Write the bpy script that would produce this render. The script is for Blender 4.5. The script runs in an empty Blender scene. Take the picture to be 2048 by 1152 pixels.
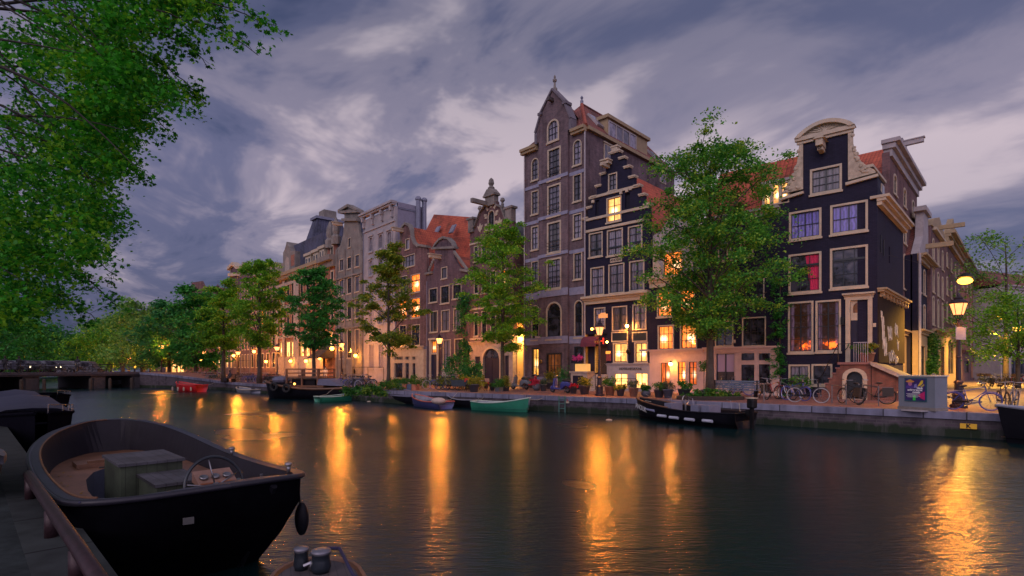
import bpy, math, random, sys
import numpy as np
from mathutils import Vector, Matrix
from mathutils.geometry import tessellate_polygon
R = math.radians
SC = bpy.context.scene
COL = SC.collection
# ------------------------------------------------------------------ camera
FX, HX, HY, CZ, GZ = 1100.0, 1024.0, 736.0, 2.5, 0.9
cam_d = bpy.data.cameras.new('camera'); cam = bpy.data.objects.new('camera', cam_d); COL.objects.link(cam)
cam.location = (0, 0, CZ); cam.rotation_euler = (R(90), 0, 0)
cam_d.sensor_width = 36; cam_d.lens = 36 * FX / 2048; cam_d.shift_y = (HY - 576) / 2048
cam_d.clip_start = 0.05; cam_d.clip_end = 5000
SC.camera = cam
SC.view_settings.view_transform = 'Standard'; SC.view_settings.look = 'None'
SC.view_settings.gamma = 1; SC.view_settings.exposure = 0
# ------------------------------------------------------------------ sky
SUN_EL, SUN_AZ = R(9), R(215)
W = bpy.data.worlds.new('World'); SC.world = W; W.use_nodes = True
nt = W.node_tree; nt.nodes.clear()
def N(t, typ, **kw):
    n = t.nodes.new(typ)
    for k, v in kw.items():
        if k.startswith('i_'):
            n.inputs[k[2:].replace('_', ' ')].default_value = v
        else: setattr(n, k, v)
    return n
def mth(t, op, a, b=None, c=None, clamp=False):
    n = t.nodes.new('ShaderNodeMath'); n.operation = op; n.use_clamp = clamp
    for i, v in enumerate((a, b, c)):
        if v is None: continue
        if isinstance(v, (int, float)): n.inputs[i].default_value = v
        else: t.links.new(v, n.inputs[i])
    return n.outputs[0]
def ramp(t, fac, stops, interp='LINEAR'):
    n = t.nodes.new('ShaderNodeValToRGB'); cr = n.color_ramp; cr.interpolation = interp
    while len(cr.elements) < len(stops): cr.elements.new(0.5)
    for e, (p, c) in zip(cr.elements, stops):
        e.position = p; e.color = (*c, 1) if len(c) == 3 else c
    if fac is not None: t.links.new(fac, n.inputs[0])
    return n.outputs[0]
def mixc(t, fac, a, b, mode='MIX'):
    n = t.nodes.new('ShaderNodeMix'); n.data_type = 'RGBA'; n.blend_type = mode
    for i, v in ((0, fac), (6, a), (7, b)):
        if isinstance(v, (int, float)): n.inputs[i].default_value = v
        elif isinstance(v, tuple): n.inputs[i].default_value = (*v, 1) if len(v) == 3 else v
        else: t.links.new(v, n.inputs[i])
    return n.outputs[2]
tc = N(nt, 'ShaderNodeTexCoord'); sp = N(nt, 'ShaderNodeSeparateXYZ'); nt.links.new(tc.outputs['Generated'], sp.inputs[0])
zz = mth(nt, 'ADD', mth(nt, 'MAXIMUM', sp.outputs[2], 0.0), 0.16)
u = mth(nt, 'DIVIDE', sp.outputs[0], zz); v = mth(nt, 'DIVIDE', sp.outputs[1], zz)
# wind axis: clouds drawn out along it
ca, sa = math.cos(R(128)), math.sin(R(128))
al = mth(nt, 'ADD', mth(nt, 'MULTIPLY', u, ca), mth(nt, 'MULTIPLY', v, sa))
ac = mth(nt, 'SUBTRACT', mth(nt, 'MULTIPLY', v, ca), mth(nt, 'MULTIPLY', u, sa))
def cloudnoise(sal, sac, det, off, rough=0.55, dist=0.0):
    cb = N(nt, 'ShaderNodeCombineXYZ'); nt.links.new(mth(nt, 'MULTIPLY', al, sal), cb.inputs[0]); nt.links.new(mth(nt, 'MULTIPLY', ac, sac), cb.inputs[1])
    cb.inputs[2].default_value = off
    nz = N(nt, 'ShaderNodeTexNoise'); nz.inputs['Scale'].default_value = 1; nz.inputs['Detail'].default_value = det
    nz.inputs['Roughness'].default_value = rough; nz.inputs['Distortion'].default_value = dist
    nt.links.new(cb.outputs[0], nz.inputs['Vector']); return nz.outputs[0]
big = cloudnoise(0.42, 0.60, 3, 3.3, 0.5, 0.3)
med = cloudnoise(1.7, 2.3, 5, 8.1, 0.58, 0.45)
fine = cloudnoise(0.7, 5.0, 4, 1.7, 0.5)
cl = mth(nt, 'ADD', mth(nt, 'ADD', mth(nt, 'MULTIPLY', big, 0.52), mth(nt, 'MULTIPLY', med, 0.54)), mth(nt, 'MULTIPLY', fine, 0.14))
side_ = mth(nt, 'MULTIPLY', mth(nt, 'ADD', mth(nt, 'DIVIDE', sp.outputs[0], mth(nt, 'MAXIMUM', sp.outputs[1], 0.05)), 0.05), 1.6, clamp=True)
cl2 = mth(nt, 'ADD', mth(nt, 'ADD', mth(nt, 'MULTIPLY', big, 0.60), mth(nt, 'MULTIPLY', cloudnoise(0.7, 1.9, 4, 5.2, 0.5, 0.3), 0.26)), mth(nt, 'ADD', mth(nt, 'MULTIPLY', fine, 0.08), mth(nt, 'MULTIPLY', med, 0.25)))
cl = mth(nt, 'ADD', mth(nt, 'MULTIPLY', cl, mth(nt, 'SUBTRACT', 1.0, side_)), mth(nt, 'MULTIPLY', cl2, side_))
skyc = ramp(nt, cl, [(0.48, (0.060, 0.076, 0.160)), (0.56, (0.118, 0.126, 0.225)), (0.63, (0.235, 0.217, 0.305)), (0.71, (0.50, 0.43, 0.485))], 'EASE')
# paler band of cloud standing beyond the roofs, darker overhead
glow = mth(nt, 'MULTIPLY', mth(nt, 'SMOOTH_MIN', 1.0, mth(nt, 'MAXIMUM', sp.outputs[1], 0.0), 0.2), 1.0)
elev = ramp(nt, sp.outputs[2], [(0.0, (0.62, 0.58, 0.66)), (0.16, (0.92, 0.90, 0.95)), (0.32, (1.15, 1.1, 1.1)), (0.52, (0.78, 0.80, 0.84)), (1.0, (1.0, 1.0, 1.0))])
skyc = mixc(nt, 1.0, skyc, elev, 'MULTIPLY')
# unseen sky behind the camera brightened, added as fill on facades and trees
back = mth(nt, 'MULTIPLY', mth(nt, 'ADD', mth(nt, 'MULTIPLY', sp.outputs[1], -1.0), 0.10), 1.2, clamp=True)
bk = mixc(nt, back, (1.0, 1.0, 1.0), (4.6, 4.2, 3.9))
skyc = mixc(nt, 1.0, skyc, bk, 'MULTIPLY')
nish = N(nt, 'ShaderNodeTexSky'); nish.sky_type = 'NISHITA'; nish.sun_disc = False
nish.sun_elevation = SUN_EL; nish.sun_rotation = SUN_AZ
nb = N(nt, 'ShaderNodeBackground'); nb.inputs[1].default_value = 0.05; 
nish_s = N(nt, 'ShaderNodeMix'); nish_s.data_type = 'RGBA'
bgc = N(nt, 'ShaderNodeBackground'); nt.links.new(skyc, bgc.inputs[0]); bgc.inputs[1].default_value = 1.0
nt.links.new(nish.outputs[0], nb.inputs[0]); nb.inputs[1].default_value = 0.006
ad = N(nt, 'ShaderNodeAddShader'); nt.links.new(bgc.outputs[0], ad.inputs[0]); nt.links.new(nb.outputs[0], ad.inputs[1])
wo = N(nt, 'ShaderNodeOutputWorld'); nt.links.new(ad.outputs[0], wo.inputs[0])
nt.nodes.remove(nish_s)
sd = bpy.data.lights.new('sun', 'SUN'); so = bpy.data.objects.new('sun', sd); COL.objects.link(so)
sd.energy = 0.4; sd.angle = R(25); sd.color = (1.0, 0.88, 0.92)
so.rotation_euler = (R(58), 0, R(-35)); so.location = (-10, -10, 60)

# ------------------------------------------------------------------ object helpers
def link(o, parent=None):
    COL.objects.link(o)
    if parent is not None: o.parent = parent
    return o
def tag(o, label=None, cat=None, group=None, kind=None):
    if label: o['label'] = label
    if cat: o['category'] = cat
    if group: o['group'] = group
    if kind: o['kind'] = kind
    return o
def empty(name, loc, rz=0, label=None, cat=None, group=None):
    o = bpy.data.objects.new(name, None); o.empty_display_size = 0.2
    COL.objects.link(o); o.location = loc; o.rotation_euler = (0, 0, rz)
    return tag(o, label, cat, group)
class MB:
    def __init__(s): s.v = []; s.f = []
    def add(s, vs, fs):
        b = len(s.v); s.v += [tuple(p) for p in vs]; s.f += [tuple(i + b for i in f) for f in fs]; return s
    def build_each(s, name, m, parent=None):
        # every separate piece becomes an object of its own
        out = []; k = 0; par = list(range(len(s.v)))
        def fd(a):
            while par[a] != a: par[a] = par[par[a]]; a = par[a]
            return a
        for f in s.f:
            for q in f[1:]: par[fd(q)] = fd(f[0])
        g = {}
        for f in s.f: g.setdefault(fd(f[0]), []).append(f)
        for fs in g.values():
            ids = sorted({i for f in fs for i in f}); mp = {i: j for j, i in enumerate(ids)}; b = MB(); b.v = [s.v[i] for i in ids]; b.f = [tuple(mp[i] for i in f) for f in fs]; out.append(b.build(name, m, parent))
        return out
    def box(s, x0, x1, y0, y1, z0, z1):
        return s.add([(x0,y0,z0),(x1,y0,z0),(x1,y1,z0),(x0,y1,z0),(x0,y0,z1),(x1,y0,z1),(x1,y1,z1),(x0,y1,z1)],
                     [(0,3,2,1),(4,5,6,7),(0,1,5,4),(1,2,6,5),(2,3,7,6),(3,0,4,7)])
    def obox(s, c, ax, ay, az):   # oriented box: centre and three half vectors
        c, ax, ay, az = map(Vector, (c, ax, ay, az)); vs = []
        for k in (-1, 1):
            for i, j in ((-1,-1),(1,-1),(1,1),(-1,1)): vs.append(c + ax*i + ay*j + az*k)
        return s.add(vs, [(0,3,2,1),(4,5,6,7),(0,1,5,4),(1,2,6,5),(2,3,7,6),(3,0,4,7)])
    def quad(s, a, b, c, d): return s.add([a, b, c, d], [(0,1,2,3)])
    def prism(s, poly, y0, y1, holes=()):   # poly in (x,z), extruded along y
        allp = list(poly)
        loops = [list(poly)] + [list(h) for h in holes]
        for h in holes: allp += list(h)
        tris = tessellate_polygon([[Vector((p[0], p[1], 0)) for p in l] for l in loops])
        n = len(allp)
        vs = [(p[0], y0, p[1]) for p in allp] + [(p[0], y1, p[1]) for p in allp]
        fs = []
        for t in tris:
            a, b, c = t
            ar = (allp[b][0]-allp[a][0])*(allp[c][1]-allp[a][1]) - (allp[c][0]-allp[a][0])*(allp[b][1]-allp[a][1])
            if ar < 0: a, b, c = a, c, b
            fs.append((a, b, c)); fs.append((c+n, b+n, a+n))
        o = 0
        for k, l in enumerate(loops):
            m = len(l)
            A = sum(l[i][0]*l[(i+1)%m][1]-l[(i+1)%m][0]*l[i][1] for i in range(m))
            ccw = A > 0
            for i in range(m):
                j = (i+1) % m; a, b = o+i, o+j
                if ccw == (k == 0): fs.append((a, a+n, b+n, b))
                else: fs.append((b, b+n, a+n, a))
            o += m
        return s.add(vs, fs)
    def tube(s, pts, r, n=6, cap=True):
        pts = [Vector(p) for p in pts]; m = len(pts)
        rs = r if isinstance(r, (list, tuple)) else [r]*m
        vs = []; 
        t0 = (pts[1]-pts[0]).normalized(); up = Vector((0,0,1)) if abs(t0.z) < 0.9 else Vector((1,0,0))
        a = t0.cross(up).normalized()
        for i, p in enumerate(pts):
            t = (pts[min(i+1,m-1)]-pts[max(i-1,0)]).normalized()
            a = (a - t*a.dot(t)).normalized(); b = t.cross(a)
            for k in range(n):
                an = 2*math.pi*k/n; vs.append(p + (a*math.cos(an)+b*math.sin(an))*rs[i])
        fs = []
        for i in range(m-1):
            for k in range(n):
                k2 = (k+1) % n; fs.append((i*n+k, i*n+k2, (i+1)*n+k2, (i+1)*n+k))
        if cap: fs.append(tuple(range(n-1,-1,-1))); fs.append(tuple((m-1)*n+k for k in range(n)))
        return s.add(vs, fs)
    def ring(s, c, rad, r, ax='y', n=24, m=6, a0=0, a1=2*math.pi):
        c = Vector(c); pts = []; full = abs(a1-a0) > 6.28; k = n if full else n+1
        vs = []; fs = []
        for i in range(k):
            an = a0+(a1-a0)*i/n; 
            d = {'y': Vector((math.cos(an),0,math.sin(an))), 'z': Vector((math.cos(an),math.sin(an),0)), 'x': Vector((0,math.cos(an),math.sin(an)))}[ax]
            q = {'y': Vector((0,1,0)), 'z': Vector((0,0,1)), 'x': Vector((1,0,0))}[ax]
            for j in range(m):
                b = 2*math.pi*j/m; vs.append(c + d*(rad+r*math.cos(b)) + q*r*math.sin(b))
        for i in range(n if full else n):
            i2 = (i+1) % k
            if not full and i+1 >= k: break
            for j in range(m):
                j2 = (j+1) % m; fs.append((i*m+j, i2*m+j, i2*m+j2, i*m+j2))
        return s.add(vs, fs)
    def lathe(s, prof, c=(0,0,0), n=12, sx=1, sy=1):
        c = Vector(c); vs = []; fs = []
        for r, z in prof:
            for k in range(n):
                an = 2*math.pi*k/n; vs.append((c.x+r*math.cos(an)*sx, c.y+r*math.sin(an)*sy, c.z+z))
        for i in range(len(prof)-1):
            for k in range(n):
                k2 = (k+1) % n; fs.append((i*n+k, i*n+k2, (i+1)*n+k2, (i+1)*n+k))
        fs.append(tuple(range(n-1,-1,-1))); fs.append(tuple((len(prof)-1)*n+k for k in range(n)))
        return s.add(vs, fs)
    def ball(s, c, rx, ry, rz, n=10, m=6):
        c = Vector(c); prof = [(math.sin(math.pi*i/m), -math.cos(math.pi*i/m)) for i in range(m+1)]
        vs = []; fs = []
        for r, z in prof:
            r = max(r, 0.02)
            for k in range(n):
                an = 2*math.pi*k/n; vs.append((c.x+r*rx*math.cos(an), c.y+r*ry*math.sin(an), c.z+z*rz))
        for i in range(m):
            for k in range(n):
                k2 = (k+1) % n; fs.append((i*n+k, i*n+k2, (i+1)*n+k2, (i+1)*n+k))
        return s.add(vs, fs)
    def xf(s, M):
        s.v = [tuple(M @ Vector(p)) for p in s.v]; return s
    def build(s, name, m, parent=None, smooth=False, loc=None):
        me = bpy.data.meshes.new(name); me.from_pydata(s.v, [], s.f)
        if smooth: me.polygons.foreach_set('use_smooth', [True]*len(me.polygons))
        me.materials.append(m); me.update()
        o = bpy.data.objects.new(name, me); link(o, parent)
        if loc is not None: o.location = loc
        return o
def copy_tree(o, parent=None, deep=True):
    c = o.copy(); COL.objects.link(c); c.parent = parent
    if deep:
        for ch in o.children: copy_tree(ch, c)
    return c
def at(px, d, z=GZ): return Vector(((px-HX)/FX*d, d, z))
def atz(px, py, z):           # the point of height z seen at a place in the photograph
    d = (CZ-z)*FX/(py-HY); return Vector(((px-HX)/FX*d, d, z))

# ------------------------------------------------------------------ materials
MATS = {}
def newmat(name):
    m = bpy.data.materials.new(name); m.use_nodes = True; t = m.node_tree
    return m, t, t.nodes['Principled BSDF']
def objc(t): 
    return N(t, 'ShaderNodeTexCoord').outputs['Object']
def noise(t, vec, scale, det=4, rough=0.55):
    n = N(t, 'ShaderNodeTexNoise'); n.inputs['Scale'].default_value = scale; n.inputs['Detail'].default_value = det
    n.inputs['Roughness'].default_value = rough
    if vec is not None: t.links.new(vec, n.inputs['Vector'])
    return n.outputs[0]
def bump(t, b, h, strength=0.3, dist=0.02):
    n = N(t, 'ShaderNodeBump'); n.inputs['Strength'].default_value = strength; n.inputs['Distance'].default_value = dist
    t.links.new(h, n.inputs['Height']); t.links.new(n.outputs[0], b.inputs['Normal'])
def plain(name, c, rough=0.6, metal=0.0, var=0.25, scale=3.0, bmp=0.15, coat=0.0, spec=None):
    if name in MATS: return MATS[name]
    m, t, b = newmat(name); oc = objc(t); n = noise(t, oc, scale); n2 = noise(t, oc, scale*7, 3)
    f = mth(t, 'ADD', mth(t, 'MULTIPLY', n, 0.65), mth(t, 'MULTIPLY', n2, 0.35))
    lo = tuple(x*(1-var) for x in c); hi = tuple(min(1, x*(1+var)) for x in c)
    t.links.new(ramp(t, f, [(0.3, lo), (0.7, hi)]), b.inputs['Base Color'])
    b.inputs['Roughness'].default_value = rough; b.inputs['Metallic'].default_value = metal
    b.inputs['Coat Weight'].default_value = coat
    if spec is not None: b.inputs['Specular IOR Level'].default_value = spec
    if bmp: bump(t, b, n2, bmp, 0.01)
    MATS[name] = m; return m
def brick(name, c1, c2, mortar, var=0.6, rough=0.85, dirv=None, bw=.23, rh=.075, ms=.008, tide=False):
    if name in MATS: return MATS[name]
    m, t, b = newmat(name); oc = objc(t); s = N(t, 'ShaderNodeSeparateXYZ'); t.links.new(oc, s.inputs[0])
    cb = N(t, 'ShaderNodeCombineXYZ'); t.links.new(mth(t, 'ADD', s.outputs[0], s.outputs[1]) if dirv is None else mth(t, 'ADD', mth(t, 'MULTIPLY', s.outputs[0], dirv[0]), mth(t, 'MULTIPLY', s.outputs[1], dirv[1])), cb.inputs[0]); t.links.new(s.outputs[2], cb.inputs[1])
    br = N(t, 'ShaderNodeTexBrick'); t.links.new(cb.outputs[0], br.inputs['Vector'])
    br.inputs['Scale'].default_value = 1; br.inputs['Brick Width'].default_value = bw; br.inputs['Row Height'].default_value = rh
    br.inputs['Mortar Size'].default_value = ms; br.inputs['Mortar Smooth'].default_value = 0.3; br.inputs['Bias'].default_value = -0.2
    b.inputs['Specular IOR Level'].default_value = 0.2
    br.inputs['Color1'].default_value = (*c1, 1); br.inputs['Color2'].default_value = (*c2, 1); br.inputs['Mortar'].default_value = (*mortar, 1)
    n = noise(t, oc, 0.55, 5, 0.65); n2 = noise(t, oc, 3.1, 3)
    # vertical weather streaks
    mp = N(t, 'ShaderNodeMapping'); mp.inputs['Scale'].default_value = (2.2, 2.2, 0.22); t.links.new(oc, mp.inputs[0]); n3 = noise(t, mp.outputs[0], 1.3, 4)
    f = mth(t, 'ADD', mth(t, 'ADD', mth(t, 'MULTIPLY', n, 0.45), mth(t, 'MULTIPLY', n2, 0.2)), mth(t, 'MULTIPLY', n3, 0.35))
    st = ramp(t, f, [(0.36, (1-var,)*3), (0.50, (1.0,)*3), (0.64, (1+var*0.7,)*3)])
    fc = mixc(t, 1.0, br.outputs[0], st, 'MULTIPLY')
    if tide: # algae line left by the canal water
        al_ = ramp(t, mth(t, 'ADD', s.outputs[2], mth(t, 'MULTIPLY', n3, -0.45)), [(0.0, (1,)*3), (0.02, (1,)*3), (0.16, (0,)*3)])
        fc = mixc(t, al_, fc, (0.018, 0.028, 0.016)); pz = noise(t, mp.outputs[0], 0.6, 5, .7)
        fc = mixc(t, ramp(t, pz, [(0.52, (0,)*3), (0.62, (0.5,)*3)]), fc, (0.10, 0.09, 0.10))
    t.links.new(fc, b.inputs['Base Color'])
    b.inputs['Roughness'].default_value = rough; bump(t, b, br.outputs[1], -0.4, 0.01)
    MATS[name] = m; return m
def tiles(name, c1, c2, du=0.25, dv=0.3, axis='y'):
    # pantiles: ribs run down the slope, courses across it; axis = the horizontal axis along the ridge
    if name in MATS: return MATS[name]
    m, t, b = newmat(name); oc = objc(t); s = N(t, 'ShaderNodeSeparateXYZ'); t.links.new(oc, s.inputs[0])
    uu = s.outputs[1] if axis == 'y' else s.outputs[0]
    if axis == 'xy': uu = mth(t, 'ADD', s.outputs[0], s.outputs[1])
    rib = mth(t, 'PINGPONG', uu, du/2); rib = mth(t, 'DIVIDE', rib, du/2)
    row = mth(t, 'FRACT', mth(t, 'DIVIDE', s.outputs[2], dv))
    n = noise(t, oc, 0.8, 5, 0.65); n2 = noise(t, oc, 6, 2)
    base = mixc(t, ramp(t, mth(t, 'ADD', mth(t, 'MULTIPLY', n, 0.6), mth(t, 'MULTIPLY', n2, 0.4)), [(0.38, (0,)*3), (0.62, (1,)*3)]), c1, c2)
    base = mixc(t, 1.0, base, ramp(t, noise(t, oc, 0.45, 5, 0.7), [(0.36, (0.42, 0.45, 0.42)), (0.50, (0.9,)*3), (0.66, (1.15,)*3)]), 'MULTIPLY')
    gap = ramp(t, row, [(0.0, (0.35,)*3), (0.16, (1.0,)*3), (1.0, (1.0,)*3)])
    gap2 = ramp(t, rib, [(0.0, (0.5,)*3), (0.3, (1.0,)*3)])
    base = mixc(t, 1.0, mixc(t, 1.0, base, gap, 'MULTIPLY'), gap2, 'MULTIPLY')
    t.links.new(base, b.inputs['Base Color']); b.inputs['Roughness'].default_value = 0.75
    h = mth(t, 'ADD', mth(t, 'POWER', rib, 0.5), mth(t, 'MULTIPLY', row, -0.6)); bump(t, b, h, 0.6, 0.05)
    MATS[name] = m; return m
def glass(name, kind, c=(0.3, 0.3, 0.36), e=1.5):
    if name in MATS: return MATS[name]
    m, t, b = newmat(name)
    g = N(t, 'ShaderNodeTexCoord'); s = N(t, 'ShaderNodeSeparateXYZ'); t.links.new(g.outputs['Generated'], s.inputs[0])
    so_ = N(t, 'ShaderNodeSeparateXYZ'); t.links.new(g.outputs['Object'], so_.inputs[0])
    rnd = N(t, 'ShaderNodeObjectInfo').outputs['Random']
    hu = so_.outputs[0]
    b.inputs['Roughness'].default_value = 0.04; b.inputs['IOR'].default_value = 1.6
    bn = noise(t, g.outputs['Object'], 1.1, 1); bump(t, b, bn, 0.22, 0.05)
    fold = mth(t, 'SINE', mth(t, 'ADD', mth(t, 'MULTIPLY', hu, 34), mth(t, 'MULTIPLY', noise(t, g.outputs['Object'], 2.2, 2), 9)))
    fold = mth(t, 'ADD', mth(t, 'MULTIPLY', fold, 0.5), 0.5)
    if kind == 'dark':
        # a dim room: faint paler shapes low down
        n = noise(t, g.outputs['Object'], 2.0, 2)
        t.links.new(ramp(t, n, [(0.45, tuple(x*0.25 for x in c)), (0.62, c)]), b.inputs['Base Color'])
    elif kind == 'curtain':
        open_ = mth(t, 'ADD', mth(t, 'ABSOLUTE', mth(t, 'SUBTRACT', s.outputs[0], 0.5)), mth(t, 'MULTIPLY', rnd, 0.2))
        cur = mixc(t, fold, tuple(x*0.45 for x in c), c)
        if 'net' not in name: rnd = mth(t, 'MULTIPLY', rnd, 0.0)
        cur = mixc(t, 1.0, cur, (1.2, 1.2, 1.2), 'MULTIPLY') if 'net' not in name else mixc(t, 1.0, cur, ramp(t, rnd, [(0.0, (0.30,)*3), (0.5, (0.7,)*3), (1.0, (1.25,)*3)]), 'MULTIPLY')
        if 'net' in name: cur = mixc(t, ramp(t, mth(t, 'ADD', mth(t, 'ABSOLUTE', mth(t, 'SUBTRACT', s.outputs[0], 0.5)), mth(t, 'MULTIPLY', rnd, 0.25)), [(0.10, (1,)*3), (0.16, (0,)*3)]), cur, (0.01, 0.01, 0.016))
        t.links.new(cur, b.inputs['Base Color']); b.inputs['Roughness'].default_value = 0.5; b.inputs['Coat Weight'].default_value = 1.0; b.inputs['Coat Roughness'].default_value = 0.03
    elif kind == 'blind':
        st = ramp(t, s.outputs[2], [(0.0, (0.012, 0.012, 0.02)), (0.36, (0.012, 0.012, 0.02)), (0.362, c), (1.0, c)], 'LINEAR')
        t.links.new(st, b.inputs['Base Color']); b.inputs['Roughness'].default_value = 0.5; b.inputs['Coat Weight'].default_value = 0.6
    elif kind == 'hearth':   # dim room with a glow low down and curtains at the side
        n = noise(t, g.outputs['Object'], 3.0, 4, .7)
        dz = mth(t, 'SUBTRACT', s.outputs[2], 0.13); dd = mth(t, 'SQRT', mth(t, 'ADD', mth(t, 'MULTIPLY', mth(t, 'MULTIPLY', dz, dz), 4.5), mth(t, 'MULTIPLY', mth(t, 'SUBTRACT', s.outputs[0], 0.62), mth(t, 'MULTIPLY', mth(t, 'SUBTRACT', s.outputs[0], 0.62), 0.22))))
        gl = ramp(t, mth(t, 'ADD', dd, mth(t, 'MULTIPLY', mth(t, 'SUBTRACT', n, 0.5), 0.9)), [(0.0, (2.0, 1.5, .8)), (0.07, (1.0, .55, .2)), (0.13, (.10, .08, .08)), (0.35, (0.015, 0.02, 0.03))])
        t.links.new(mixc(t, 1.0, gl, c, 'MULTIPLY'), b.inputs['Emission Color']); b.inputs['Emission Strength'].default_value = e
        sd2 = mth(t, 'MULTIPLY', mth(t, 'SUBTRACT', mth(t, 'ABSOLUTE', mth(t, 'SUBTRACT', s.outputs[0], 0.5)), 0.27), 20, clamp=True)
        t.links.new(mixc(t, sd2, (.012,.01,.015), mixc(t, fold, (.05,.045,.09), (.17,.15,.26))), b.inputs['Base Color'])
    else:  # lit room behind the glass: wall, folds of curtain at the sides, furniture low down
        side = mth(t, 'MULTIPLY', mth(t, 'SUBTRACT', mth(t, 'ABSOLUTE', mth(t, 'SUBTRACT', s.outputs[0], 0.5)), 0.24), 12, clamp=True)
        cb = N(t, 'ShaderNodeCombineXYZ'); t.links.new(mth(t, 'ADD', hu, mth(t, 'MULTIPLY', rnd, 50)), cb.inputs[0]); t.links.new(so_.outputs[2], cb.inputs[1])
        vo = N(t, 'ShaderNodeTexVoronoi'); vo.distance = 'CHEBYCHEV'; vo.inputs['Scale'].default_value = 2.4; t.links.new(cb.outputs[0], vo.inputs['Vector'])
        blocks = ramp(t, vo.outputs['Color'], [(0.2, (0.18,)*3), (0.42, (0.8,)*3), (0.7, (1.15,)*3)])
        low = ramp(t, s.outputs[2], [(0.0, (1.0,)*3), (0.34, (1.0,)*3), (0.46, (0.0,)*3)])
        n = noise(t, cb.outputs[0], 1.7, 3)
        lum = ramp(t, n, [(0.3, (0.45,)*3), (0.65, (1.35,)*3)])
        room = mixc(t, low, (1.0, 1.0, 1.0), blocks)
        room = mixc(t, 1.0, room, lum, 'MULTIPLY')
        curt = mixc(t, fold, (0.5, 0.5, 0.5), (1.0, 1.0, 1.0))
        # a lamp somewhere in the room
        lx = mth(t, 'ADD', 0.25, mth(t, 'MULTIPLY', mth(t, 'FRACT', mth(t, 'MULTIPLY', rnd, 7.3)), 0.5))
        dx = mth(t, 'MULTIPLY', mth(t, 'SUBTRACT', s.outputs[0], lx), 1.0); dz = mth(t, 'MULTIPLY', mth(t, 'SUBTRACT', s.outputs[2], 0.45), 1.5)
        dd = mth(t, 'SQRT', mth(t, 'ADD', mth(t, 'MULTIPLY', dx, dx), mth(t, 'MULTIPLY', dz, dz)))
        lampc = ramp(t, dd, [(0.0, (5.0, 4.2, 2.6)), (0.06, (2.6, 2.2, 1.3)), (0.3, (0.15, 0.12, 0.05)), (0.6, (0.0, 0.0, 0.0))])
        allc = mixc(t, side, room, curt)
        colr = mixc(t, 1.0, allc, c, 'MULTIPLY')
        colr = mixc(t, 0.5, colr, lampc, 'ADD') if kind == 'lit' else colr
        t.links.new(colr, b.inputs['Emission Color']); b.inputs['Emission Strength'].default_value = e
        b.inputs['Base Color'].default_value = (0.02, 0.015, 0.01, 1)
    MATS[name] = m; return m
def leafmat(name, c1, c2, c3=None, tr=0.35):
    if name in MATS: return MATS[name]
    m, t, b = newmat(name); oc = objc(t)
    n = noise(t, oc, 0.55, 3, 0.6); rn = N(t, 'ShaderNodeNewGeometry').outputs['Random Per Island']
    f = mth(t, 'ADD', mth(t, 'MULTIPLY', n, 0.62), mth(t, 'MULTIPLY', rn, 0.38))
    st = [(0.34, c1), (0.62, c2)]
    col = ramp(t, f, st)
    if c3: col = mixc(t, ramp(t, mth(t, 'ADD', mth(t, 'MULTIPLY', rn, 0.3), mth(t, 'MULTIPLY', noise(t, oc, 0.9, 2), 0.7)), [(0.54, (0,)*3), (0.66, (1,)*3)]), col, c3)
    t.links.new(col, b.inputs['Base Color']); b.inputs['Roughness'].default_value = 0.5; b.inputs['Specular IOR Level'].default_value = 0.25
    tl = N(t, 'ShaderNodeBsdfTranslucent'); t.links.new(col, tl.inputs[0])
    mx = N(t, 'ShaderNodeMixShader'); mx.inputs[0].default_value = tr
    t.links.new(b.outputs[0], mx.inputs[1]); t.links.new(tl.outputs[0], mx.inputs[2])
    t.links.new(mx.outputs[0], t.nodes['Material Output'].inputs[0])
    MATS[name] = m; return m
def emit(name, c, e):
    if name in MATS: return MATS[name]
    m, t, b = newmat(name); n = noise(t, objc(t), 6, 2)
    t.links.new(ramp(t, n, [(0.2, tuple(x*0.75 for x in c)), (0.8, c)]), b.inputs['Emission Color']); b.inputs['Emission Strength'].default_value = e
    b.inputs['Base Color'].default_value = (*[x*0.3 for x in c], 1)
    MATS[name] = m; return m
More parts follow.
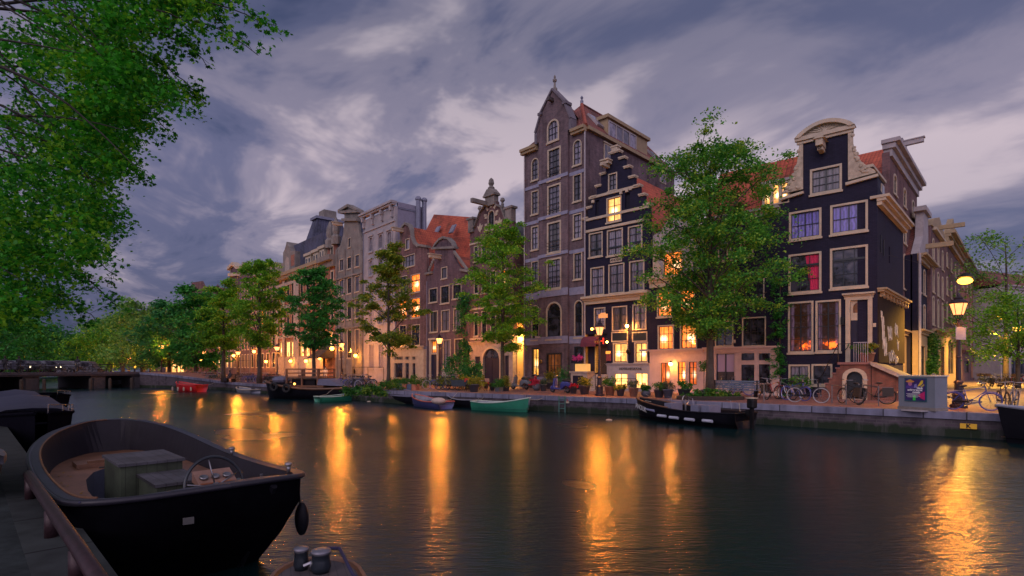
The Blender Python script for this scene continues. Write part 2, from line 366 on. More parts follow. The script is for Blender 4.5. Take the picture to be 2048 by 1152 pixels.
M = dict(
 white=plain('cream_paint', (0.43, 0.355, 0.265), 0.6, var=0.2), pink=plain('pinkish_paint', (0.47, 0.35, 0.32), 0.6, var=0.14),
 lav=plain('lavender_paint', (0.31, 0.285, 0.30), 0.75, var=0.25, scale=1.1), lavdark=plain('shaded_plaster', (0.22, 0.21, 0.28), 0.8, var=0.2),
 navy=plain('dark_navy_paint', (0.016, 0.016, 0.040), 0.6, var=0.3, scale=1.2, spec=.3), black=plain('black_tarred_brick', (0.014, 0.013, 0.026), 0.7, var=0.3, scale=1.2, spec=.2),
 sash=plain('dark_sash_paint', (0.012, 0.018, 0.026), 0.35), dkgreen=plain('dark_green_paint', (0.015, 0.035, 0.028), 0.35),
 stone=plain('grey_sandstone', (0.175, 0.158, 0.145), 0.85, var=0.45, scale=1.0), sandst=plain('warm_sandstone', (0.34, 0.28, 0.24), 0.85, var=0.3),
 bluestone=plain('blue_stone', (0.22, 0.225, 0.32), 0.8, var=0.25), ochre=plain('ochre_paint', (0.29, 0.215, 0.125), 0.6, var=0.18),
 lead=plain('lead_sheet', (0.16, 0.17, 0.24), 0.45, var=0.2), iron=plain('black_iron', (0.015, 0.015, 0.018), 0.4, 0.6), 
 chrome=plain('polished_steel', (0.28, 0.28, 0.30), 0.28, 1.0, bmp=0), rubber=plain('black_rubber', (0.012, 0.012, 0.013), 0.7),
 wb=brick('purple_brown_brick', (0.132, 0.088, 0.099), (0.088, 0.063, 0.077), (0.13, 0.115, 0.125)),
 rb=brick('dark_red_brick', (0.155, 0.080, 0.082), (0.10, 0.055, 0.062), (0.13, 0.11, 0.11)),
 pb=brick('brown_plum_brick', (0.12, 0.078, 0.092), (0.085, 0.055, 0.07), (0.10, 0.08, 0.09)),
 redb=brick('orange_red_brick', (0.30, 0.11, 0.075), (0.22, 0.08, 0.06), (0.24, 0.18, 0.14)),
 bb=brick('black_painted_brick', (0.017, 0.016, 0.040), (0.011, 0.011, 0.028), (0.007, 0.007, 0.018), var=0.25, rough=0.75),
 quayb=brick('quay_wall_brick', (0.085, 0.065, 0.080), (0.050, 0.042, 0.055), (0.095, 0.085, 0.09), var=0.55, dirv=(.755,-.656), bw=.42, rh=.12, ms=.016, tide=True),
 redt=tiles('orange_pantiles', (0.30, 0.050, 0.026), (0.50, 0.105, 0.045)), redtx=tiles('orange_pantiles_across', (0.30, 0.050, 0.026), (0.50, 0.105, 0.045), axis='x'),
 dkred=tiles('weathered_red_tiles', (0.12, 0.038, 0.034), (0.25, 0.070, 0.050), 0.3, 0.33, axis='xy'), slate=tiles('blue_grey_slates', (0.055, 0.06, 0.11), (0.085, 0.09, 0.15), 0.4, 0.22, axis='xy'),
 gslate=tiles('grey_green_tiles', (0.06, 0.07, 0.08), (0.10, 0.115, 0.12), 0.26, 0.3, axis='y'),
 gd=glass('window_glass_dark', 'dark', (0.05, 0.05, 0.07)), gc=glass('window_glass_net_curtain', 'curtain', (0.25, 0.23, 0.31)),
 gb=glass('window_glass_blue_curtain', 'curtain', (0.13, 0.11, 0.50)), gbl=glass('window_glass_lilac_blind', 'blind', (0.34, 0.27, 0.42)),
 gr=glass('window_glass_red_curtain', 'curtain', (0.30, 0.01, 0.05)),
 ly=glass('lit_window_yellow', 'lit', (1.0, 0.41, 0.10), 2.0), lo=glass('lit_window_orange', 'lit', (1.0, 0.20, 0.018), 2.1),
 lw=glass('lit_window_bright', 'glow', (1.0, 0.48, 0.14), 3.4), lr=glass('lit_window_red', 'lit', (0.80, 0.13, 0.02), 1.1), lh=glass('window_with_hearth_glow', 'hearth', (1.0, 0.20, 0.02), 1.3),
 lm=glass('lit_window_hall', 'lit', (1.0, 0.42, 0.07), 1.4), ldim=glass('lit_window_dim', 'glow', (0.55, 0.15, 0.04), 0.25),
 bark=plain('bark', (0.060, 0.046, 0.036), 0.9, var=0.4, scale=4, bmp=0.6),
 lamp=emit('lantern_glass', (1.0, 0.36, 0.10), 5), bulb=emit('sodium_bulb', (1.0, 0.45, 0.05), 7), bulbs=emit('wall_lamp_bulb', (1.0, 0.36, 0.06), 14), redl=emit('red_signal', (1.0, 0.02, 0.03), 14),
)
# ------------------------------------------------------------------ facade frame
class Fr:
    def __init__(s, a, b):
        s.a = Vector(a[:2]); s.b = Vector(b[:2]); s.e = (s.b-s.a).normalized(); s.n = Vector((-s.e.y, s.e.x)); s.L = (s.b-s.a).length
        s.ang = math.atan2(s.e.y, s.e.x)
    def X(s, px, off=0):
        a = s.a+s.n*off; u = (px-HX)/FX; return (u*a.y-a.x)/(s.e.x-u*s.e.y)
    def P(s, px, py, off=0):
        t = s.X(px, off); d = s.a.y+s.n.y*off+t*s.e.y
        return (t, 0.0) if py is None else (t, (HY-py)/FX*d+CZ-GZ)
    def rect(s, xl, xr, yt, yb, off=0):
        xc = (xl+xr)/2; return s.X(xl, off), s.X(xr, off), s.P(xc, yb, off)[1], s.P(xc, yt, off)[1]
    def root(s, name, label, cat, group=None): return empty(name, (s.a.x, s.a.y, GZ), s.ang, label, cat, group)
    def poly(s, pts, off=0): return [s.P(x, y, off) for x, y in pts]
    def world(s, x, y, z): p = s.a+s.e*x+s.n*y; return Vector((p.x, p.y, z+GZ))
def online(px, base, d):
    u = (px-HX)/FX; t = (u*base[1]-base[0])/(d[0]-u*d[1]); return (base[0]+d[0]*t, base[1]+d[1]*t)
def wpoly(x0, x1, z0, z1, rise=0, n=8, ins=0):
    x0 += ins; x1 -= ins; z0 += ins; z1 -= ins
    if rise <= 0: return [(x0,z0),(x1,z0),(x1,z1),(x0,z1)]
    w = (x1-x0)/2; rise = min(rise, w) ; xc = (x0+x1)/2; pts = [(x0,z0),(x1,z0)]
    for i in range(n+1):
        a = math.pi*i/n; pts.append((xc+w*math.cos(a), z1-rise+rise*math.sin(a)))
    return pts
def window(parent, r, g='gd', cols=2, rows=2, rise=0, fm='white', sm='sash', fw=0.085, dep=0.0, sill=True, label=None, bar=0.028, transom=None, name='window', proud=0.03):
    x0, x1, z0, z1 = r
    out = wpoly(x0, x1, z0, z1, rise); fw = min(fw, (x1-x0)*0.2); inn = wpoly(x0, x1, z0, z1, rise, ins=fw)
    b = MB(); b.prism(out, dep-proud, dep+0.13, [inn])
    if sill: b.box(x0-0.05, x1+0.05, dep-0.10, dep-0.032, z0-0.09, z0+0.02)
    f = b.build(name, M[fm], parent)
    if label: f['label'] = label
    s = MB(); ix0, ix1, iz0, iz1 = x0+fw, x1-fw, z0+fw, z1-fw
    w = (ix1-ix0)/2; xc = (ix0+ix1)/2
    def top(x):
        if rise <= 0: return iz1
        rr = min(rise, w); q = max(0, 1-((x-xc)/w)**2); return iz1-rr+rr*math.sqrt(q)
    s.box(ix0, ix0+bar*1.3, dep+0.045, dep+0.10, iz0, top(ix0+bar*1.3)); s.box(ix1-bar*1.3, ix1, dep+0.045, dep+0.10, iz0, top(ix1-bar*1.3))
    for i in range(1, cols):
        x = ix0+(ix1-ix0)*i/cols; hb = bar*(0.5 if i*2 != cols else 1.0); s.box(x-hb, x+hb, dep+0.05, dep+0.09, iz0, top(x))
    s.box(ix0, ix1, dep+0.047, dep+0.098, iz0, iz0+bar*1.5)
    if rise <= 0: s.box(ix0, ix1, dep+0.047, dep+0.098, iz1-bar*1.2, iz1)
    for i in range(1, rows):
        z = iz0+(iz1-iz0)*i/rows; s.box(ix0, ix1, dep+0.052, dep+0.088, z-bar*0.55, z+bar*0.55)
    if transom:
        z = iz0+(iz1-iz0)*transom; s.box(ix0, ix1, dep+0.03, dep+0.10, z-0.05, z+0.05)
    s.build('sash', M[sm], f)
    p = MB(); pp = wpoly(x0, x1, z0, z1, rise, ins=fw*0.7); p.add([(q[0], dep+0.11, q[1]) for q in pp], [tuple(range(len(pp)))])
    p.build('pane', M[g], f)
    return f
def cornice(parent, x0, x1, z0, z1, proj=0.25, m='white', name='cornice', back=0.0):
    b = MB(); h = z1-z0
    b.box(x0, x1, back-proj*0.35, back-0.003, z0, z0+h*0.45); b.box(x0-0.03, x1+0.03, back-proj*0.6, back-0.003, z0+h*0.45, z0+h*0.7)
    b.box(x0-0.08, x1+0.08, back-proj, back-0.003, z0+h*0.7, z1)
    return b.build(name, M[m], parent)
def wall(parent, outline, wins, m, th=0.3, name='wall', y0=0.0):
    holes = []
    for w in wins:
        x0, x1, z0, z1 = w['r']; holes.append(wpoly(x0+.004, x1-.004, z0+.004, z1-.004, w.get('rise', 0)))
    return MB().prism(outline, y0, y0+th, holes).build(name, M[m], parent)
def WN(fr, xl, xr, yt, yb, g='gd', cols=2, rows=2, **k):
    d = dict(r=fr.rect(xl, xr, yt, yb), g=g, cols=cols, rows=rows); d.update(k)
    if d.get('rise') == 'round': d['rise'] = (d['r'][1]-d['r'][0])/2
    return d
def fit(wins, x0, x1):
    for w in wins:
        a, b, c, d = w['r']; w['r'] = (max(a, x0+0.06), min(b, x1-0.06), max(c, 0.08), d)
def place_windows(root, wins, **k):
    for w in wins:
        q = dict(k); q.update({a: b for a, b in w.items() if a != 'r'}); window(root, w['r'], **q)
def gable_roof(parent, x0, x1, ze, zr, y0, y1, m='redt', xc=None, name='roof', over=0.1):
    xc = (x0+x1)/2 if xc is None else xc
    return MB().prism([(x0-over, ze), (x1+over, ze), (xc, zr)], y0, y1).build(name, M[m], parent)
def text(body, size, m, parent, loc, rot=(R(90), 0, 0), ext=0.01, name='lettering', align='CENTER', bold=0.0):
    c = bpy.data.curves.new(name, 'FONT'); c.body = body; c.size = size; c.extrude = ext; c.align_x = align; c.align_y = 'CENTER'; c.offset = bold
    o = bpy.data.objects.new(name, c); c.materials.append(M[m] if isinstance(m, str) else m)
    link(o, parent); o.location = loc; o.rotation_euler = rot
    me = bpy.data.meshes.new_from_object(o); me.name = name
    o2 = bpy.data.objects.new(name, me); link(o2, parent); o2.location = loc; o2.rotation_euler = rot
    bpy.data.objects.remove(o); return o2
# ------------------------------------------------------------------ water
def make_water():
    m, t, b = newmat('canal_water'); oc = objc(t)
    b.inputs['Base Color'].default_value = (0.003, 0.016, 0.018, 1); b.inputs['IOR'].default_value = 1.333
    b.inputs['Roughness'].default_value = 0.2
    mp = N(t, 'ShaderNodeMapping'); mp.inputs['Rotation'].default_value = (0, 0, R(-8)); mp.inputs['Scale'].default_value = (0.55, 1.6, 1); t.links.new(oc, mp.inputs[0])
    n1 = noise(t, mp.outputs[0], 2.6, 3, 0.6); n2 = noise(t, mp.outputs[0], 0.35, 2); n3 = noise(t, mp.outputs[0], 9, 2)
    h = mth(t, 'ADD', mth(t, 'ADD', mth(t, 'MULTIPLY', n1, 0.030), mth(t, 'MULTIPLY', n2, 0.022)), mth(t, 'MULTIPLY', n3, 0.016))
    bump(t, b, h, 0.55, 1.0)
    t.links.new(ramp(t, noise(t, oc, 0.12, 2), [(0.35, (0.20,)*3), (0.65, (0.28,)*3)]), b.inputs['Roughness'])
    s = 1500
    o = MB().add([(-s,-s,0),(s,-s,0),(s,s,0),(-s,s,0)], [(0,1,2,3)]).build('water', m); o['kind'] = 'structure'
make_water()
# ------------------------------------------------------------------ quays and streets
paver = brick('clinker_paving', (0.20, 0.095, 0.075), (0.13, 0.07, 0.065), (0.09, 0.07, 0.06), var=0.4)
MATS['clinker_paving'].node_tree  # herringbone clinkers
def paving(name, c1, c2):
    m, t, b = newmat(name); oc = objc(t)
    br = N(t, 'ShaderNodeTexBrick'); mp = N(t, 'ShaderNodeMapping'); mp.inputs['Rotation'].default_value = (0, 0, R(-40)); t.links.new(oc, mp.inputs[0]); t.links.new(mp.outputs[0], br.inputs[0])
    br.inputs['Scale'].default_value = 1; br.inputs['Brick Width'].default_value = 0.2; br.inputs['Row Height'].default_value = 0.07; br.inputs['Mortar Size'].default_value = 0.006
    br.inputs['Color1'].default_value = (*c1, 1); br.inputs['Color2'].default_value = (*c2, 1); br.inputs['Mortar'].default_value = (0.05, 0.04, 0.04, 1)
    n = noise(t, oc, 0.5, 5, 0.65); t.links.new(mixc(t, 1.0, br.outputs[0], ramp(t, n, [(0.3, (0.6,)*3), (0.7, (1.35,)*3)]), 'MULTIPLY'), b.inputs['Base Color'])
    b.inputs['Roughness'].default_value = 0.7; bump(t, b, br.outputs[1], -0.3, 0.01); return m
M['pave'] = paving('red_clinker_paving', (0.24, 0.105, 0.08), (0.17, 0.08, 0.07)); M['pave2'] = paving('grey_street_paving', (0.17, 0.12, 0.11), (0.13, 0.095, 0.09))
RB = [(46,-7,.9),(24,12.9,.9),(16.95,19.1,.9),(12.0,23.5,.9),(5.3,29.5,.9),(-.7,33.5,.9),(-7.8,38.4,.9),(-13.2,43.8,.9),(-20.0,49.3,.9),(-27.3,56.8,.9),(-32.5,62.3,.95),(-37,65.4,1.25),(-42,68.0,1.65),(-47.8,70.5,1.95),(-52,76,1.9),(-58,83,1.3),(-75,104,.9),(-160,205,.9)]
LB = [(26,-25,.9),(10,-8.8,.9),(-3.06,4.23,.9),(-14.6,15.8,.9),(-36,35.5,.9),(-52,50,1.3),(-58,55,1.95),(-61,60,1.9),(-68,70,1.0),(-100,110,.9),(-170,205,.9)]
def strip(pts, side, name, m, offs):
    vs = []; fs = []
    for i, p in enumerate(pts):
        a = Vector(pts[max(i-1,0)][:2]); b_ = Vector(pts[min(i+1,len(pts)-1)][:2]); d = (b_-a).normalized(); n = Vector((d.y, -d.x))*side
        for o, k in offs: vs.append((p[0]+n.x*o, p[1]+n.y*o, .9+(p[2]-.9)*k))
    q = len(offs)
    for i in range(len(pts)-1):
        for j in range(q-1):
            a = i*q+j; f = (a, a+1, a+q+1, a+q); fs.append(f if side < 0 else f[::-1])
    o = MB().add(vs, fs).build(name, m); return tag(o, kind='structure')
strip(RB, 1, 'street', M['pave'], [(0.35,1),(6,1),(14,0),(60,0),(700,0)])
strip(LB, -1, 'quay_ground', plain('shade_dark_concrete', (0.020,0.026,0.027), 0.9, var=0.6, scale=1.6, bmp=0.6, spec=.15), [(0.35,1),(6,1),(14,0),(60,0),(700,0)])  # ground colour darkened to stand in for the shade of overhanging trees
def quay(pts, side, label, cm):
    b = MB(); c = MB()
    for i in range(len(pts)-1):
        a, d = Vector(pts[i]), Vector(pts[i+1]); e = Vector((d.x-a.x, d.y-a.y, 0)).normalized(); n = Vector((e.y, -e.x, 0))*side
        for o, (u0, u1, zt, zb) in ((b, (0.06, 0.6, -0.26, None)), (c, (-0.02, 0.45, 0.004, -0.255))):
            A0, A1, D0, D1 = a+n*u0, a+n*u1, d+n*u0, d+n*u1
            def zz(p, z): return (p.x, p.y, p.z+z) if z is not None else (p.x, p.y, -1.5)
            o.add([zz(A0,zb),zz(D0,zb),zz(D1,zb),zz(A1,zb),zz(A0,zt),zz(D0,zt),zz(D1,zt),zz(A1,zt)],
                  [(0,3,2,1),(4,5,6,7),(0,1,5,4),(1,2,6,5),(2,3,7,6),(3,0,4,7)])
    # brick lies in the plane of the wall: coordinates run along it
    w = b.build('quay_wall', M['quayb']); tag(w, label, 'quay wall')
    c.build('coping', cm, w)
quay(RB, 1, 'long brick quay wall with pale stone coping under the row of canal houses', brick('coping_stone', (0.17,0.17,0.235), (0.13,0.13,0.185), (0.04,0.04,0.05), var=.5, dirv=(.755,-.656), bw=1.25, rh=2.0, ms=.025))
quay(LB, -1, 'near quay wall with concrete edge beside the black sloop in the foreground', brick('shade_dark_coping', (0.030,0.036,0.036), (0.022,0.026,0.028), (0.008,0.008,0.009), var=.6, dirv=(-.71,.705), bw=1.4, rh=2.0, ms=.02))  # near coping gets its own darker colour, tree shade put into it
# side-street carriageway, a paler sheet a few millimetres up, with its kerb line
o = MB().add([(17.6,19.9,.904),(60,-14,.904),(90,10,.904),(62,72,.904),(48,66,.904),(24.5,31.5,.904)], [(0,1,2,3,4,5)]).build('road', M['pave2']); o['kind'] = 'structure'
kb = MB()
for a, c in (((18.5,23.0),(21.5,25.3)),((21.5,25.3),(24.5,31.5)),((24.5,31.5),(46,58)),((30,22),(56,52))):
    a = Vector((*a, .94)); c = Vector((*c, .94)); d = (c-a).normalized(); kb.obox((a+c)/2, (c-a)/2, Vector((-d.y, d.x, 0))*0.09, (0,0,0.05))
o = kb.build('pavement_kerb', M['stone']); o['kind'] = 'structure'

# ------------------------------------------------------------------ bridge
def bridge():
    A = Vector((-47.8,70.5)); B = Vector((-58,55)); e = (B-A).normalized(); n = Vector((-e.y, e.x)); n = n if n.x < 0 else -n; L = (B-A).length
    root = empty('road_bridge', (A.x, A.y, 0), math.atan2(e.y, e.x), 'low stone and steel bridge on square piers crossing the canal behind the moored boats', 'bridge')
    s = -1 if (Vector((-math.sin(root.rotation_euler.z), math.cos(root.rotation_euler.z))).dot(n) < 0) else 1
    wd = 11
    def yy(a, b_): return (min(a*s, b_*s), max(a*s, b_*s))
    y0, y1 = yy(0, wd)
    MB().box(-1.0, L+2, y0, y1, 1.55, 1.97).build('deck', plain('bridge_concrete', (0.06,0.055,0.07), 0.85, var=0.3), root)
    f = MB(); a, b_ = yy(-0.12, 0.0); f.box(-1.0, L+2, a, b_-0.003, 1.72, 2.02); f.build('edge_beam', MATS['bridge_concrete'], root)
    for t in (0.0, 0.235, 0.58, 0.98):
        x = L*t; w = 0.75; p = MB(); ya, yb = yy(0.25, wd-0.3); p.box(x-w, x+w, ya, yb, -1, 1.548)
        ya, yb = yy(-0.02, 0.245); p.box(x-w*.7, x+w*.7, ya, yb, -1, 1.3); 
        po = p.build('pier', plain('pier_stone', (0.055,0.048,0.052), 0.85, var=0.4), root)
        for sg in (-1, 1):
            q = MB(); q.lathe([(0.17,-1.5),(0.17,1.15),(0.1,1.25)], (x+sg*1.0, -0.35*s, 0), 8); q.build('fender_post', M['bark'], po)
    for yb in (0.12*s, (wd-0.15)*s):
        r = MB()
        for z in (2.35, 2.65, 2.95): r.tube([(-1, yb, z), (L+2, yb, z)], 0.03, 5)
        x = -1
        while x < L+2: r.tube([(x, yb, 1.97), (x, yb, 3.0)], 0.035, 5); x += 1.5
        r.build('railing', M['iron'], root)
bridge()

# ------------------------------------------------------------------ the canal houses
C0 = (19.07, 28.7); D1 = (-1.185, 1); P13 = online(1300, C0, D1); P117 = online(1170, P13, (-1.058, 1)); P105 = online(1050, P117, (-.949, 1)); DL = (-.885, 1)
SD = Vector((.942, 1)).normalized()
def onL(px): return online(px, P105, DL)
G_H = 'canal houses in the row along the far quay'
# --- black corner house with the white bell gable
def corner_house():
    fr = Fr(online(1560, C0, D1), C0)
    root = fr.root('canal_house', 'black corner house with cream bell gable, cream window frames and a brick stoop', 'house', G_H)
    L = fr.L
    out = fr.poly([(1560,None),(1560,398),(1603,386),(1603,284),(1700,257),(1699.4,366),(1755,354),(1755,None)]); out[0] = (0,0); out[1] = (0,out[1][1]); out[-2] = (L,out[-2][1]); out[-1] = (L,0)
    ws = [WN(fr,1620,1684,333,386,'gc',4,3), WN(fr,1578,1643,420,478,'gb',4,2,label='wide window with purple blue curtains, left'), WN(fr,1660.5,1736,405,466,'gb',4,2,label='wide window with purple blue curtains, right'),
          WN(fr,1577,1643,506,586,'gd',3,3,transom=.72,label='wide window with one red curtain'), WN(fr,1660,1736,493,576,'gd',3,3,transom=.72),
          WN(fr,1576,1627,603,706,'lh',2,4), WN(fr,1631,1682,600,704,'lh',2,4), WN(fr,1577,1620,729,772,'gc',2,2), WN(fr,1623,1665,728,771,'gd',2,2)]
    for w in ws: a=w['r']; w['r']=(max(a[0],.12),min(a[1],L-.1),a[2],a[3])
    dr = fr.rect(1701,1736,640,724); fl = fr.rect(1701,1736,600,629)
    door = dict(r=(dr[0],dr[1],dr[2],fl[3]))
    wall(root, out, ws+[door], 'bb')
    place_windows(root, ws[:5], fw=0.11); place_windows(root, ws[5:], fw=0.10)
    # red curtain hanging inside the left window of the second floor
    r = ws[3]['r']; cu = MB(); k = 14; xa = r[0]+(r[1]-r[0])*.66; xb = r[1]-.14
    vs = []; 
    for i in range(k+1):
        x = xa+(xb-xa)*i/k
        for z in (r[2]+.14, r[3]-.14): vs.append((x-(.25 if z > r[2]+1 else 0)*(1-i/k), .098+.008*math.sin(i*1.9), z))
    cu.add(vs, [(2*i, 2*i+2, 2*i+3, 2*i+1) for i in range(k)]).build('curtain', plain('red_cloth', (0.5,0.02,0.09), .8, var=.3, scale=14), root)
    # doorcase
    b = MB(); z1 = fr.P(1718,597)[1]
    b.prism([(dr[0]-.22,dr[2]-.02),(dr[1]+.2,dr[2]-.02),(dr[1]+.2,z1),(dr[0]-.22,z1)], -.10, -.003, [[(dr[0],dr[2]),(dr[1],dr[2]),(dr[1],fl[3]),(dr[0],fl[3])]])
    dc = b.build('doorcase', M['white'], root); cornice(dc, dr[0]-.28, dr[1]+.25, z1, z1+.3, .28)
    d = MB(); d.box(dr[0], dr[1], .10, .16, dr[2], dr[3]); 
    for a in (.06,.36,.66): 
        zz_ = dr[2]+(dr[3]-dr[2])*a; d.box(dr[0]+.1, (dr[0]+dr[1])/2-.04, .085, .098, zz_, zz_+.5); d.box((dr[0]+dr[1])/2+.04, dr[1]-.1, .085, .098, zz_, zz_+.5)
    dd = d.build('door', M['navy'], root); MB().ball((dr[0]+.14,.06,dr[2]+1.0),.04,.04,.04).build('door_knob', M['chrome'], dd)
    f = MB(); f.box(dr[0], dr[1], .06, .14, dr[3], fl[2]); f.prism(wpoly(dr[0],dr[1],fl[2],fl[3]), .05, .12, [wpoly(dr[0],dr[1],fl[2],fl[3],.3,8,.1)])
    ff = f.build('fanlight', M['white'], root); p = MB(); q = wpoly(dr[0]+.05,dr[1]-.05,fl[2]+.03,fl[3]-.03); p.add([(a,.11,c) for a,c in q],[(0,1,2,3)]); p.build('pane', M['ldim'], ff)
    # bell gable: claw pieces and pediment
    for pts in ([(1696.5,262),(1702,260),(1705.5,268),(1706,285),(1709,300),(1716,314),(1725,326),(1738,334),(1750,341),(1752,346),(1696.5,361)],
                [(1606.5,282),(1600,284),(1598,300),(1595,325),(1587,350),(1577,368),(1569,378),(1565,388),(1606.5,379)]):
        cs = MB().prism(fr.poly(pts), -.09, .12); pp = fr.poly(pts)
        rr = random.Random(4)
        cx = sum(p[0] for p in pp)/len(pp)
        for i in range(26):
            a = rr.choice(pp[2:9]); t_ = rr.random()*.75; x = a[0]+(cx-a[0])*t_; z = a[1]+(pp[-1][1]+.3-a[1])*t_*.8; cs.ball((x,-.10,z), .07+rr.random()*.06, .05, .05+rr.random()*.05, 6, 4)
        cs.build('gable_scroll', plain('carved_cream_stone', (0.40,0.33,0.25), .7, var=.4, scale=5, bmp=.9), root)
    for pts in ([(1692,366.5),(1757,348.5),(1757,354),(1692,372)], [(1562,396.5),(1608,383),(1608,388),(1562,402)]):
        MB().prism(fr.poly(pts), -.18, -.003).build('shoulder_moulding', M['white'], root)
    xa, za = fr.P(1595,282); xb, zb = fr.P(1706,254); zp = fr.P(1651,266)[1]; za = zb = (za+zb)/2; top = fr.P(1668,237)[1]
    def arc(h, ins, k=16): return [(xa+ins+(xb-xa-2*ins)*i/k, zp+h*math.sin(math.pi*i/k)**.75 if 0 < i < k else zp) for i in range(k+1)]
    H = top-zp
    ped = MB().prism([(xa,zp-.25),(xb,zp-.25)]+arc(H-.16, 0)[::-1], -.02, .3).build('pediment', M['white'], root)
    o_ = arc(H, -.12); i_ = arc(H-.2, .18)
    m_ = MB().prism(o_+i_[::-1], -.28, .32); m_.box(xa-.1, xb+.1, -.22, -.025, zp-.16, zp+.05); m_.box(xa-.02, xb+.02, -.12, -.0, zp-.32, zp-.17); m_.build('moulding', M['white'], ped)
    s_ = MB()
    for i in range(9):
        an = math.pi*(.08+.84*i/8); xc = (xa+xb)/2; s_.tube([(xc+.14*math.cos(an), -.04, zp+.14), (xc+1.15*math.cos(an)*.75, -.05, zp+.14+.55*math.sin(an))], [.04,.03], 5)
    s_.ball((xc,-.04,zp+.14), .16, .08, .16, 10, 5); s_.build('sunburst', M['white'], ped)
    # hoist block
    hx, hz = fr.P(1645,296); h = MB(); h.box(hx-.17,hx+.17,-.9,-.003,hz-.1,hz+.25); h.box(hx-.13,hx+.13,-.7,-.003,hz-.3,hz-.1); h.prism([(hx-.3,hz+.25),(hx+.3,hz+.25),(hx,hz+.45)],-.98,-.003); hb = h.build('hoist_beam', M['white'], root)
    MB().ring((hx,-.78,hz-.2), .07, .02, 'y', 10, 5).build('hook', M['iron'], hb)
    # body, roof, side wall
    ze = fr.P(1755,392)[1]; zr = fr.P(1651,300)[1]; dep = 4.2
    MB().box(.02, L-.02, .3, dep, 0, ze).build('side_wall', M['bb'], root)
    MB().prism([(.1,ze-.05),(L-.1,ze-.05),(L-.1,fr.P(1752,360)[1]),(L-1.4,zr-.15),(1.3,zr-.15),(.1,fr.P(1752,368)[1])], .31, dep).build('roof', M['bb'], root)
    # cornice along the side street and dark side wing
    sf = Fr(C0, (C0[0]+SD.x*12, C0[1]+SD.y*12))
    # frame of the side wall expressed under the house root
    Minv = (Matrix.Translation(Vector((fr.a.x, fr.a.y, GZ))) @ Matrix.Rotation(fr.ang, 4, 'Z')).inverted() @ (Matrix.Translation(Vector((sf.a.x, sf.a.y, GZ))) @ Matrix.Rotation(sf.ang, 4, 'Z'))
    s1 = sf.X(1781); s2 = sf.X(1806.5)
    zc1 = ze
    w = MB(); w.prism([(0.0,0),(s2,0),(s2,zc1),(0.0,zc1)], .012, .9, [sf.poly([(1778,492),(1780.5,494),(1780.5,526),(1778,526)])]); w.xf(Minv).build('side_wall', M['bb'], root)
    c = MB(); c.box(-.1,s2+.1,-.22,.011,zc1-.5,zc1-.3); c.box(-.15,s2+.15,-.4,.011,zc1-.3,zc1-.14); c.box(-.2,s2+.2,-.55,.3,zc1-.14,zc1); c.xf(Minv).build('side_cornice', M['white'], root)
    # little black attic over the cornice with its white framed window
    zt = sf.P(1758,334)[1]; a = MB(); a.box(.1,s1,.32,2.6,zc1,zt); a.xf(Minv).build('attic', M['navy'], root)
    a = MB(); a.box(.05,s1+.05,.2,2.7,zt,zt+.14); a.box(s1-.9,s1-.1,.27,.318,zc1+.35,zt-.2); a.xf(Minv).build('attic_trim', M['white'], root)
    a = MB(); a.box(s1-.8,s1-.2,.25,.268,zc1+.45,zt-.3); a.xf(Minv).build('attic_pane', M['gc'], root)
    # iron bars of blind openings
    a = MB()
    for px, y0_, y1_ in ((1762,470,505),(1767,480,512)):
        x, z0 = sf.P(px,y1_); _, z1_ = sf.P(px,y0_); a.box(x-.05,x+.05,-.03,.011,z0,z1_)
    a.xf(Minv).build_each('wall_anchor', M['iron'], root)
    # lower panel with console cornice and graffiti
    zl = sf.P(1780,600)[1]; zb2 = sf.P(1780,726)[1]
    a = MB(); a.box(.03,s2+.1,-.06,.009,zb2,zl); a.xf(Minv).build('side_panel', plain('brown_black_render', (0.030,0.023,0.019), .9, var=.3, spec=.08), root)
    a = MB(); a.box(-.05,s2+.25,-.42,.008,zl+.22,zl+.32); a.box(0,s2+.2,-.30,.008,zl+.12,zl+.217)
    for i in range(9): x = .25+(s2-.3)*i/8; a.box(x,x+.2,-.26,-.062,zl-.12,zl+.117)
    a.xf(Minv).build('console_cornice', M['ochre'], root)
    g = MB(); rr = random.Random(11)
    def scrib(px, py, w_, h_, n_):
        x, z = sf.P(px, py); pts = []
        for i in range(n_*5):
            an = i*1.25; pts.append((x+w_*(i/(n_*5)-.5)*2+.16*w_*math.cos(an)+rr.uniform(-.04,.04), -.072, z+h_*math.sin(an*.8)*.5+h_*rr.uniform(-.2,.2)))
        g.tube(pts, .013, 4)
    for q in ((1763,655,.35,.9,4),(1764,676,.4,1.0,4),(1777,668,.7,.7,6),(1790,663,.6,.7,5),(1768,696,.5,.9,5),(1780,712,.9,.7,6),(1793,690,.3,.5,3),(1760,632,.2,.5,2),(1790,718,.7,.5,4)): scrib(*q)
    g.xf(Minv).build('graffiti', plain('white_spray_paint', (0.62,0.58,0.48), .6), root)
    bx = MB(); x, z = fr.P(1749,650); bx.box(x-.07,x+.07,-.05,-.003,z-.1,z+.1); bx.build('house_number_plate', M['white'], root)
    x, z = fr.P(1686,642); bx = MB(); bx.box(x-.08,x+.08,-.2,-.003,z-.2,z+.2); bx.build('wall_lantern', M['iron'], root)
    return fr, sf, dr
FRA, SFA, DRA = corner_house()

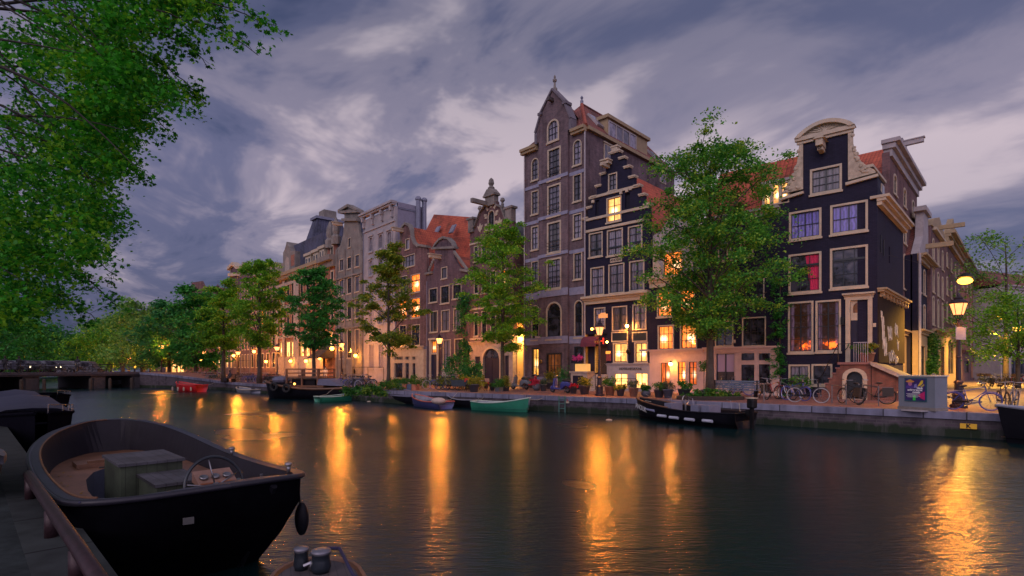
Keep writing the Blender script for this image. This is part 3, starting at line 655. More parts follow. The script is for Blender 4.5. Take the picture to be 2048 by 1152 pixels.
# --- stoop of the corner house: brick platform, steps going down to the left, iron rails, brick lean-to at the corner
def stoop():
    fr = FRA; OF = -1.5
    root = empty('stoop', (fr.a.x, fr.a.y, GZ), fr.ang, 'red brick stoop with side steps and arched cellar door before the black corner house', 'stoop')
    x0, zt = fr.P(1680,735,OF); x1, _ = fr.P(1742,735,OF); zt = DRA[2]-.02
    br = brick('stoop_brick', (0.17,0.07,0.055), (0.12,0.055,0.045), (0.11,0.08,0.07))
    ar = (x0+.25, x1-.3, 0.0, fr.P(1710,741,OF)[1])
    m = MB(); m.prism([(x0,0),(x1,0),(x1,zt-.12),(x0,zt-.12)], OF, -.004, [wpoly(ar[0],ar[1],.02,ar[3],.35)]); m.build('platform', br, root)
    MB().box(x0-.1,x1+.1,OF-.1,-.004,zt-.118,zt).build('slab', plain('red_slab', (0.22,0.10,0.09), .7), root)
    MB().prism(wpoly(ar[0]-.14,ar[1]+.14,.0,ar[3]+.12,.45), OF-.05, OF-.003, [wpoly(ar[0]+.05,ar[1]-.05,.02,ar[3]-.05,.35)]).build('cellar_door_surround', M['white'], root)
    MB().box(ar[0],ar[1],OF+.25,OF+.3,0,ar[3]).build('cellar_door', M['sash'], root)
    n = 6; xe, _ = fr.P(1636,780,OF); sp_ = MB(); tr = MB()
    for i in range(n):
        xa = x0+(xe-x0)*(i+1)/n; xb = x0+(xe-x0)*i/n; z = zt*(1-(i+1)/(n+1)); sp_.box(xa,xb-.002,OF,-.01,0,z-.06); tr.box(xa-.04,xb-.002,OF-.05,-.01,z-.058,z)
    sp_.build('steps', br, root); tr.build('treads', plain('red_slab', (0.3,0.2,0.17)), root)
    r = MB(); yr = OF+.08
    r.tube([(xe,yr,1.0),(xe+.2,yr,1.25),(x0-.1,yr,zt+.95),(x1-.6,yr,zt+.95)], .025, 6); r.tube([(xe,yr,0),(xe,yr,1.0)], .03, 6)
    r.tube([(x0-.1,yr,zt),(x0-.1,yr,zt+.95)], .025, 6)
    r.tube([(xe+.5,-.25,1.7),(x0+.2,-.25,zt+.9)], .02, 5)
    r.build('handrail', M['iron'], root)
    r = MB(); xs = x1-.75
    for i in range(7): r.tube([(xs+i*.1,yr,zt),(xs+i*.1,yr,zt+1.0)], .014, 5)
    r.tube([(xs-.02,yr,zt+1.0),(xs+.64,yr,zt+1.0)], .022, 5); r.tube([(xs+.62,yr,zt+.98),(xs+.62,-.05,zt+.98)], .02, 5); r.build('railing', plain('grey_iron', (.3,.3,.34), .4), root)
    # brick lean-to
    r2 = empty('brick_shed', (fr.a.x, fr.a.y, GZ), fr.ang, 'low red brick lean-to with sloping tiled roof at the foot of the graffiti wall', 'shed')
    xa = x1+.03; OB = -1.55
    xr1, _ = fr.P(1796,760,OB); zt0 = fr.P(1742,724,OB)[1]; zt1 = fr.P(1795,748,OB)[1]
    MB().prism([(xa,0),(xr1,0),(xr1,zt1-.15),(xa,zt0-.15)], OB, 1.7).build('wall', br, r2)
    b = MB(); b.prism([(xa-.02,zt0-.146),(xr1+.25,zt1-.27),(xr1+.25,zt1-.1),(xa-.02,zt0)], OB-.18, 2.6).build('roof', plain('weathered_roof_felt', (0.20,0.16,0.12), .8), r2)
    b = MB(); b.prism([(xa-.02,zt0-.16),(xr1+.28,zt1-.29),(xr1+.28,zt1-.08),(xa-.02,zt0+.02)], OB-.22, OB-.183).build('fascia', M['sandst'], r2)
    b = MB(); i = 0
    for i in range(14): y = OB+.1+i*.3; b.box(xr1+.18,xr1+.24,y,y+.12,0.1,zt1-.28)
    b.build('picket_side', M['ochre'], r2)
stoop()

# --- dark house with the white shop front behind the big elm
def dark_house():
    fr = Fr(online(1408, C0, D1), online(1559.5, C0, D1)); L = fr.L
    root = fr.root('canal_house', 'dark navy house behind the big elm with pinkish shop front and lit roof dormer', 'house', G_H)
    zc = fr.P(1530,420)[1]
    ws = [WN(fr,1430,1467,642,693,'gd',2,2), WN(fr,1484,1532,634,693,'gd',3,2), WN(fr,1425,1470,548,612,'gd',2,2), WN(fr,1480,1529,545,607,'gd',3,3), WN(fr,1436,1456,478,522,'gd',2,2), WN(fr,1460,1483,475,518,'gd',2,2), WN(fr,1487,1507,471,513,'gd',2,2)]
    gs = [WN(fr,1432,1471,706,765,'gbl',2,1,sill=False,fm='pink'), WN(fr,1482,1511,705,722,'gd',1,1,sill=False,fm='pink'), WN(fr,1517,1542,705,722,'gd',1,1,sill=False,fm='pink'),
          WN(fr,1482,1511,728,768,'gd',1,1,sill=False,fm='pink'), WN(fr,1517,1542,727,768,'gd',1,1,sill=False,fm='pink')]
    zs = fr.P(1480,700)[1]
    wall(root, [(0,zs),(L,zs),(L,zc),(0,zc)], ws, 'bb'); place_windows(root, ws, fw=.07)
    sh = wall(root, [(0,0),(L,0),(L,zs-.01),(0,zs-.01)], gs, 'pink', .35, 'shop_front', -.06)
    for w in gs: w['dep'] = -.06
    place_windows(sh, gs, fw=.04); cornice(sh, 0.05, L-.02, zs-.12, zs+.2, .22, 'pink', back=-.06)
    cornice(root, 0.05, L-.05, zc-.35, zc+.06, .4, 'lav')
    MB().box(.02,L-.02,.36,8,0,zc-.01).build('side_wall', M['bb'], root)
    zr = fr.P(1594,311,2.7)[1]
    # red roof with ridge along the street; lit dormer
    MB().add([(0,.1,zc),(L+.5,.1,zc),(L+.5,2.9,zr),(0,2.9,zr),(0,6.5,zc),(L+.5,6.5,zc)], [(0,1,2,3),(3,2,5,4),(0,3,4),(1,5,2),(0,4,5,1)]).build('roof', M['redtx'], root)
    r = fr.rect(1526,1583,366,415,.3); d = MB(); d.prism([(r[0],r[2]),(r[1],r[2]),(r[1],r[3]),(r[0],r[3])], .18, 2.2).build('dormer', M['white'], root)
    dm = [o for o in root.children if o.name.startswith('dormer')][0]
    MB().box(r[0]-.1,r[1]+.1,.05,2.3,r[3],r[3]+.14).build('dormer_roof', M['lav'], dm)
    n = 3
    for i in range(n):
        w = (r[1]-r[0]-.1)/n; window(dm, (r[0]+.05+i*w, r[0]+.05+(i+1)*w, r[2]+.1, r[3]-.08), 'ly', 1, 1, dep=.02, fw=.07, sm='lav', sill=False)
    x, z = fr.P(1470,650); MB().box(x-.1,x+.05,-.25,-.003,z-1.1,z-.9).build('mailbox', M['white'], root)
dark_house()

# --- small hotel annex with a lavender neck gable and orange lit windows
def orange_house():
    fr = Fr(P13, online(1408, C0, D1)); L = fr.L
    root = fr.root('canal_house', 'narrow dark house with orange lit windows under a white cornice beside the hotel', 'house', G_H)
    zc0 = fr.P(1350,572)[1]; zc1 = fr.P(1350,550)[1]; zs = fr.P(1360,702)[1]
    ws = [WN(fr,1314,1345,582,634,'lo',3,3), WN(fr,1358,1390,578,630,'lo',3,3), WN(fr,1315.5,1348,650,700.5,'lo',3,3), WN(fr,1360,1394,647,699,'lo',3,3,label='orange lit window with a table lamp')]
    fit(ws, 0, L)
    wall(root, [(0,zs),(L,zs),(L,zc0),(0,zc0)], ws, 'bb'); place_windows(root, ws)
    gs = [WN(fr,1321,1342,724,771,'lr',2,1,sill=False), WN(fr,1355,1373,722,772,'lo',2,4,sill=False), WN(fr,1377,1396,722,771,'lr',2,4,sill=False)]
    sh = wall(root, [(0,0),(L,0),(L,zs-.01),(0,zs-.01)], gs, 'pink', .35, 'shop_front', -.05); 
    for w in gs: w['dep'] = -.05
    place_windows(sh, gs, fw=.05, fm='pink'); cornice(sh, .04, L-.04, zs-.15, zs+.12, .2, 'pink', back=-.05)
    cornice(root, .02, L-.02, zc0, zc1, .4)
    # plastered gable above
    pts = fr.poly([(1301,None),(1301,470),(1320,455),(1330,440),(1345,432),(1366,428),(1380,436),(1392,452),(1406,462),(1406,None)]); pts[0] = (0.02,zc1); pts[-1] = (L-.02,zc1)
    w = [WN(fr,1321,1362,500,553,'lo',2,2,dep=.35)]
    wall(root, pts, w, 'lav', .3, 'gable', .35); place_windows(root, w)
    x0,_ = fr.P(1303,500); pg = fr.poly([(1303,556),(1318,556),(1320,535),(1311,520),(1306,505),(1303,500)]); MB().prism(pg, .22, .347).build('gable_scroll', M['white'], root)
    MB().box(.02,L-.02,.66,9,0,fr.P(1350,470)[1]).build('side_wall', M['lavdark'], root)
    gable_roof(root, .02, L-.02, fr.P(1350,470)[1], fr.P(1350,425)[1], .67, 9, 'dkred')
orange_house()

# --- stepped gable house, the hotel
def hotel():
    fr = Fr(P117, P13); L = fr.L
    root = fr.root('hotel', 'dark navy hotel with white capped stepped gable, lit basement and red orange pantile roof', 'hotel', G_H)
    xc = fr.X(1230); px = [(1299,409),(1289,389),(1279,371),(1269,353),(1259,333),(1249,315),(1239,302)]
    hw = [min(fr.X(p)-xc, L/2+.05) for p, _ in px]; hz = [fr.P(p, y)[1] for p, y in px]
    right = []; 
    for i in range(7):
        right.append((xc+hw[i], hz[i])); 
        if i < 6: right.append((xc+hw[i+1], hz[i]))
    x0, x1 = xc-hw[0], xc+hw[0]; zb = fr.P(1230,454)[1]
    out = [(0,0),(L,0),(L,zb),(x1,zb)]+right+[(2*xc-p[0],p[1]) for p in right[::-1]]+[(x0,zb),(0,zb)]
    out = [p for i, p in enumerate(out) if i == 0 or (abs(p[0]-out[i-1][0])+abs(p[1]-out[i-1][1])) > .02]
    zc0, zc1 = fr.P(1235,604)[1], fr.P(1235,588)[1]; zs = fr.P(1260,728)[1]
    ws = [WN(fr,1216.5,1234.6,346,382,'gc',2,3), WN(fr,1213,1243,393.5,443.7,'ly',2,3,label='warm yellow lit window high in the stepped gable'),
          WN(fr,1178,1205.5,465,514,'gc',2,3,transom=.3), WN(fr,1214,1246,458,511,'gc',2,3,transom=.3), WN(fr,1256,1285,451,500,'gc',2,3,transom=.3),
          WN(fr,1181,1208.6,534,590.5,'gc',2,3), WN(fr,1217,1249,527,587,'gc',2,3), WN(fr,1258.5,1289,521,582,'gc',2,3),
          WN(fr,1188,1211,615,659,'gc',2,3,sill=False), WN(fr,1224,1254.6,612,662,'gc',2,3,sill=False), WN(fr,1265,1293,608,660,'gc',2,3,sill=False),
          WN(fr,1226,1256,685,726,'ly',2,2), WN(fr,1268.7,1296,684,726,'ly',2,2)]
    nic = [fr.rect(1190.5,1198,400,430), fr.rect(1250,1260,386,416)]
    bs = [WN(fr,1229,1257,746.5,778,'lw',2,2,sill=False,fm='lav'), WN(fr,1271,1297,745.5,778,'lw',2,2,sill=False,fm='lav')]
    x214 = fr.X(1214.5)
    wall(root, [(x214,zs),(L,zs)]+out[2:]+[(0,fr.P(1190,668)[1]),(x214,fr.P(1190,668)[1])], ws+[dict(r=n) for n in nic], 'bb')
    place_windows(root, ws)
    b = MB()
    for r in nic: b.box(r[0],r[1],.15,.2,r[2],r[3])
    b.build_each('niche', M['black'], root)
    bw = wall(root, [(x214,0),(L,0),(L,zs-.01),(x214,zs-.01)], bs, 'lav', .35, 'basement_wall', -.06)
    for w in bs: w['dep'] = -.06
    place_windows(bw, bs, fw=.04, sm='iron', bar=.02); cornice(bw, x214-.03, L-.02, zs-.1, zs+.05, .12, 'lav', back=-.06)
    cornice(root, .02, L-.02, zc0, zc1, .5)
    # frames linking first floor and bel-etage, dark panels
    b = MB(); c = MB()
    for a, d in ((1223,1256),(1264.5,1295)):
        r = fr.rect(a,d,664,683); b.prism([(r[0],r[2]-.02),(r[1],r[2]-.02),(r[1],r[3]+.02),(r[0],r[3]+.02)], -.03, -.003, [[(r[0]+.08,r[2]+.06),(r[1]-.08,r[2]+.06),(r[1]-.08,r[3]-.06),(r[0]+.08,r[3]-.06)]]); c.box(r[0]+.08,r[1]-.08,-.012,-.003,r[2]+.06,r[3]-.06)
    b.build_each('panel_frame', M['white'], root); c.build_each('panel', M['sash'], root)
    # step caps and string courses
    cp = MB()
    for i in range(7):
        for sg in (1, -1):
            xo = xc+sg*hw[i]; xi = xc+sg*(hw[i+1] if i < 6 else 0); a, d = min(xo+sg*.1, xi-sg*.05), max(xo+sg*.1, xi-sg*.05)
            if i == 6 and sg < 0: continue
            if i == 6: a, d = xc-hw[6]-.1, xc+hw[6]+.1
            cp.box(a, d, -.14, .36, hz[i]+.002, hz[i]+.10); cp.box(a+.03, d-.03, -.10, .33, hz[i]-.07, hz[i])
    cp.box(xc-.22, xc+.22, -.12, .3, hz[6]+.102, hz[6]+.35); cp.box(xc-.3, xc+.3, -.16, .34, hz[6]+.352, hz[6]+.45)
    cp.build_each('step_cap', M['white'], root)
    sc = MB()
    for (a, d, y) in ((1178.7,1279,384),(1171,1299,428),(1171,1299,452)):
        zq = fr.P(1230,y)[1]; sc.box(max(fr.X(a),.0), min(fr.X(d),L), -.10, -.003, zq-.09, zq+.09)
    for px_, y in ((1187,402),(1243,384),(1255,380),(1262,376)): x, z = fr.P(px_, y); sc.box(x-.1,x+.1,-.13,-.003,z-.16,z+.05)
    sc.build_each('string_course', M['white'], root)
    hx, hz_ = fr.P(1217,336); h = MB(); h.box(hx-.12,hx+.12,-.9,-.003,hz_-.05,hz_+.18); h.box(hx-.3,hx+.3,-.5,-.003,hz_+.182,hz_+.4); h.box(hx-.36,hx+.36,-.6,-.003,hz_+.402,hz_+.5); hb = h.build('hoist_beam', M['white'], root)
    MB().tube([(hx,-.8,hz_-.05),(hx,-.8,hz_-.4)], .04, 5).build('hook', M['iron'], hb)
    x, z = fr.P(1232.5,520); p = MB(); p.box(x-.48,x+.48,-.05,-.003,z-.15,z+.15); pq = p.build('name_plaque', M['white'], root); text('ANDERS', .24, 'iron', pq, (x,-.055,z), ext=.005, bold=.004)
    x, z = fr.P(1262,738); text('HOTELHEGRA.NL', .23, plain('bronze_letters', (.10,.07,.06), .4, .5), bw, (x,-.075,z), ext=.012, bold=.006)
    za = fr.P(1232,470)[1]; MB().box(.03,L-.03,.31,10,0,za).build('side_wall', M['wb'], root)
    gable_roof(root, .0, L, za, fr.P(1243,330)[1], .31, 10.5, 'redt', xc=xc, over=.05)
    # entrance bay, left: recessed door, yellow doorpost, stairs, awning, neon
    e = MB(); x = fr.X(1190.5); e.box(x,x+.12,-.05,.25,1.25,fr.P(1190,668)[1]-.02); e.box(.02,.1,-.05,.25,1.0,fr.P(1180,668)[1]-.02); e.build('doorpost', plain('yellow_doorpost', (.62,.42,.10), .5), root)
    MB().box(.1,x214,.28,.305,0,fr.P(1190,668)[1]).build('entrance_recess', M['navy'], root)
    d = MB(); d.box(x+.2,x214-.06,.18,.27,1.2,3.4); d.build('door', plain('dark_wood_door', (.05,.03,.02), .4), root)
    st = MB()
    for i in range(7): st.box(x+.1-.0, x214+.1, -1.7+i*.24, -.07, .0+.165*i, .165*(i+1)-.004)
    st.build('entrance_steps', M['sandst'], root)
    pf = MB(); pf.box(-.55,x,-1.0,-.05,0,1.25); pf.box(-.65,x+.05,-1.08,-.05,1.254,1.36); pf.build('entrance_platform', M['sandst'], root)
    MB().box(-.35,x-.35,-1.03,-1.004,.05,1.05).build('cellar_hatch', M['black'], root)
    kz = fr.P(1200,707)[1]
    n1 = MB(); n1.box(-.35,x-.25,-.75,-.25,1.362,1.9); n1.build('menu_cabinet', emit('lit_cabinet', (1.0,.50,.14), 0.9), root)
    rl = MB(); rl.tube([(x214+.12,-1.65,.1),(x214+.12,-1.65,1.1),(x214+.12,-.1,2.1)], .025, 5); rl.tube([(x214+.12,-1.65,.9),(L-.1,-1.65,.9)], .018, 5); rl.tube([(L-.1,-1.65,0),(L-.1,-1.65,.9)], .02, 5); rl.build('handrail', M['iron'], root)
    ax0, ax1 = fr.X(1169.5,-.6)+.0, fr.X(1192,-.6)-.1; az = fr.P(1181,689,-.6)[1]; k = 10; vs = []; 
    aw = MB()
    for i in range(k+1):
        a_ = math.pi/2*i/k
        for xx in (0.05, ax1+.1): vs.append((xx, -.03-.62*math.sin(a_), az+.62*math.cos(a_)))
    aw.add(vs, [(2*i,2*i+1,2*i+3,2*i+2) for i in range(k)]); 
    for xx in (0.05, ax1+.1):
        aw.add([(xx,-.03,az)]+[(xx,-.03-.62*math.sin(math.pi/2*i/k), az+.62*math.cos(math.pi/2*i/k)) for i in range(k+1)], [(0,i,i+1) for i in range(1,k+1)])
    aw.box(.05, ax1+.1, -.665, -.64, az-.15, az+.02)
    aw.build('awning', plain('crimson_canvas', (.13,.025,.045), .85, var=.2), root)
    nz = fr.P(1200,683)[1]; nx = fr.X(1200); nb = MB(); nb.box(nx-.45,nx+.6,-.10,-.004,nz-.32,nz+.32); nbo = nb.build('neon_sign', M['black'], root); text('SH', .62, emit('red_neon', (1,.05,.02), 1.6), nbo, (nx+.08,-.13,nz), ext=.02, bold=.01)
    for pxx, pyy, w_, h_ in ((1217,705,.36,.2),): x_, z_ = fr.P(pxx,pyy); q = MB(); q.box(x_-w_/2,x_+w_/2,-.08,-.004,z_-h_/2,z_+h_/2); q.build('lit_notice_box', emit('orange_notice', (1,.35,.05), 1.6), root)
    x_, z_ = fr.P(1218,714); q = MB(); q.box(x_-.2,x_+.2,-.06,-.004,z_-.28,z_+.28); q.build('wall_poster', plain('dark_poster', (.25,.05,.05), .4, var=.6, scale=9), root)
    x_, z_ = fr.P(1294,701); q = MB(); q.box(x_-.3,x_+.3,-.5,-.25,z_-.07,z_+.07); q.tube([(x_,-.3,z_),(x_,0,z_-.05)],.03,5); q.build('wall_spotlight', M['lav'], root)
    x_, z_ = fr.P(1259,703); q = MB(); q.ball((x_,-.2,z_),.14,.14,.18); q.build('round_lantern', M['iron'], root)
    # hanging lit signboard
    x_, z_ = fr.P(1206,632,-1.0); q = MB(); q.box(x_-.35,x_+.35,-1.05,-.95,z_-.13,z_+.13); q.box(x_-.2,x_+.2,-1.04,-.96,z_+.13,z_+.22); hs = q.build('hanging_sign', emit('gilt_sign', (1.0,.38,.12), .9), root)
    MB().tube([(x_,-1.0,z_+.2),(x_,-1.0,z_+.35),(x_,0,z_+.35)],.02,5).build('bracket', M['iron'], hs)
    # pipe between the two houses
    return fr
FRG = hotel()

# --- tall warehouse
def warehouse():
    fr = Fr(P105, P117); L = fr.L
    root = fr.root('warehouse', 'tall brown brick warehouse with spired hoist gable, grey stone bands and hipped red tile roof', 'warehouse', G_H)
    ze = fr.P(1110,282)[1]; cb0, cb1 = fr.X(1081.5), fr.X(1139)
    cols_ = [(1062.5,1078),(1097,1126),(1146,1164.5)]
    rows_ = [(316,361,'r'),(380,429,0),(451,500,0),(522,570,0)]
    lw = [WN(fr,1062.5,1077.5,316,361,'gc',2,4,rise='round'), WN(fr,1062.5,1077.5,381,429,'gc',2,4), WN(fr,1062.5,1077.5,452,500,'gc',2,4), WN(fr,1062.5,1077.5,522,570,'gc',2,4), WN(fr,1063,1079,610,680,'gd',2,1,rise='round',transom=.62)]
    rw = [WN(fr,1146,1163.5,279,330.5,'gc',2,4,rise='round'), WN(fr,1146,1163.5,348,403,'gc',2,4), WN(fr,1146,1164,427,478,'gc',2,4,label='window with warm reflection in its lower panes'), WN(fr,1147,1164.6,504.6,559,'gc',2,4), WN(fr,1148.5,1166,600,675,'gd',2,1,rise='round',transom=.62)]
    cw = [WN(fr,1099,1125.5,297,361,'gc',3,5), WN(fr,1098.5,1125.5,370,434,'gc',3,5), WN(fr,1098,1126,444,507,'gc',3,5), WN(fr,1097,1126.5,517,579,'gc',3,5), WN(fr,1096,1127.4,603.5,679,'gd',1,1,rise=.75,transom=.6)]
    gw = [WN(fr,1064,1079,696,753,'lm',2,3,sill=False,fm='sash'), WN(fr,1149,1166,693,756,'gd',1,1,sill=False,fm='sash')]
    gc = [WN(fr,1097,1127,706,757,'ldim',4,2,sill=False,fm='sash')]
    fit(lw+rw+gw, 0, L)
    wall(root, [(0,0),(L,0),(L,ze),(0,ze)], lw+rw+gw+[dict(r=(cb0+.05,cb1-.05,.1,ze-.2))], 'wb')
    # projecting middle bay rising into the gable
    zg0 = ze+.35; zt = fr.P(1108.5,180)[1]; xc = (cb0+cb1)/2; hwd = (cb1-cb0)/2
    gz1 = fr.P(1090,252)[1]; gz2 = fr.P(1090,228)[1]
    aw = [WN(fr,1098,1122,240,285,'gc',3,3,rise='round')]
    out = [(cb0,0),(cb1,0),(cb1,ze+.3),(xc+hwd*1.2,ze+.32),(xc+hwd*1.2,gz1-.35),(xc+hwd*.8,gz2+.15),(xc,zt-.1),(xc-hwd*.8,gz2+.15),(xc-hwd*1.2,gz1-.35),(xc-hwd*1.2,ze+.32),(cb0,ze+.3)]
    mid = wall(root, out, cw+gc+aw, 'wb', .5, 'hoist_bay', -.22)
    for w in cw+gc+aw: w['dep'] = -.22
    place_windows(root, lw+rw); place_windows(root, gw); place_windows(mid, cw+aw, fw=.13); place_windows(mid, gc)
    # balconette rails
    rl = MB()
    for w in cw[:4]:
        x0, x1, z0, z1 = w['r']
        for k in (.35,.6,.85): rl.tube([(x0+.05,-.30,z0+k),(x1-.05,-.30,z0+k)], .018, 4)
    rl.build('balcony_rail', M['iron'], mid)
    # gable coping, kneelers and finial
    cp = MB(); y0, y1 = -.34, .34
    def sl(a, b_, w_=.13):
        a = Vector((a[0],0,a[1])); b_ = Vector((b_[0],0,b_[1])); d = (b_-a).normalized(); n = Vector((-d.z,0,d.x)); cp.obox((a+b_)/2+n*.0, (b_-a)/2, (0,.36,0), n*w_)
    for sg in (1,-1):
        sl((xc+sg*hwd*1.24,gz1-.4),(xc+sg*hwd*.8,gz2+.12),.07); sl((xc+sg*hwd*.88,gz2+.02),(xc,zt-.03),.07); cp.box(xc+sg*hwd*.86-.2,xc+sg*hwd*.86+.2,-.40,.3,gz2-.12,gz2+.08)
        cp.box(xc+sg*hwd*1.2-.12,xc+sg*hwd*1.2+.12,-.30,.33,gz1-1.3,gz1-.42)
    cp.build('gable_coping', plain('dark_gable_stone', (.13,.115,.14), .85), mid)
    MB().add([(xc-hwd*.8,-.2,gz2+.14),(xc+hwd*.8,-.2,gz2+.14),(xc,-.2,zt-.12),(xc,2.6,gz2+.6),(xc-hwd*1.0,2.2,gz2-1.4),(xc+hwd*1.0,2.2,gz2-1.4)],[(0,2,3,4),(2,1,5,3)]).build('spire_roof', M['dkred'], mid)
    f = MB().lathe([(.2,-.1),(.2,.25),(.1,.3),(.07,.7),(.16,.8),(.16,.95),(.05,1.0),(.09,1.15),(.02,1.3)], (xc,0,zt-.15), 8).build('finial', M['stone'], mid)
    MB().box(xc-.12,xc+.12,-.75,-.225,gz2+.5,gz2+.75).build('hoist_beam', plain('dark_timber', (.05,.04,.04)), mid)
    # stone bands
    bd = MB()
    for (yl, yr) in ((379,340.5),(451,416.5),(522,500),(597.7,577),(687.6,675)):
        zq = (fr.P(1052,yl)[1]+fr.P(1169,yr)[1])/2; h = .13 if yl < 590 else .28
        bd.box(0,cb0-.003,-.05,-.003,zq-h,zq+h); bd.box(cb1+.003,L,-.05,-.003,zq-h,zq+h); bd.box(cb0-.05,cb1+.05,-.30,-.223,zq-h+.05,zq+h+.05)
    bd.build_each('stone_band', M['bluestone'], root)
    pl = MB()
    for a, d in ((1052,1062),(1081,1095),(1129,1143),(1167,1170)): pl.box(fr.X(a),fr.X(d),-.42,-.23,0,.9)
    pl.build_each('plinth', M['bluestone'], root)
    # cornice and gutter (butts against the bay), side return
    c = MB()
    for a, d in ((-.25,cb0-.3),(cb1+.35,L+.15)): c.box(a,d,-.42,.1,ze,ze+.22); c.box(a,d,-.3,-.003,ze-.2,ze-.002)
    c.build('cornice', M['ochre'], root)
    # side walls follow the plot: parallel to the alley
    sf = Fr(P117, (P117[0]+.691*14, P117[1]+.723*14)); bk = 13.8
    # corners of the plan in local coordinates
    def loc(w): v_ = Vector((w[0],w[1]))-fr.a; return (v_.dot(fr.e), v_.dot(fr.n))
    A_, B_ = (0,.3), (L,.3); Cc = loc((P117[0]+.691*bk, P117[1]+.723*bk)); Dd = loc((P105[0]+.691*bk, P105[1]+.723*bk))
    cor = [(0.02,.3),(L-.02,.3),(Cc[0],Cc[1]),(Dd[0],Dd[1])]
    b = MB(); b.add([(x,y,0) for x,y in cor]+[(x,y,ze) for x,y in cor], [(0,3,2,1),(4,5,6,7),(0,1,5,4),(1,2,6,5),(2,3,7,6),(3,0,4,7)]); b.build('side_wall', M['wb'], root)
    zr = ze+(fr.P(1110,186)[1]-ze)*1.12; ex = (Cc[0]-L, Cc[1]-.3); nn = math.hypot(*ex); ux, uy = ex[0]/nn, ex[1]/nn
    px_ = fr.X(1156, 3.4); rx0 = (L/2+ux*3.6, .0+uy*3.6+.1); rx1 = (L/2+ux*(nn-1.0), uy*(nn-1.0)+.3)
    v_ = [(-.15,-.1,ze+.225),(L+.15,-.1,ze+.225),(Cc[0]+.15,Cc[1],ze+.225),(Dd[0],Dd[1],ze+.225),(rx0[0],rx0[1],zr),(rx1[0],rx1[1],zr)]
    MB().add(v_, [(0,1,4),(1,2,5,4),(2,3,5),(3,0,4,5),(0,3,2,1)]).build('roof', M['dkred'], root)
    hp = MB(); hp.tube([v_[1],v_[4]], .15, 6); hp.build('hip_tiles', plain('orange_ridge_tile', (.26,.06,.035), .8), root)
    hp = MB(); hp.tube([v_[4],v_[5]], .12, 6); hp.build('ridge', M['dkred'], root)
    MB().lathe([(.12,0),(.14,.3),(.06,.4),(.13,.55),(.05,.7)], (rx0[0],rx0[1],zr), 8).build('roof_finial', M['lead'], root)
    # gutter along the side
    g = MB(); a = Vector((L+.12,.1,ze+.11)); d = Vector((Cc[0]+.12,Cc[1],ze+.11)); dr_ = (d-a).normalized(); nr = Vector((dr_.y,-dr_.x,0)); g.obox((a+d)/2, (d-a)/2, nr*.16, (0,0,.13)); g.build('side_gutter', M['ochre'], root)
    # dormer of ochre boards with four tall panes on the side slope
    slope0 = Vector((L,.3,ze)); 
    def side(s_, out_, z): return Vector((L+ux*s_+uy*out_, .3+uy*s_-ux*out_, z))
    s0 = (sf.X(1218),sf.X(1276),sf.X(1298))
    z0 = ze+.3; z1 = ze+.3+1.75
    def sbox(b_, sa, sb, oa, ob, za, zb):
        c_ = (side(sa,oa,za)+side(sb,ob,zb))/2; b_.obox(c_, Vector((ux,uy,0))*(sb-sa)/2, Vector((uy,-ux,0))*(ob-oa)/2, (0,0,(zb-za)/2))
    dm = MB(); sbox(dm, s0[0], s0[2], -2.4, -.35, z0, z1); dm = dm.build('dormer', M['ochre'], root)
    q = MB(); sbox(q, s0[0]-.2, s0[2]+.2, -2.5, -.15, z1+.002, z1+.26); q.build('dormer_roof', M['ochre'], dm)
    n = 4; w_ = (s0[1]-s0[0]-.3)/n; fq = MB(); 
    for i in range(n+1): s_ = s0[0]+.15+i*w_; sbox(fq, s_-.05, s_+.05, -.347, -.26, z0+.1, z1-.15)
    sbox(fq, s0[0]+.2, s0[1]-.2, -.347, -.27, z1-.25, z1-.14); fq.build('dormer_frame', M['lav'], dm)
    for i in range(n):
        s_ = s0[0]+.15+i*w_; p_ = MB(); sbox(p_, s_+.06, s_+w_-.06, -.345, -.31, z0+.12, z1-.27); p_.build('pane', M['gc'], dm)
    ch = MB(); s_ = sf.X(1272); sbox(ch, s_, s_+2.4, -3.4, -2.6, z1-.2, z1+1.1); ch.build('chimney', M['lead'], root)
    # skylights lie on the slope
    cen = Vector((L/2,.3,0)); 
    def onslope(s_, f):
        a = side(s_,0.15,ze+.225); r_ = Vector((L/2+ux*s_, uy*s_+.1, zr)); return a+(r_-a)*f, (r_-a).normalized()
    for px2, f in ((1212,.42),(1318,.25)):
        s_ = sf.X(px2); c_, d_ = onslope(s_, f); n_ = Vector((ux,uy,0)).cross(d_).normalized(); n_ = n_ if n_.z > 0 else -n_
        k = MB(); k.obox(c_+n_*.08, Vector((ux,uy,0))*.45, d_*.75, n_*.08); ko = k.build('skylight', M['lav'], root); k = MB(); k.obox(c_+n_*.17, Vector((ux,uy,0))*.36, d_*.64, n_*.012); k.build('pane', M['gc'], ko)
    # windows in the side wall
    for a, d, y0_, y1_ in ((1203,1217,287,327),(1316,1328,345,365)):
        sa, sb = sf.X(a), sf.X(d); z0_ = sf.P((a+d)/2,y1_)[1]; z1_ = sf.P((a+d)/2,y0_)[1]
        k = MB(); sbox(k, sa, sb, -.05, .04, z0_, z1_); sbox(k, sa-.1, sb+.1, .0, .1, z1_, z1_+.12); ko = k.build('window', M['white'], root)
        k = MB(); m_ = (sa+sb)/2; sbox(k, sa+.09, m_-.04, -.02, .055, z0_+.1, z1_-.1); sbox(k, m_+.04, sb-.09, -.02, .055, z0_+.1, z1_-.1); k.build('pane', M['gc'], ko)
    # drainpipe
    MB().tube([(L+.08,-.12,0),(L+.08,-.12,ze-.1)], .06, 6).build('drainpipe', M['lav'], root)
    MB().tube([(.05,-.12,0),(.05,-.12,ze-.1)], .05, 6).build('drainpipe', M['lav'], root)
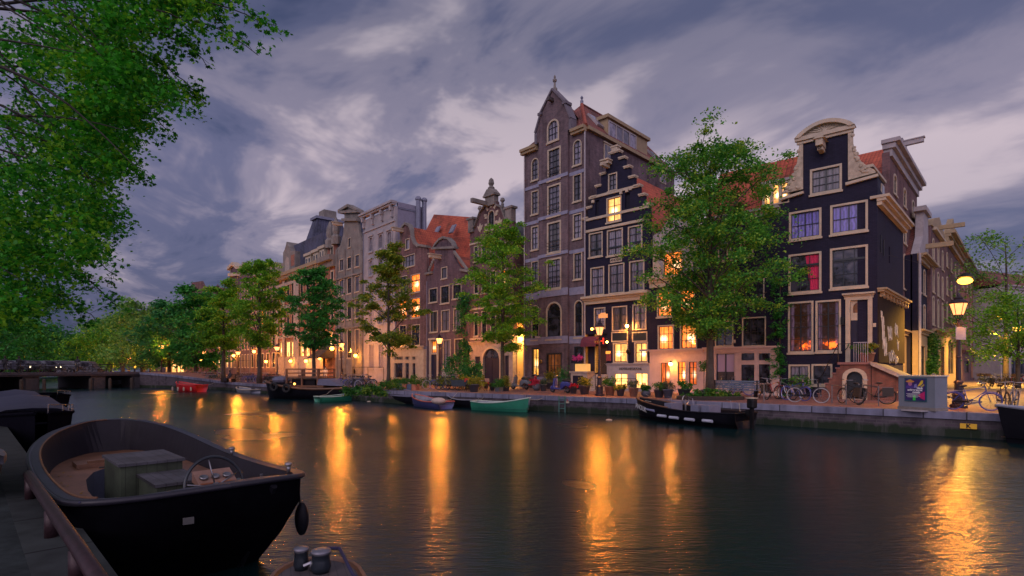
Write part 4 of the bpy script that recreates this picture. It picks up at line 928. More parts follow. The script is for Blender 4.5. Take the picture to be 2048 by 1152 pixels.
    x, z = fr.P(1086.5,675); k = MB(); k.box(x-.1,x+.1,-.85,-.45,z-.08,z+.08); k.tube([(x,-.5,z),(x,-.2,z-.12)],.03,5); k.build('security_camera', M['lav'], root)
    x, z = fr.P(1087,723); MB().ring((x,-.34,z), .12, .05, 'y', 12, 6).build('wall_plaque', plain('brass', (.6,.35,.1), .3, .8), root)
    return fr
FRW = warehouse()

# --- gabled warehouse with arched carriage door and alley wall
def arch_house():
    fr = Fr(onL(940), onL(1027)); L = fr.L
    root = fr.root('canal_house', 'brick house with stone trimmed Dutch renaissance gable and tall arched black door', 'house', G_H)
    ze = fr.P(1020,478)[1]; xc = fr.X(982.5)
    pts = fr.poly([(1026,None),(1026,443),(1015,443),(1009,428),(1004,414),(994,410),(993,402),(972,404),(971,412),(962,424),(957,438),(952,452),(941,463),(941,None)])
    pts[0] = (L,0); pts[-1] = (0,0); pts[1] = (L,pts[1][1]); pts[-2] = (0,pts[-2][1])
    ws = [WN(fr,976,989.5,420,457,'gd',2,3,rise='round')]
    for y0, y1, g in ((492,524,'gc'),(545,588,'gd'),(624,673,'gd')):
        for k, (a, d) in enumerate(((948,957),(963,974),(981,992),(1000,1012))): ws.append(WN(fr,a,d,y0-(k*2.2),y1-(k*1.7),'lo' if (y0==545 and k==3) else g,2,3))
    dr = fr.rect(968,1001,697,771); dr = (dr[0],dr[1],.02,dr[3]); sd_ = [fr.rect(951,961.5,713,768), fr.rect(1010,1019,711,768)]; sd_ = [(r[0],r[1],.05,r[3]) for r in sd_]
    zs = fr.P(980,685)[1]; fit(ws, 0, L)
    wall(root, [(0,zs),(L,zs)]+pts[1:-1], ws, 'rb'); place_windows(root, ws, fw=.08)
    st = wall(root, [(0,0),(L,0),(L,zs-.01),(0,zs-.01)], [dict(r=dr,rise=1.0)]+[dict(r=r) for r in sd_], 'sandst', .4, 'stone_base', -.08)
    cornice(st, .02, L-.02, zs-.12, zs+.16, .2, 'sandst', back=-.08)
    MB().prism(wpoly(dr[0]-.22,dr[1]+.22,.0,dr[3]+.22,1.1,10), -.14, -.083, [wpoly(dr[0],dr[1],.02,dr[3],1.0,10)]).build('arch_surround', M['white'], st)
    d = MB(); d.prism(wpoly(dr[0]+.01,dr[1]-.01,.03,dr[3]-.01,1.0,10), .08, .14); m_ = (dr[0]+dr[1])/2
    for a, b_ in ((dr[0]+.12,m_-.06),(m_+.06,dr[1]-.12)):
        for z0, z1 in ((.25,.9),(1.05,2.3)): d.box(a,b_,.05,.078,z0,z1)
    dd = d.build('door', M['navy'], root); k = MB(); 
    for a, b_ in ((dr[0]+.2,m_-.08),(m_+.08,dr[1]-.2)): k.box(a,b_,.04,.077,2.5,3.2)
    k.build('pane', M['gd'], dd)
    k = MB(); 
    for r in sd_: k.box(r[0],r[1],.05,.1,r[2],r[3])
    k.build('side_door', M['navy'], root)
    # white stone trim
    tr = MB()
    for y in (478,614,676): zq = fr.P(982,y)[1]; tr.box(0,L,-.06,-.003,zq-.08,zq+.08)
    r = ws[0]['r']; xm = (r[0]+r[1])/2
    for i in range(5):
        an = math.pi*(.05+.9*i/4); tr.obox((xm+.82*math.cos(an),-.03,r[3]-.45+.82*math.sin(an)), (.17*math.cos(an),0,.17*math.sin(an)), (0,.03,0), (-.11*math.sin(an),0,.11*math.cos(an)))
    for zq in (.3,1.0): 
        for sg in (-1,1): tr.box(xm+sg*.72-.15,xm+sg*.72+.15,-.06,-.003,r[2]+zq,r[2]+zq+.25)
    tr.box(r[0]-.3,r[1]+.3,-.12,-.003,r[2]-.25,r[2]-.05)
    for px2, y in ((961,455),(1000,444)):
        x, z = fr.P(px2,y); tr.prism([(x-.4,z+.2),(x-.25,z-.2),(x,z-.45),(x+.25,z-.2),(x+.4,z+.2),(x+.15,z+.1),(x,z+.4),(x-.15,z+.1)][::-1], -.07, -.003)
    tr.build_each('stone_trim', M['white'], root)
    cp = MB()
    for px2, y, w_, h_ in ((944,440,.36,1.15),(1020,418,.40,1.2)):
        x, z = fr.P(px2,y); cp.box(x-w_,x+w_,-.2,.3,z-h_,z-.002); cp.box(x-w_-.12,x+w_+.12,-.3,.4,z,z+.18)
    x, z = fr.P(982.5,406); cp.box(x-.62,x+.62,-.2,.3,z-.25,z+.55); cp.box(x-.78,x+.78,-.35,.4,z+.552,z+.7); cp.prism([(x-.8,z+.702),(x+.8,z+.702),(x+.3,z+1.2),(x-.3,z+1.2)], -.3,.35)
    cp.lathe([(.28,0),(.32,.12),(.16,.3),(.26,.5),(.2,.85),(.06,1.0)], (x,0,z+1.2), 8)
    for px2, y in ((960,424),(1005,408)): a, b_ = fr.P(px2,y); cp.lathe([(.1,-.3),(.14,0),(.07,.1),(.22,.3),(.15,.5),(.04,.55)], (a,0,b_), 8)
    for seg in (((941,463),(952,452)),((952,452),(957,438)),((957,438),(962,424)),((962,424),(971,412)),((1015,443),(1009,428)),((1009,428),(1004,414)),((1004,414),(994,410))):
        a, b_ = fr.P(*seg[0]), fr.P(*seg[1]); a = Vector((a[0],.05,a[1])); b_ = Vector((b_[0],.05,b_[1])); cp.obox((a+b_)/2, (b_-a)/2, (0,.28,0), (0,0,.08))
    cp.build('gable_coping', M['stone'], root)
    x, z = fr.P(972,410); hb = MB(); hb.obox((x+.3,-.9,z), (.16,0,0), (0,.95,0), (0,0,.18)); hb.build('hoist_beam', M['stone'], root)
    # body, sides parallel to the alley
    ex = Vector((.691,.723)); lx, ly = ex.dot(fr.e), ex.dot(fr.n); dp = 11
    cor = [(0.02,.3),(L-.02,.3),(L-.02+lx*dp,.3+ly*dp),(lx*dp,.3+ly*dp)]
    b = MB(); b.add([(x,y,0) for x,y in cor]+[(x,y,ze) for x,y in cor], [(0,3,2,1),(4,5,6,7),(0,1,5,4),(1,2,6,5),(2,3,7,6),(3,0,4,7)]); b.build('side_wall', M['rb'], root)
    zr = fr.P(1005,425)[1]; m0 = (L/2,.3); m1 = (L/2+lx*dp,.3+ly*dp)
    MB().add([(-.05,.32,ze),(L+.1,.32,ze),(L+.1+lx*dp,.3+ly*dp,ze),(lx*dp,.3+ly*dp,ze),(m0[0],.32,zr),(m1[0],m1[1],zr)], [(0,1,4),(1,2,5,4),(2,3,5),(3,0,4,5),(0,3,2,1)]).build('roof', M['gslate'], root)
    # cream plaster on the alley side
    zp = fr.P(1035,640)[1]; a = Vector((L-.02,.32,0)); ee = Vector((lx,ly,0)); nn = Vector((ly,-lx,0)); p = MB(); p.obox(a+ee*4.5+nn*.02+Vector((0,0,zp/2)), ee*4.4, nn*.018, (0,0,zp/2)); p.build('alley_plaster', plain('alley_plaster_cream', (.62,.46,.24), .8, var=.1), root)
    dp_ = MB(); q = a+nn*.12+ee*.9; dp_.tube([q, q+Vector((0,0,zp+4))], .06, 6); dp_.build('drainpipe', plain('pipe_red_brown', (.2,.1,.08)), root)
    # alley gate and lamp
    return fr
FRP = arch_house()
def genhouse(fr, label, out, ws, wm='pb', fm='white', sm='sash', depth=10, ze=None, zr=None, rm='slate', roof='gable', xc=None, side=None, fw=.08, cat='house', name='canal_house', th=.3, group=G_H):
    L = fr.L; root = fr.root(name, label, cat, group)
    pts = fr.poly(out); pts[0] = (0,0); pts[-1] = (L,0); pts[1] = (0,pts[1][1]); pts[-2] = (L,pts[-2][1])
    for w in ws:
        a, b, c, d = w['r']; w['r'] = (max(a,.06), min(b,L-.06), max(c,.06), d)
    wall(root, pts[::-1], ws, wm, th); place_windows(root, ws, fm=fm, sm=sm, fw=fw)
    ze = ze if ze is not None else min(pts[1][1], pts[-2][1])-.05
    ex = Vector((.691,.723)); lx, ly = ex.dot(fr.e)*0+0, 1
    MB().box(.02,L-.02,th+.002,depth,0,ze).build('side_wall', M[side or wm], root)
    if roof == 'gable': gable_roof(root, .0, L, ze, zr, th+.003, depth, rm, xc=xc, over=.03)
    elif roof == 'flat': MB().box(-.05,L+.05,th+.003,depth,ze,ze+.12).build('roof', M[rm], root)
    elif roof == 'x': MB().add([(0,.1,ze),(L,.1,ze),(L,depth*.45,zr),(0,depth*.45,zr),(0,depth,ze),(L,depth,ze)], [(0,1,2,3),(3,2,5,4),(0,3,4),(1,5,2),(0,4,5,1)]).build('roof', M[rm], root)
    MB().tube([(.12,-.09,.0),(.12,-.09,ze-.2)], .045, 6).build('drainpipe', M['lead'], root)
    if zr and roof in ('gable','x'):
        rc = random.Random(len(label)); cx_ = L*(.3 if rc.random() < .5 else .72); cy_ = depth*.42+rc.random(); k = MB(); k.box(cx_-.35,cx_+.35,cy_-.3,cy_+.3,ze,zr+.9); k.box(cx_-.42,cx_+.42,cy_-.37,cy_+.37,zr+.902,zr+1.0)
        for q in (-.18,.18): k.tube([(cx_+q,cy_,zr+1.0),(cx_+q,cy_,zr+1.4)], .09, 7)
        k.build('chimney', M['rb'], root); k = MB(); k.tube([(cx_+.3,cy_,zr+.9),(cx_+.3,cy_,zr+2.4)], .015, 4); k.tube([(cx_-.2,cy_,zr+2.2),(cx_+.8,cy_,zr+2.2)], .012, 4); k.build('aerial', M['iron'], root)
    return root
def beam(root, fr, px, py, w=.14, ln=1.2, m='stone'):
    x, z = fr.P(px,py); b = MB(); b.box(x-w,x+w,-ln,-.003,z-w,z+w); b.box(x-w*1.5,x+w*1.5,-ln-.1,-.003,z+w+.002,z+w+.08); return b.build('hoist_beam', M[m], root)
def capline(root, fr, segs, m='stone', w=.09, y=.1, d=.28, name='gable_coping'):
    cp = MB()
    for pl in segs:
        pp = fr.poly(pl)
        for a, b_ in zip(pp, pp[1:]):
            a = Vector((a[0],y,a[1])); b_ = Vector((b_[0],y,b_[1])); cp.obox((a+b_)/2, (b_-a)/2*1.03, (0,d,0), (0,0,w))
    return cp.build(name, M[m], root)
# --- small plum brick neck gable
def small_house():
    fr = Fr(onL(854), onL(939.5))
    ws = [WN(fr,882.5,894.7,534,557.5,'gc',1,1), WN(fr,858,875,576,605,'gd',3,2),WN(fr,881,899,571,607,'gd',3,2),WN(fr,905,923,568,597.6,'gd',3,2),
          WN(fr,860,876,622,664.5,'gc',2,2),WN(fr,882.5,900,619.7,662.5,'gc',2,2),WN(fr,907,921.5,616,660,'gc',2,2), WN(fr,886,902,679,738,'gc',2,2),WN(fr,909,926,677,736,'gc',2,2),WN(fr,863,876,681,707,'lo',3,2)]
    o = [(854,None),(854,549),(864,546),(868,536),(870,500),(871,491),(880,480),(888,476),(897,478),(905,486),(907,505),(910,520),(918,533),(930,541),(939.5,543),(939.5,None)]
    r = genhouse(fr, 'small plum brick house with grey arched neck gable, in front of the big orange roofs', o, ws, 'pb', ze=fr.P(900,549)[1], zr=fr.P(889,510)[1], rm='redt', depth=4)
    capline(r, fr, [[(868,496),(871,490),(880,479),(888,475),(897,477),(905,485),(908,494)],[(866,497),(910,495)],[(852,548),(866,545)],[(922,540),(941,543)]], w=.11)
    sc = MB()
    for i in range(14): x, z = fr.P(908+i*1.9, 505+i*2.6); sc.ball((x+.1,-.02,z),.22,.12,.2,6,4)
    for i in range(5): x, z = fr.P(867-i*2, 520+i*5); sc.ball((x,-.02,z),.2,.12,.2,6,4)
    sc.build('gable_scroll', M['stone'], r); beam(r, fr, 881, 515, .16, 1.3, 'white')
    d = fr.rect(863,875,710,752); MB().box(d[0],d[1],-.02,-.004,.3,d[3]).build('door', M['navy'], r)
    k = MB(); k.box(d[0]-.25,d[0]-.02,-.12,-.003,0,fr.P(870,680)[1]); k.box(d[1]+.02,d[1]+.25,-.12,-.003,0,fr.P(870,680)[1]); k.box(d[0]-.35,d[1]+.35,-.2,-.003,fr.P(870,680)[1]+.002,fr.P(870,676)[1]); k.build('doorcase', M['white'], r)
    p = fr.rect(886,902,740,752); MB().box(p[0]-.1,fr.L-.1,-.05,-.003,.2,p[3]).build('plinth', M['lav'], r)
small_house()
# --- claret bell gable with long orange roof
def claret_house():
    fr = Fr(onL(791), onL(853.5))
    ws = [WN(fr,811,819.5,477,499,'gc',1,1), WN(fr,805,830,510,534,'gc',4,2), WN(fr,822,840.4,548,585,'lo',2,2,transom=.66),WN(fr,822,840.4,595.7,636,'lo',2,2,transom=.66),WN(fr,800,814,552,589,'gc',2,2),WN(fr,799,814,600,639,'lo',2,2),
          WN(fr,799,813,650,692,'gd',2,2,transom=.66),WN(fr,823,840,649,691.6,'gd',2,2,transom=.66)]
    o = [(791,None),(791,500),(799,494),(803,480),(803,463),(806,454),(812,448),(819,452),(823,462),(824,475),(828,486),(836,493),(846,492),(853.5,496),(853.5,None)]
    r = genhouse(fr, 'claret brick house with curved bell gable, orange lit windows and a cream shop front', o, ws, 'rb', ze=fr.P(850,543)[1], zr=fr.P(826,452)[1], rm='redt', depth=20, fw=.07)
    capline(r, fr, [[(802,462),(806,453),(812,447),(819,451),(823,461),(824.5,475),(829,486),(837,493)],[(837,490),(855,493)],[(799,494),(803,480),(802,462)]], w=.12)
    beam(r, fr, 806, 462, .15, 1.3, 'white')
    z1 = fr.P(822,700)[1]; s = MB(); L = fr.L
    gs = [WN(fr,796,813,725,757,'gd',1,1,sill=False),WN(fr,796,813,712,721,'gd',5,1,sill=False),WN(fr,817,826,712,721,'gd',3,1,sill=False),WN(fr,831,839,712,721,'gd',3,1,sill=False),WN(fr,817,826,725,768,'gd',1,1,sill=False,name='door'),WN(fr,831,839,725,768,'gd',1,1,sill=False)]
    fit(gs, -.5, L+.2)
    sh = wall(r, [(-.4,0),(L+.1,0),(L+.1,z1),(-.4,z1)], gs, 'white', .4, 'shop_front', -.45)
    for w in gs: w['dep'] = -.45
    place_windows(sh, gs, fw=.05, sm='white'); cornice(sh, -.4, L+.1, z1, z1+.35, .25, 'white', back=-.45); MB().box(-.4,L+.1,-.44,-.01,z1+.0,z1+.3).build('shop_roof', M['lead'], sh)
    # long orange roofs behind
    q = MB(); x0, z0 = fr.P(846,436,6); x1, z1_ = fr.P(939,458,6)
claret_house()
def rear_roof_house():
    fr = Fr(onL(838), onL(940)); L = fr.L; r = fr.root('canal_house', 'rear house showing only its long orange pantile roof above the claret house', 'house', G_H)
    y = 4.6; xa = fr.X(846,y+3); ze = fr.P(890,545,y)[1]; z1 = fr.P(846,437,y+5)[1]; z2 = fr.P(938,457,y+5)[1]; xb = fr.X(941,y+1)
    MB().box(xa,xb,y,y+9,0,ze).build('side_wall', M['rb'], r)
    MB().add([(xa-.5,y-.1,ze),(xb,y-.1,ze),(xb,y+5,z2),(xa-.5,y+5,z1),(xa-.5,y+9.1,ze),(xb,y+9.1,ze)], [(0,1,2,3),(3,2,5,4),(0,3,4),(1,5,2),(0,4,5,1)]).build('roof', M['redtx'], r)
    nrm = Vector((0,-(z1-ze),5.1)).normalized()
    for px, f in ((905,.62),(870,.68)):
        x = fr.X(px,y+3); c = Vector((x,y-.1+5.1*f,ze+(z1-ze)*f))+nrm*.06; up = Vector((0,5.1,z1-ze)).normalized()
        k = MB(); k.obox(c,(.42,0,0),up*.6,nrm*.07); ko = k.build('skylight', M['lead'], r); k = MB(); k.obox(c+nrm*.08,(.33,0,0),up*.5,nrm*.01); k.build('pane', M['gc'], ko)
rear_roof_house()
# --- white stucco house with bracketed cornice
def white_house():
    fr = Fr(onL(727), onL(790.5)); L = fr.L; DW = 3.0
    while (lambda w: HX+w.x/w.y*FX)(fr.world(L,DW,0)) < 848: DW += .1
    ws = []
    for y0, y1 in ((468,500),(514,548),(565,600),(615,650)):
        for k, (a, b) in enumerate(((738,746),(757,766),(774,784))): ws.append(WN(fr,a,b,y0+[6,0,-6][k]*(1 if y0<520 else .6),y1+[3,-3,-9][k]*(1 if y0<520 else .6),'gc',2,2,rise=.35,fw=.07,sm='lav'))
    for a, b in ((738,747),(757,767),(774,784)): ws.append(WN(fr,a,b,688,738,'gc',2,2,sm='lav'))
    o = [(727,None),(727,442),(790.5,411.5),(790.5,None)]
    zt = fr.P(760,430)[1]
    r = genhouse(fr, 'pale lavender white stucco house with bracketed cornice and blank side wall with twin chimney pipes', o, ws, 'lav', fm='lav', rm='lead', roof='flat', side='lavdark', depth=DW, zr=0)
    L = fr.L; z0 = fr.P(760,424)[1]
    c = MB(); c.box(-.2,L+.1,-.6,.2,z0+.25,z0+.5); c.box(-.1,L+.05,-.45,.1,z0+.05,z0+.247); c.box(0,L,-.12,-.003,z0-1.75,z0-1.6)
    for i in range(4): x = .35+(L-.9)*i/3; c.box(x-.18,x+.18,-.42,-.003,z0-.5,z0+.047); c.box(x-.14,x+.14,-.28,-.003,z0-1.2,z0-.503)
    c.build('bracketed_cornice', M['lav'], r)
    h = MB()
    for w in ws[:12]:
        a, b, z_, z2 = w['r']; h.box(a-.12,b+.12,-.14,-.003,z2+.06,z2+.2); h.box(a-.16,a-.03,-.06,-.003,z_,z2); h.box(b+.03,b+.16,-.06,-.003,z_,z2); h.box(a-.15,b+.15,-.16,-.101,z_-.2,z_-.1)
    h.build('window_surround', M['lav'], r)
    # parapet of the side wall and chimney pipes
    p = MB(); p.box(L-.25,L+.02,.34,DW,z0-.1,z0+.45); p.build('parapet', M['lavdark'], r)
    for px in (839.5,846):
        x = L-.1; y = 0
        k = MB(); k.tube([(L+.25,DW-1.0+(.0 if px<840 else .8),z0-4),(L+.25,DW-1.0+(.0 if px<840 else .8),z0+1.1)], .27, 8); k.lathe([(.36,0),(.36,.2),(.2,.4)], (L+.25,DW-1.0+(.0 if px<840 else .8),z0+1.1), 8); k.build('chimney_pipe', M['lead'], r)
    k = MB(); k.box(L*.25,L*.25+1.4,2,3,z0+.4,z0+1.2); k.build('hatch', M['lead'], r)
    k = MB(); k.tube([(L*.3,-2.5,1.7),(L*.7,-.2,1.7)],.03,5); 
    for t in (0,.5,1): k.tube([(L*(.3+.4*t),-2.5+2.3*t,.1),(L*(.3+.4*t),-2.5+2.3*t,1.7)],.03,5)
    k.build('stair_railing', M['iron'], r)
white_house()
# --- grey sandstone neck gable
def grey_house():
    fr = Fr(onL(673), onL(726.5)); L = fr.L; ws = [WN(fr,696,702,475.6,495,'gc',1,1)]
    for (ya, yb), dy in (((518,542),4.5),((559,591),4),((606,642),3),((661,718),1.5)):
        for k, (a, b) in enumerate(((679,687.5),(694.5,703),(710,719))): ws.append(WN(fr,a,b,ya-dy*k,yb-dy*k*.9,'gc' if k!=1 else 'gd',2,2 if ya<650 else 1,fw=.09))
    for a, b in ((682,690),(704,712)): ws.append(WN(fr,a,b,735,749,'gd',1,1,rise='round',fm='stone'))
    o = [(673,None),(673,497),(680,492),(686,470),(688.5,447),(689,420),(699,412),(715,421),(716,447),(719,466),(726.5,487),(726.5,None)]
    r = genhouse(fr, 'grey sandstone house with tall pedimented neck gable and dark slate roof', o, ws, 'stone', rm='slate', ze=fr.P(700,497)[1], zr=fr.P(702,432)[1], depth=10)
    capline(r, fr, [[(680.5,423),(699,411.5)],[(699,411.5),(719.5,422)],[(681,425),(719,423)],[(688,440),(717,440)]], w=.16, d=.45)
    k = MB(); 
    for px in (690,705.5,674,724): x = fr.X(px); k.box(x-.2,x+.2,-.14,-.003,0,fr.P(px,500)[1])
    for y in (552,600,655): z = fr.P(700,y)[1]; k.box(0,L,-.2,-.143,z-.12,z+.12)
    k.build('pilasters', M['stone'], r); beam(r, fr, 684, 450, .16, 1.3, 'white')
grey_house()
def stone_gable_house():
    fr = Fr(onL(647), onL(672.5)); ws = [WN(fr,661,668,540,577,'gd',1,2,fw=.2),WN(fr,661,668,598,640,'gd',1,2,fw=.2),WN(fr,655,666,660,715,'ly',1,1,fw=.2),WN(fr,661,667,490,512,'gd',1,1,fw=.2)]
    o = [(647,None),(647,517),(654,512),(657,487),(658,478),(661,474),(664,478),(667,474),(671,474),(672.5,480),(672.5,None)]
    r = genhouse(fr, 'narrow brick and stone house with two pinnacles, between the mansion and the grey neck gable', o, ws, 'redb', rm='slate', ze=fr.P(660,522)[1], zr=fr.P(660,480)[1], depth=12)
    k = MB()
    for px, y in ((660,482),(672,474)): x, z = fr.P(px,y); k.lathe([(.6,-1),(.65,0),(.4,.3),(.5,.8),(.45,1.6),(.1,2.6)], (x,0,z), 7)
    x0, z = fr.P(650,522); k.box(0,fr.L,-1.0,-.003,z-.4,z+.3); k.box(0,fr.L,-.5,-.003,z-1.2,z-.402); k.build('stone_ornament', M['stone'], r)
    # awning and door lamp of the restaurant below
    a = MB(); z = fr.P(655,708)[1]; a.add([(0,-.05,z+1.2),(fr.L*.9,-.05,z+1.2),(fr.L*.9,-2.4,z-.6),(0,-2.4,z-.6),(0,-.05,z-.6),(fr.L*.9,-.05,z-.6)],[(0,3,2,1),(0,4,3),(1,2,5)]); a.build('awning', plain('dark_brown_canvas', (.03,.022,.022), .8), r)
stone_gable_house()
# --- mansion with blue slate mansard
def mansion():
    fr = Fr(onL(554), onL(646.8)); L = fr.L; ws = []
    yt = lambda px: 551-(px-570)*.27
    cols_ = [(560,566),(573,580),(583,588),(600,607),(612,619),(624,631),(636,642)]
    for k, (a, b) in enumerate(cols_):
        s = (a-560)/90
        ws.append(WN(fr,a,b,568-18*s,600-14*s,'gd',2,2,fw=.25)); ws.append(WN(fr,a,b,628-10*s,658-8*s,'gd',2,2,fw=.25)); ws.append(WN(fr,a-1,b+1,682-3*s,716-2*s,'lw' if k%3 else 'ly',2,1,fw=.2))
    o = [(554,None),(554,556),(646.8,530),(646.8,None)]
    r = genhouse(fr, 'large red brick and sandstone mansion with blue slate mansard tower and yellow lit ground floor', o, ws, 'redb', fm='ochre', rm='slate', roof='flat', depth=22, zr=0, name='mansion')
    ze = fr.P(600,544)[1]-.1
    c = MB(); c.box(-.2,L+.1,-.9,-.003,ze+.1,ze+.6); 
    for i in range(34): x = L*(i+.3)/34; c.box(x,x+.25,-.75,-.003,ze-.4,ze+.098)
    c.build('cornice', M['ochre'], r)
    st = MB()
    for y in (552+8,608,670,722): z = fr.P(600,y)[1]; st.box(0,L,-.15,-.003,z-.25,z+.25)
    for px in (556,569,592,597,646): x = fr.X(px); st.box(x-.5,x+.5,-.2,-.151,0,ze-.42)
    st.box(0,L,-.13,-.004,0,3.3); st.build('stone_trim', M['sandst'], r)
    zt1 = fr.P(630,505,5)[1]; MB().prism([(L*.02,ze),(L-.1,ze),(L-1.5,zt1),(L*.02+3,zt1)], .5, 20).build('mansard_roof', M['slate'], r)
    # tower roof: truncated pyramid
    x0 = fr.X(593,.8); x1 = fr.X(640,3); zt = fr.P(622,460,5)[1]; v_ = [(x0,.3,ze),(x1,.3,ze),(x1,9,ze),(x0,9,ze)]; q = (x1-x0)*.24; v_ += [(x0+q,3,zt),(x1-q,3,zt),(x1-q,7,zt),(x0+q,7,zt)]
    t = MB().add(v_, [(0,3,2,1),(4,5,6,7),(0,1,5,4),(1,2,6,5),(2,3,7,6),(3,0,4,7)]).build('tower_roof', M['slate'], r)
    MB().box(x0+q-.3,x1-q+.3,2.7,7.3,zt,zt+.4).build('roof_edge', M['lead'], t); k = MB(); xm = (x0+x1)/2; k.box(xm-1,xm+1,4,6,zt+.4,zt+1.6); k.build('chimney', M['stone'], r)
    for a, b, y0, y1 in ((612,623,512,536),(627,638,505,531),(640,650,498,524)):
        rr = fr.rect(a,b,y0,y1); d = MB(); d.prism([(rr[0],rr[2]),(rr[1],rr[2]),(rr[1],rr[3]),(rr[0],rr[3])], -.1, 3); d.box(rr[0]-.3,rr[1]+.3,-.3,3.1,rr[3],rr[3]+.4); do = d.build('dormer', M['white'], r); k = MB(); w_ = (rr[1]-rr[0])/2
        for i in range(2): k.box(rr[0]+w_*i+.3,rr[0]+w_*(i+1)-.3,-.15,-.102,rr[2]+.3,rr[3]-.4)
        k.build('pane', M['gd'], do)
    # stone gable dormer with arched niche
    g = fr.poly([(570,552),(570,506),(573,500),(576,490),(577,484),(581,492),(586,504),(594,502),(594,546)]); gd_ = MB().prism(g[::-1], -.3, 5).build('stone_dormer', M['stone'], r)
    rr = fr.rect(574,583,515,548); MB().prism(wpoly(rr[0],rr[1],rr[2],rr[3],1.0), -.34, -.303).build('niche', M['sandst'], gd_)
    a = fr.rect(586,593,510,532); MB().box(a[0],a[1],-.33,-.303,a[2],a[3]).build('red_panel', M['redb'], gd_)
    for a, b in ((541+14,556+8),): pass
mansion()
# --- far row seen between the crowns
FAR = [((500,553),'brown brick house with pale dormers next to the mansion','rb','slate',[(500,None),(500,566),(553,552),(553,None)],'x',532),
       ((482,499.5),'purple brick house with rounded gable top far down the row','pb','dkred',[(482,None),(482,552),(484,536),(487,528),(491,527),(495,533),(497,545),(499.5,550),(499.5,None)],'gable',540),
       ((459,481.5),'dark house with white pedimented neck gable far down the row','pb','slate',[(459,None),(459,574),(461,560),(462,537),(469,528),(475,534),(476,555),(481.5,560),(481.5,None)],'gable',540),
       ((420,458.5),'plain brown brick house behind the pale green trees','wb','dkred',[(420,None),(420,590),(458.5,578),(458.5,None)],'x',560),
       ((372,419.5),'brown brick house with red brick top above the dark trees','rb','dkred',[(372,None),(372,600),(382,585),(383,565),(404,562),(410,575),(419.5,590),(419.5,None)],'gable',570),
       ((300,371),'long dim house with many tall windows behind the street lamps','pb','slate',[(300,None),(300,640),(371,612),(371,None)],'x',600)]
for (a, b), lab, wm, rm, o, rf, yr in FAR:
    fr = Fr(onL(a), onL(b)); ws = []; nc = 3 if b-a < 30 else 5
    zt = fr.P((a+b)/2, min(p[1] for p in o if p[1]))[1]
    ztop = min(fr.P(*o[1])[1], fr.P(*o[-2])[1]); ny = 4; hfl = (ztop-4.6)/3
    rr = random.Random(int(a))
    for i in range(nc):
        for j in range(4):
            x = fr.L*(i+.5)/nc; w_ = fr.L/nc*.27; z = 1.6 if j == 0 else 4.9+(j-1)*hfl
            h = 2.6 if j == 0 else hfl*.68
            if z+h > ztop-.2: continue
            g = 'gd'
            if j == 0 and a in (459,420): g = 'ly' if a == 420 or i == 0 else 'gd'
            if rr.random() < .06: g = 'lo'
            ws.append(dict(r=(x-w_,x+w_,z,z+h),g=g,cols=2,rows=2,fw=.16,sill=False))
    r = genhouse(fr, lab, o, ws, wm, rm=rm, roof=rf, ze=ztop-.05, zr=fr.P((a+b)/2, yr)[1], depth=12)
    if a == 459:
        capline(r, fr, [[(459,538),(469,527.5),(476.5,535)],[(461,550),(477,549)]], 'white', w=.3, d=.6); capline(r, fr, [[(461.5,575),(462,540)],[(476,560),(476,538)]], 'white', w=.5, d=.3, name='gable_edge')
    if a == 482: capline(r, fr, [[(482,552),(484,536),(487,528),(491,527),(495,533),(497,545)]], 'lav', w=.3, d=.4)
    if a == 500:
        for q in (506,527,544):
            rr_ = fr.rect(q,q+9,534-(q-506)*.2,552-(q-506)*.2); d = MB(); d.prism([(rr_[0],rr_[2]),(rr_[1],rr_[2]),(rr_[1],rr_[3]),(rr_[0],rr_[3])],-.1,3); do = d.build('dormer', M['white'], r); k = MB(); k.box(rr_[0]+.35,rr_[1]-.35,-.15,-.102,rr_[2]+.3,rr_[3]-.4); k.build('pane', M['gd'], do)
# cafe front with lit windows beside the far trees
def cafe():
    fr = Fr(onL(388), onL(434)); r = empty('cafe_front', tuple(fr.world(0,-6,0)), fr.ang, 'glazed cafe corner glowing yellow under a brown fascia beside the far trees', 'cafe')
    L = fr.L
    gs = [dict(r=(L*.02+.5,L*.3,.4,3.6),g='lw',cols=1,rows=1,fw=.2,sill=False),dict(r=(L*.33,L*.6,.4,3.6),g='ly',cols=2,rows=1,fw=.2,sill=False),dict(r=(L*.63,L*.95,.4,3.6),g='lw',cols=2,rows=1,fw=.2,sill=False),dict(r=(L*.1,L*.45,4.1,6.4),g='ly',cols=3,rows=1,fw=.2,sill=False,rise=1.2),dict(r=(L*.5,L*.9,4.1,6.4),g='ly',cols=3,rows=1,fw=.2,sill=False,rise=1.2)]
    wall(r, [(0,0),(L,0),(L,7.4),(0,7.4)], gs, 'ochre'); place_windows(r, gs, fm='ochre'); MB().box(0,L,.31,5.5,0,7.4).build('side_wall', M['rb'], r); MB().box(-.3,L+.3,-.8,5.6,7.402,8.2).build('fascia', plain('brown_fascia', (.10,.045,.025), .6), r)
cafe()
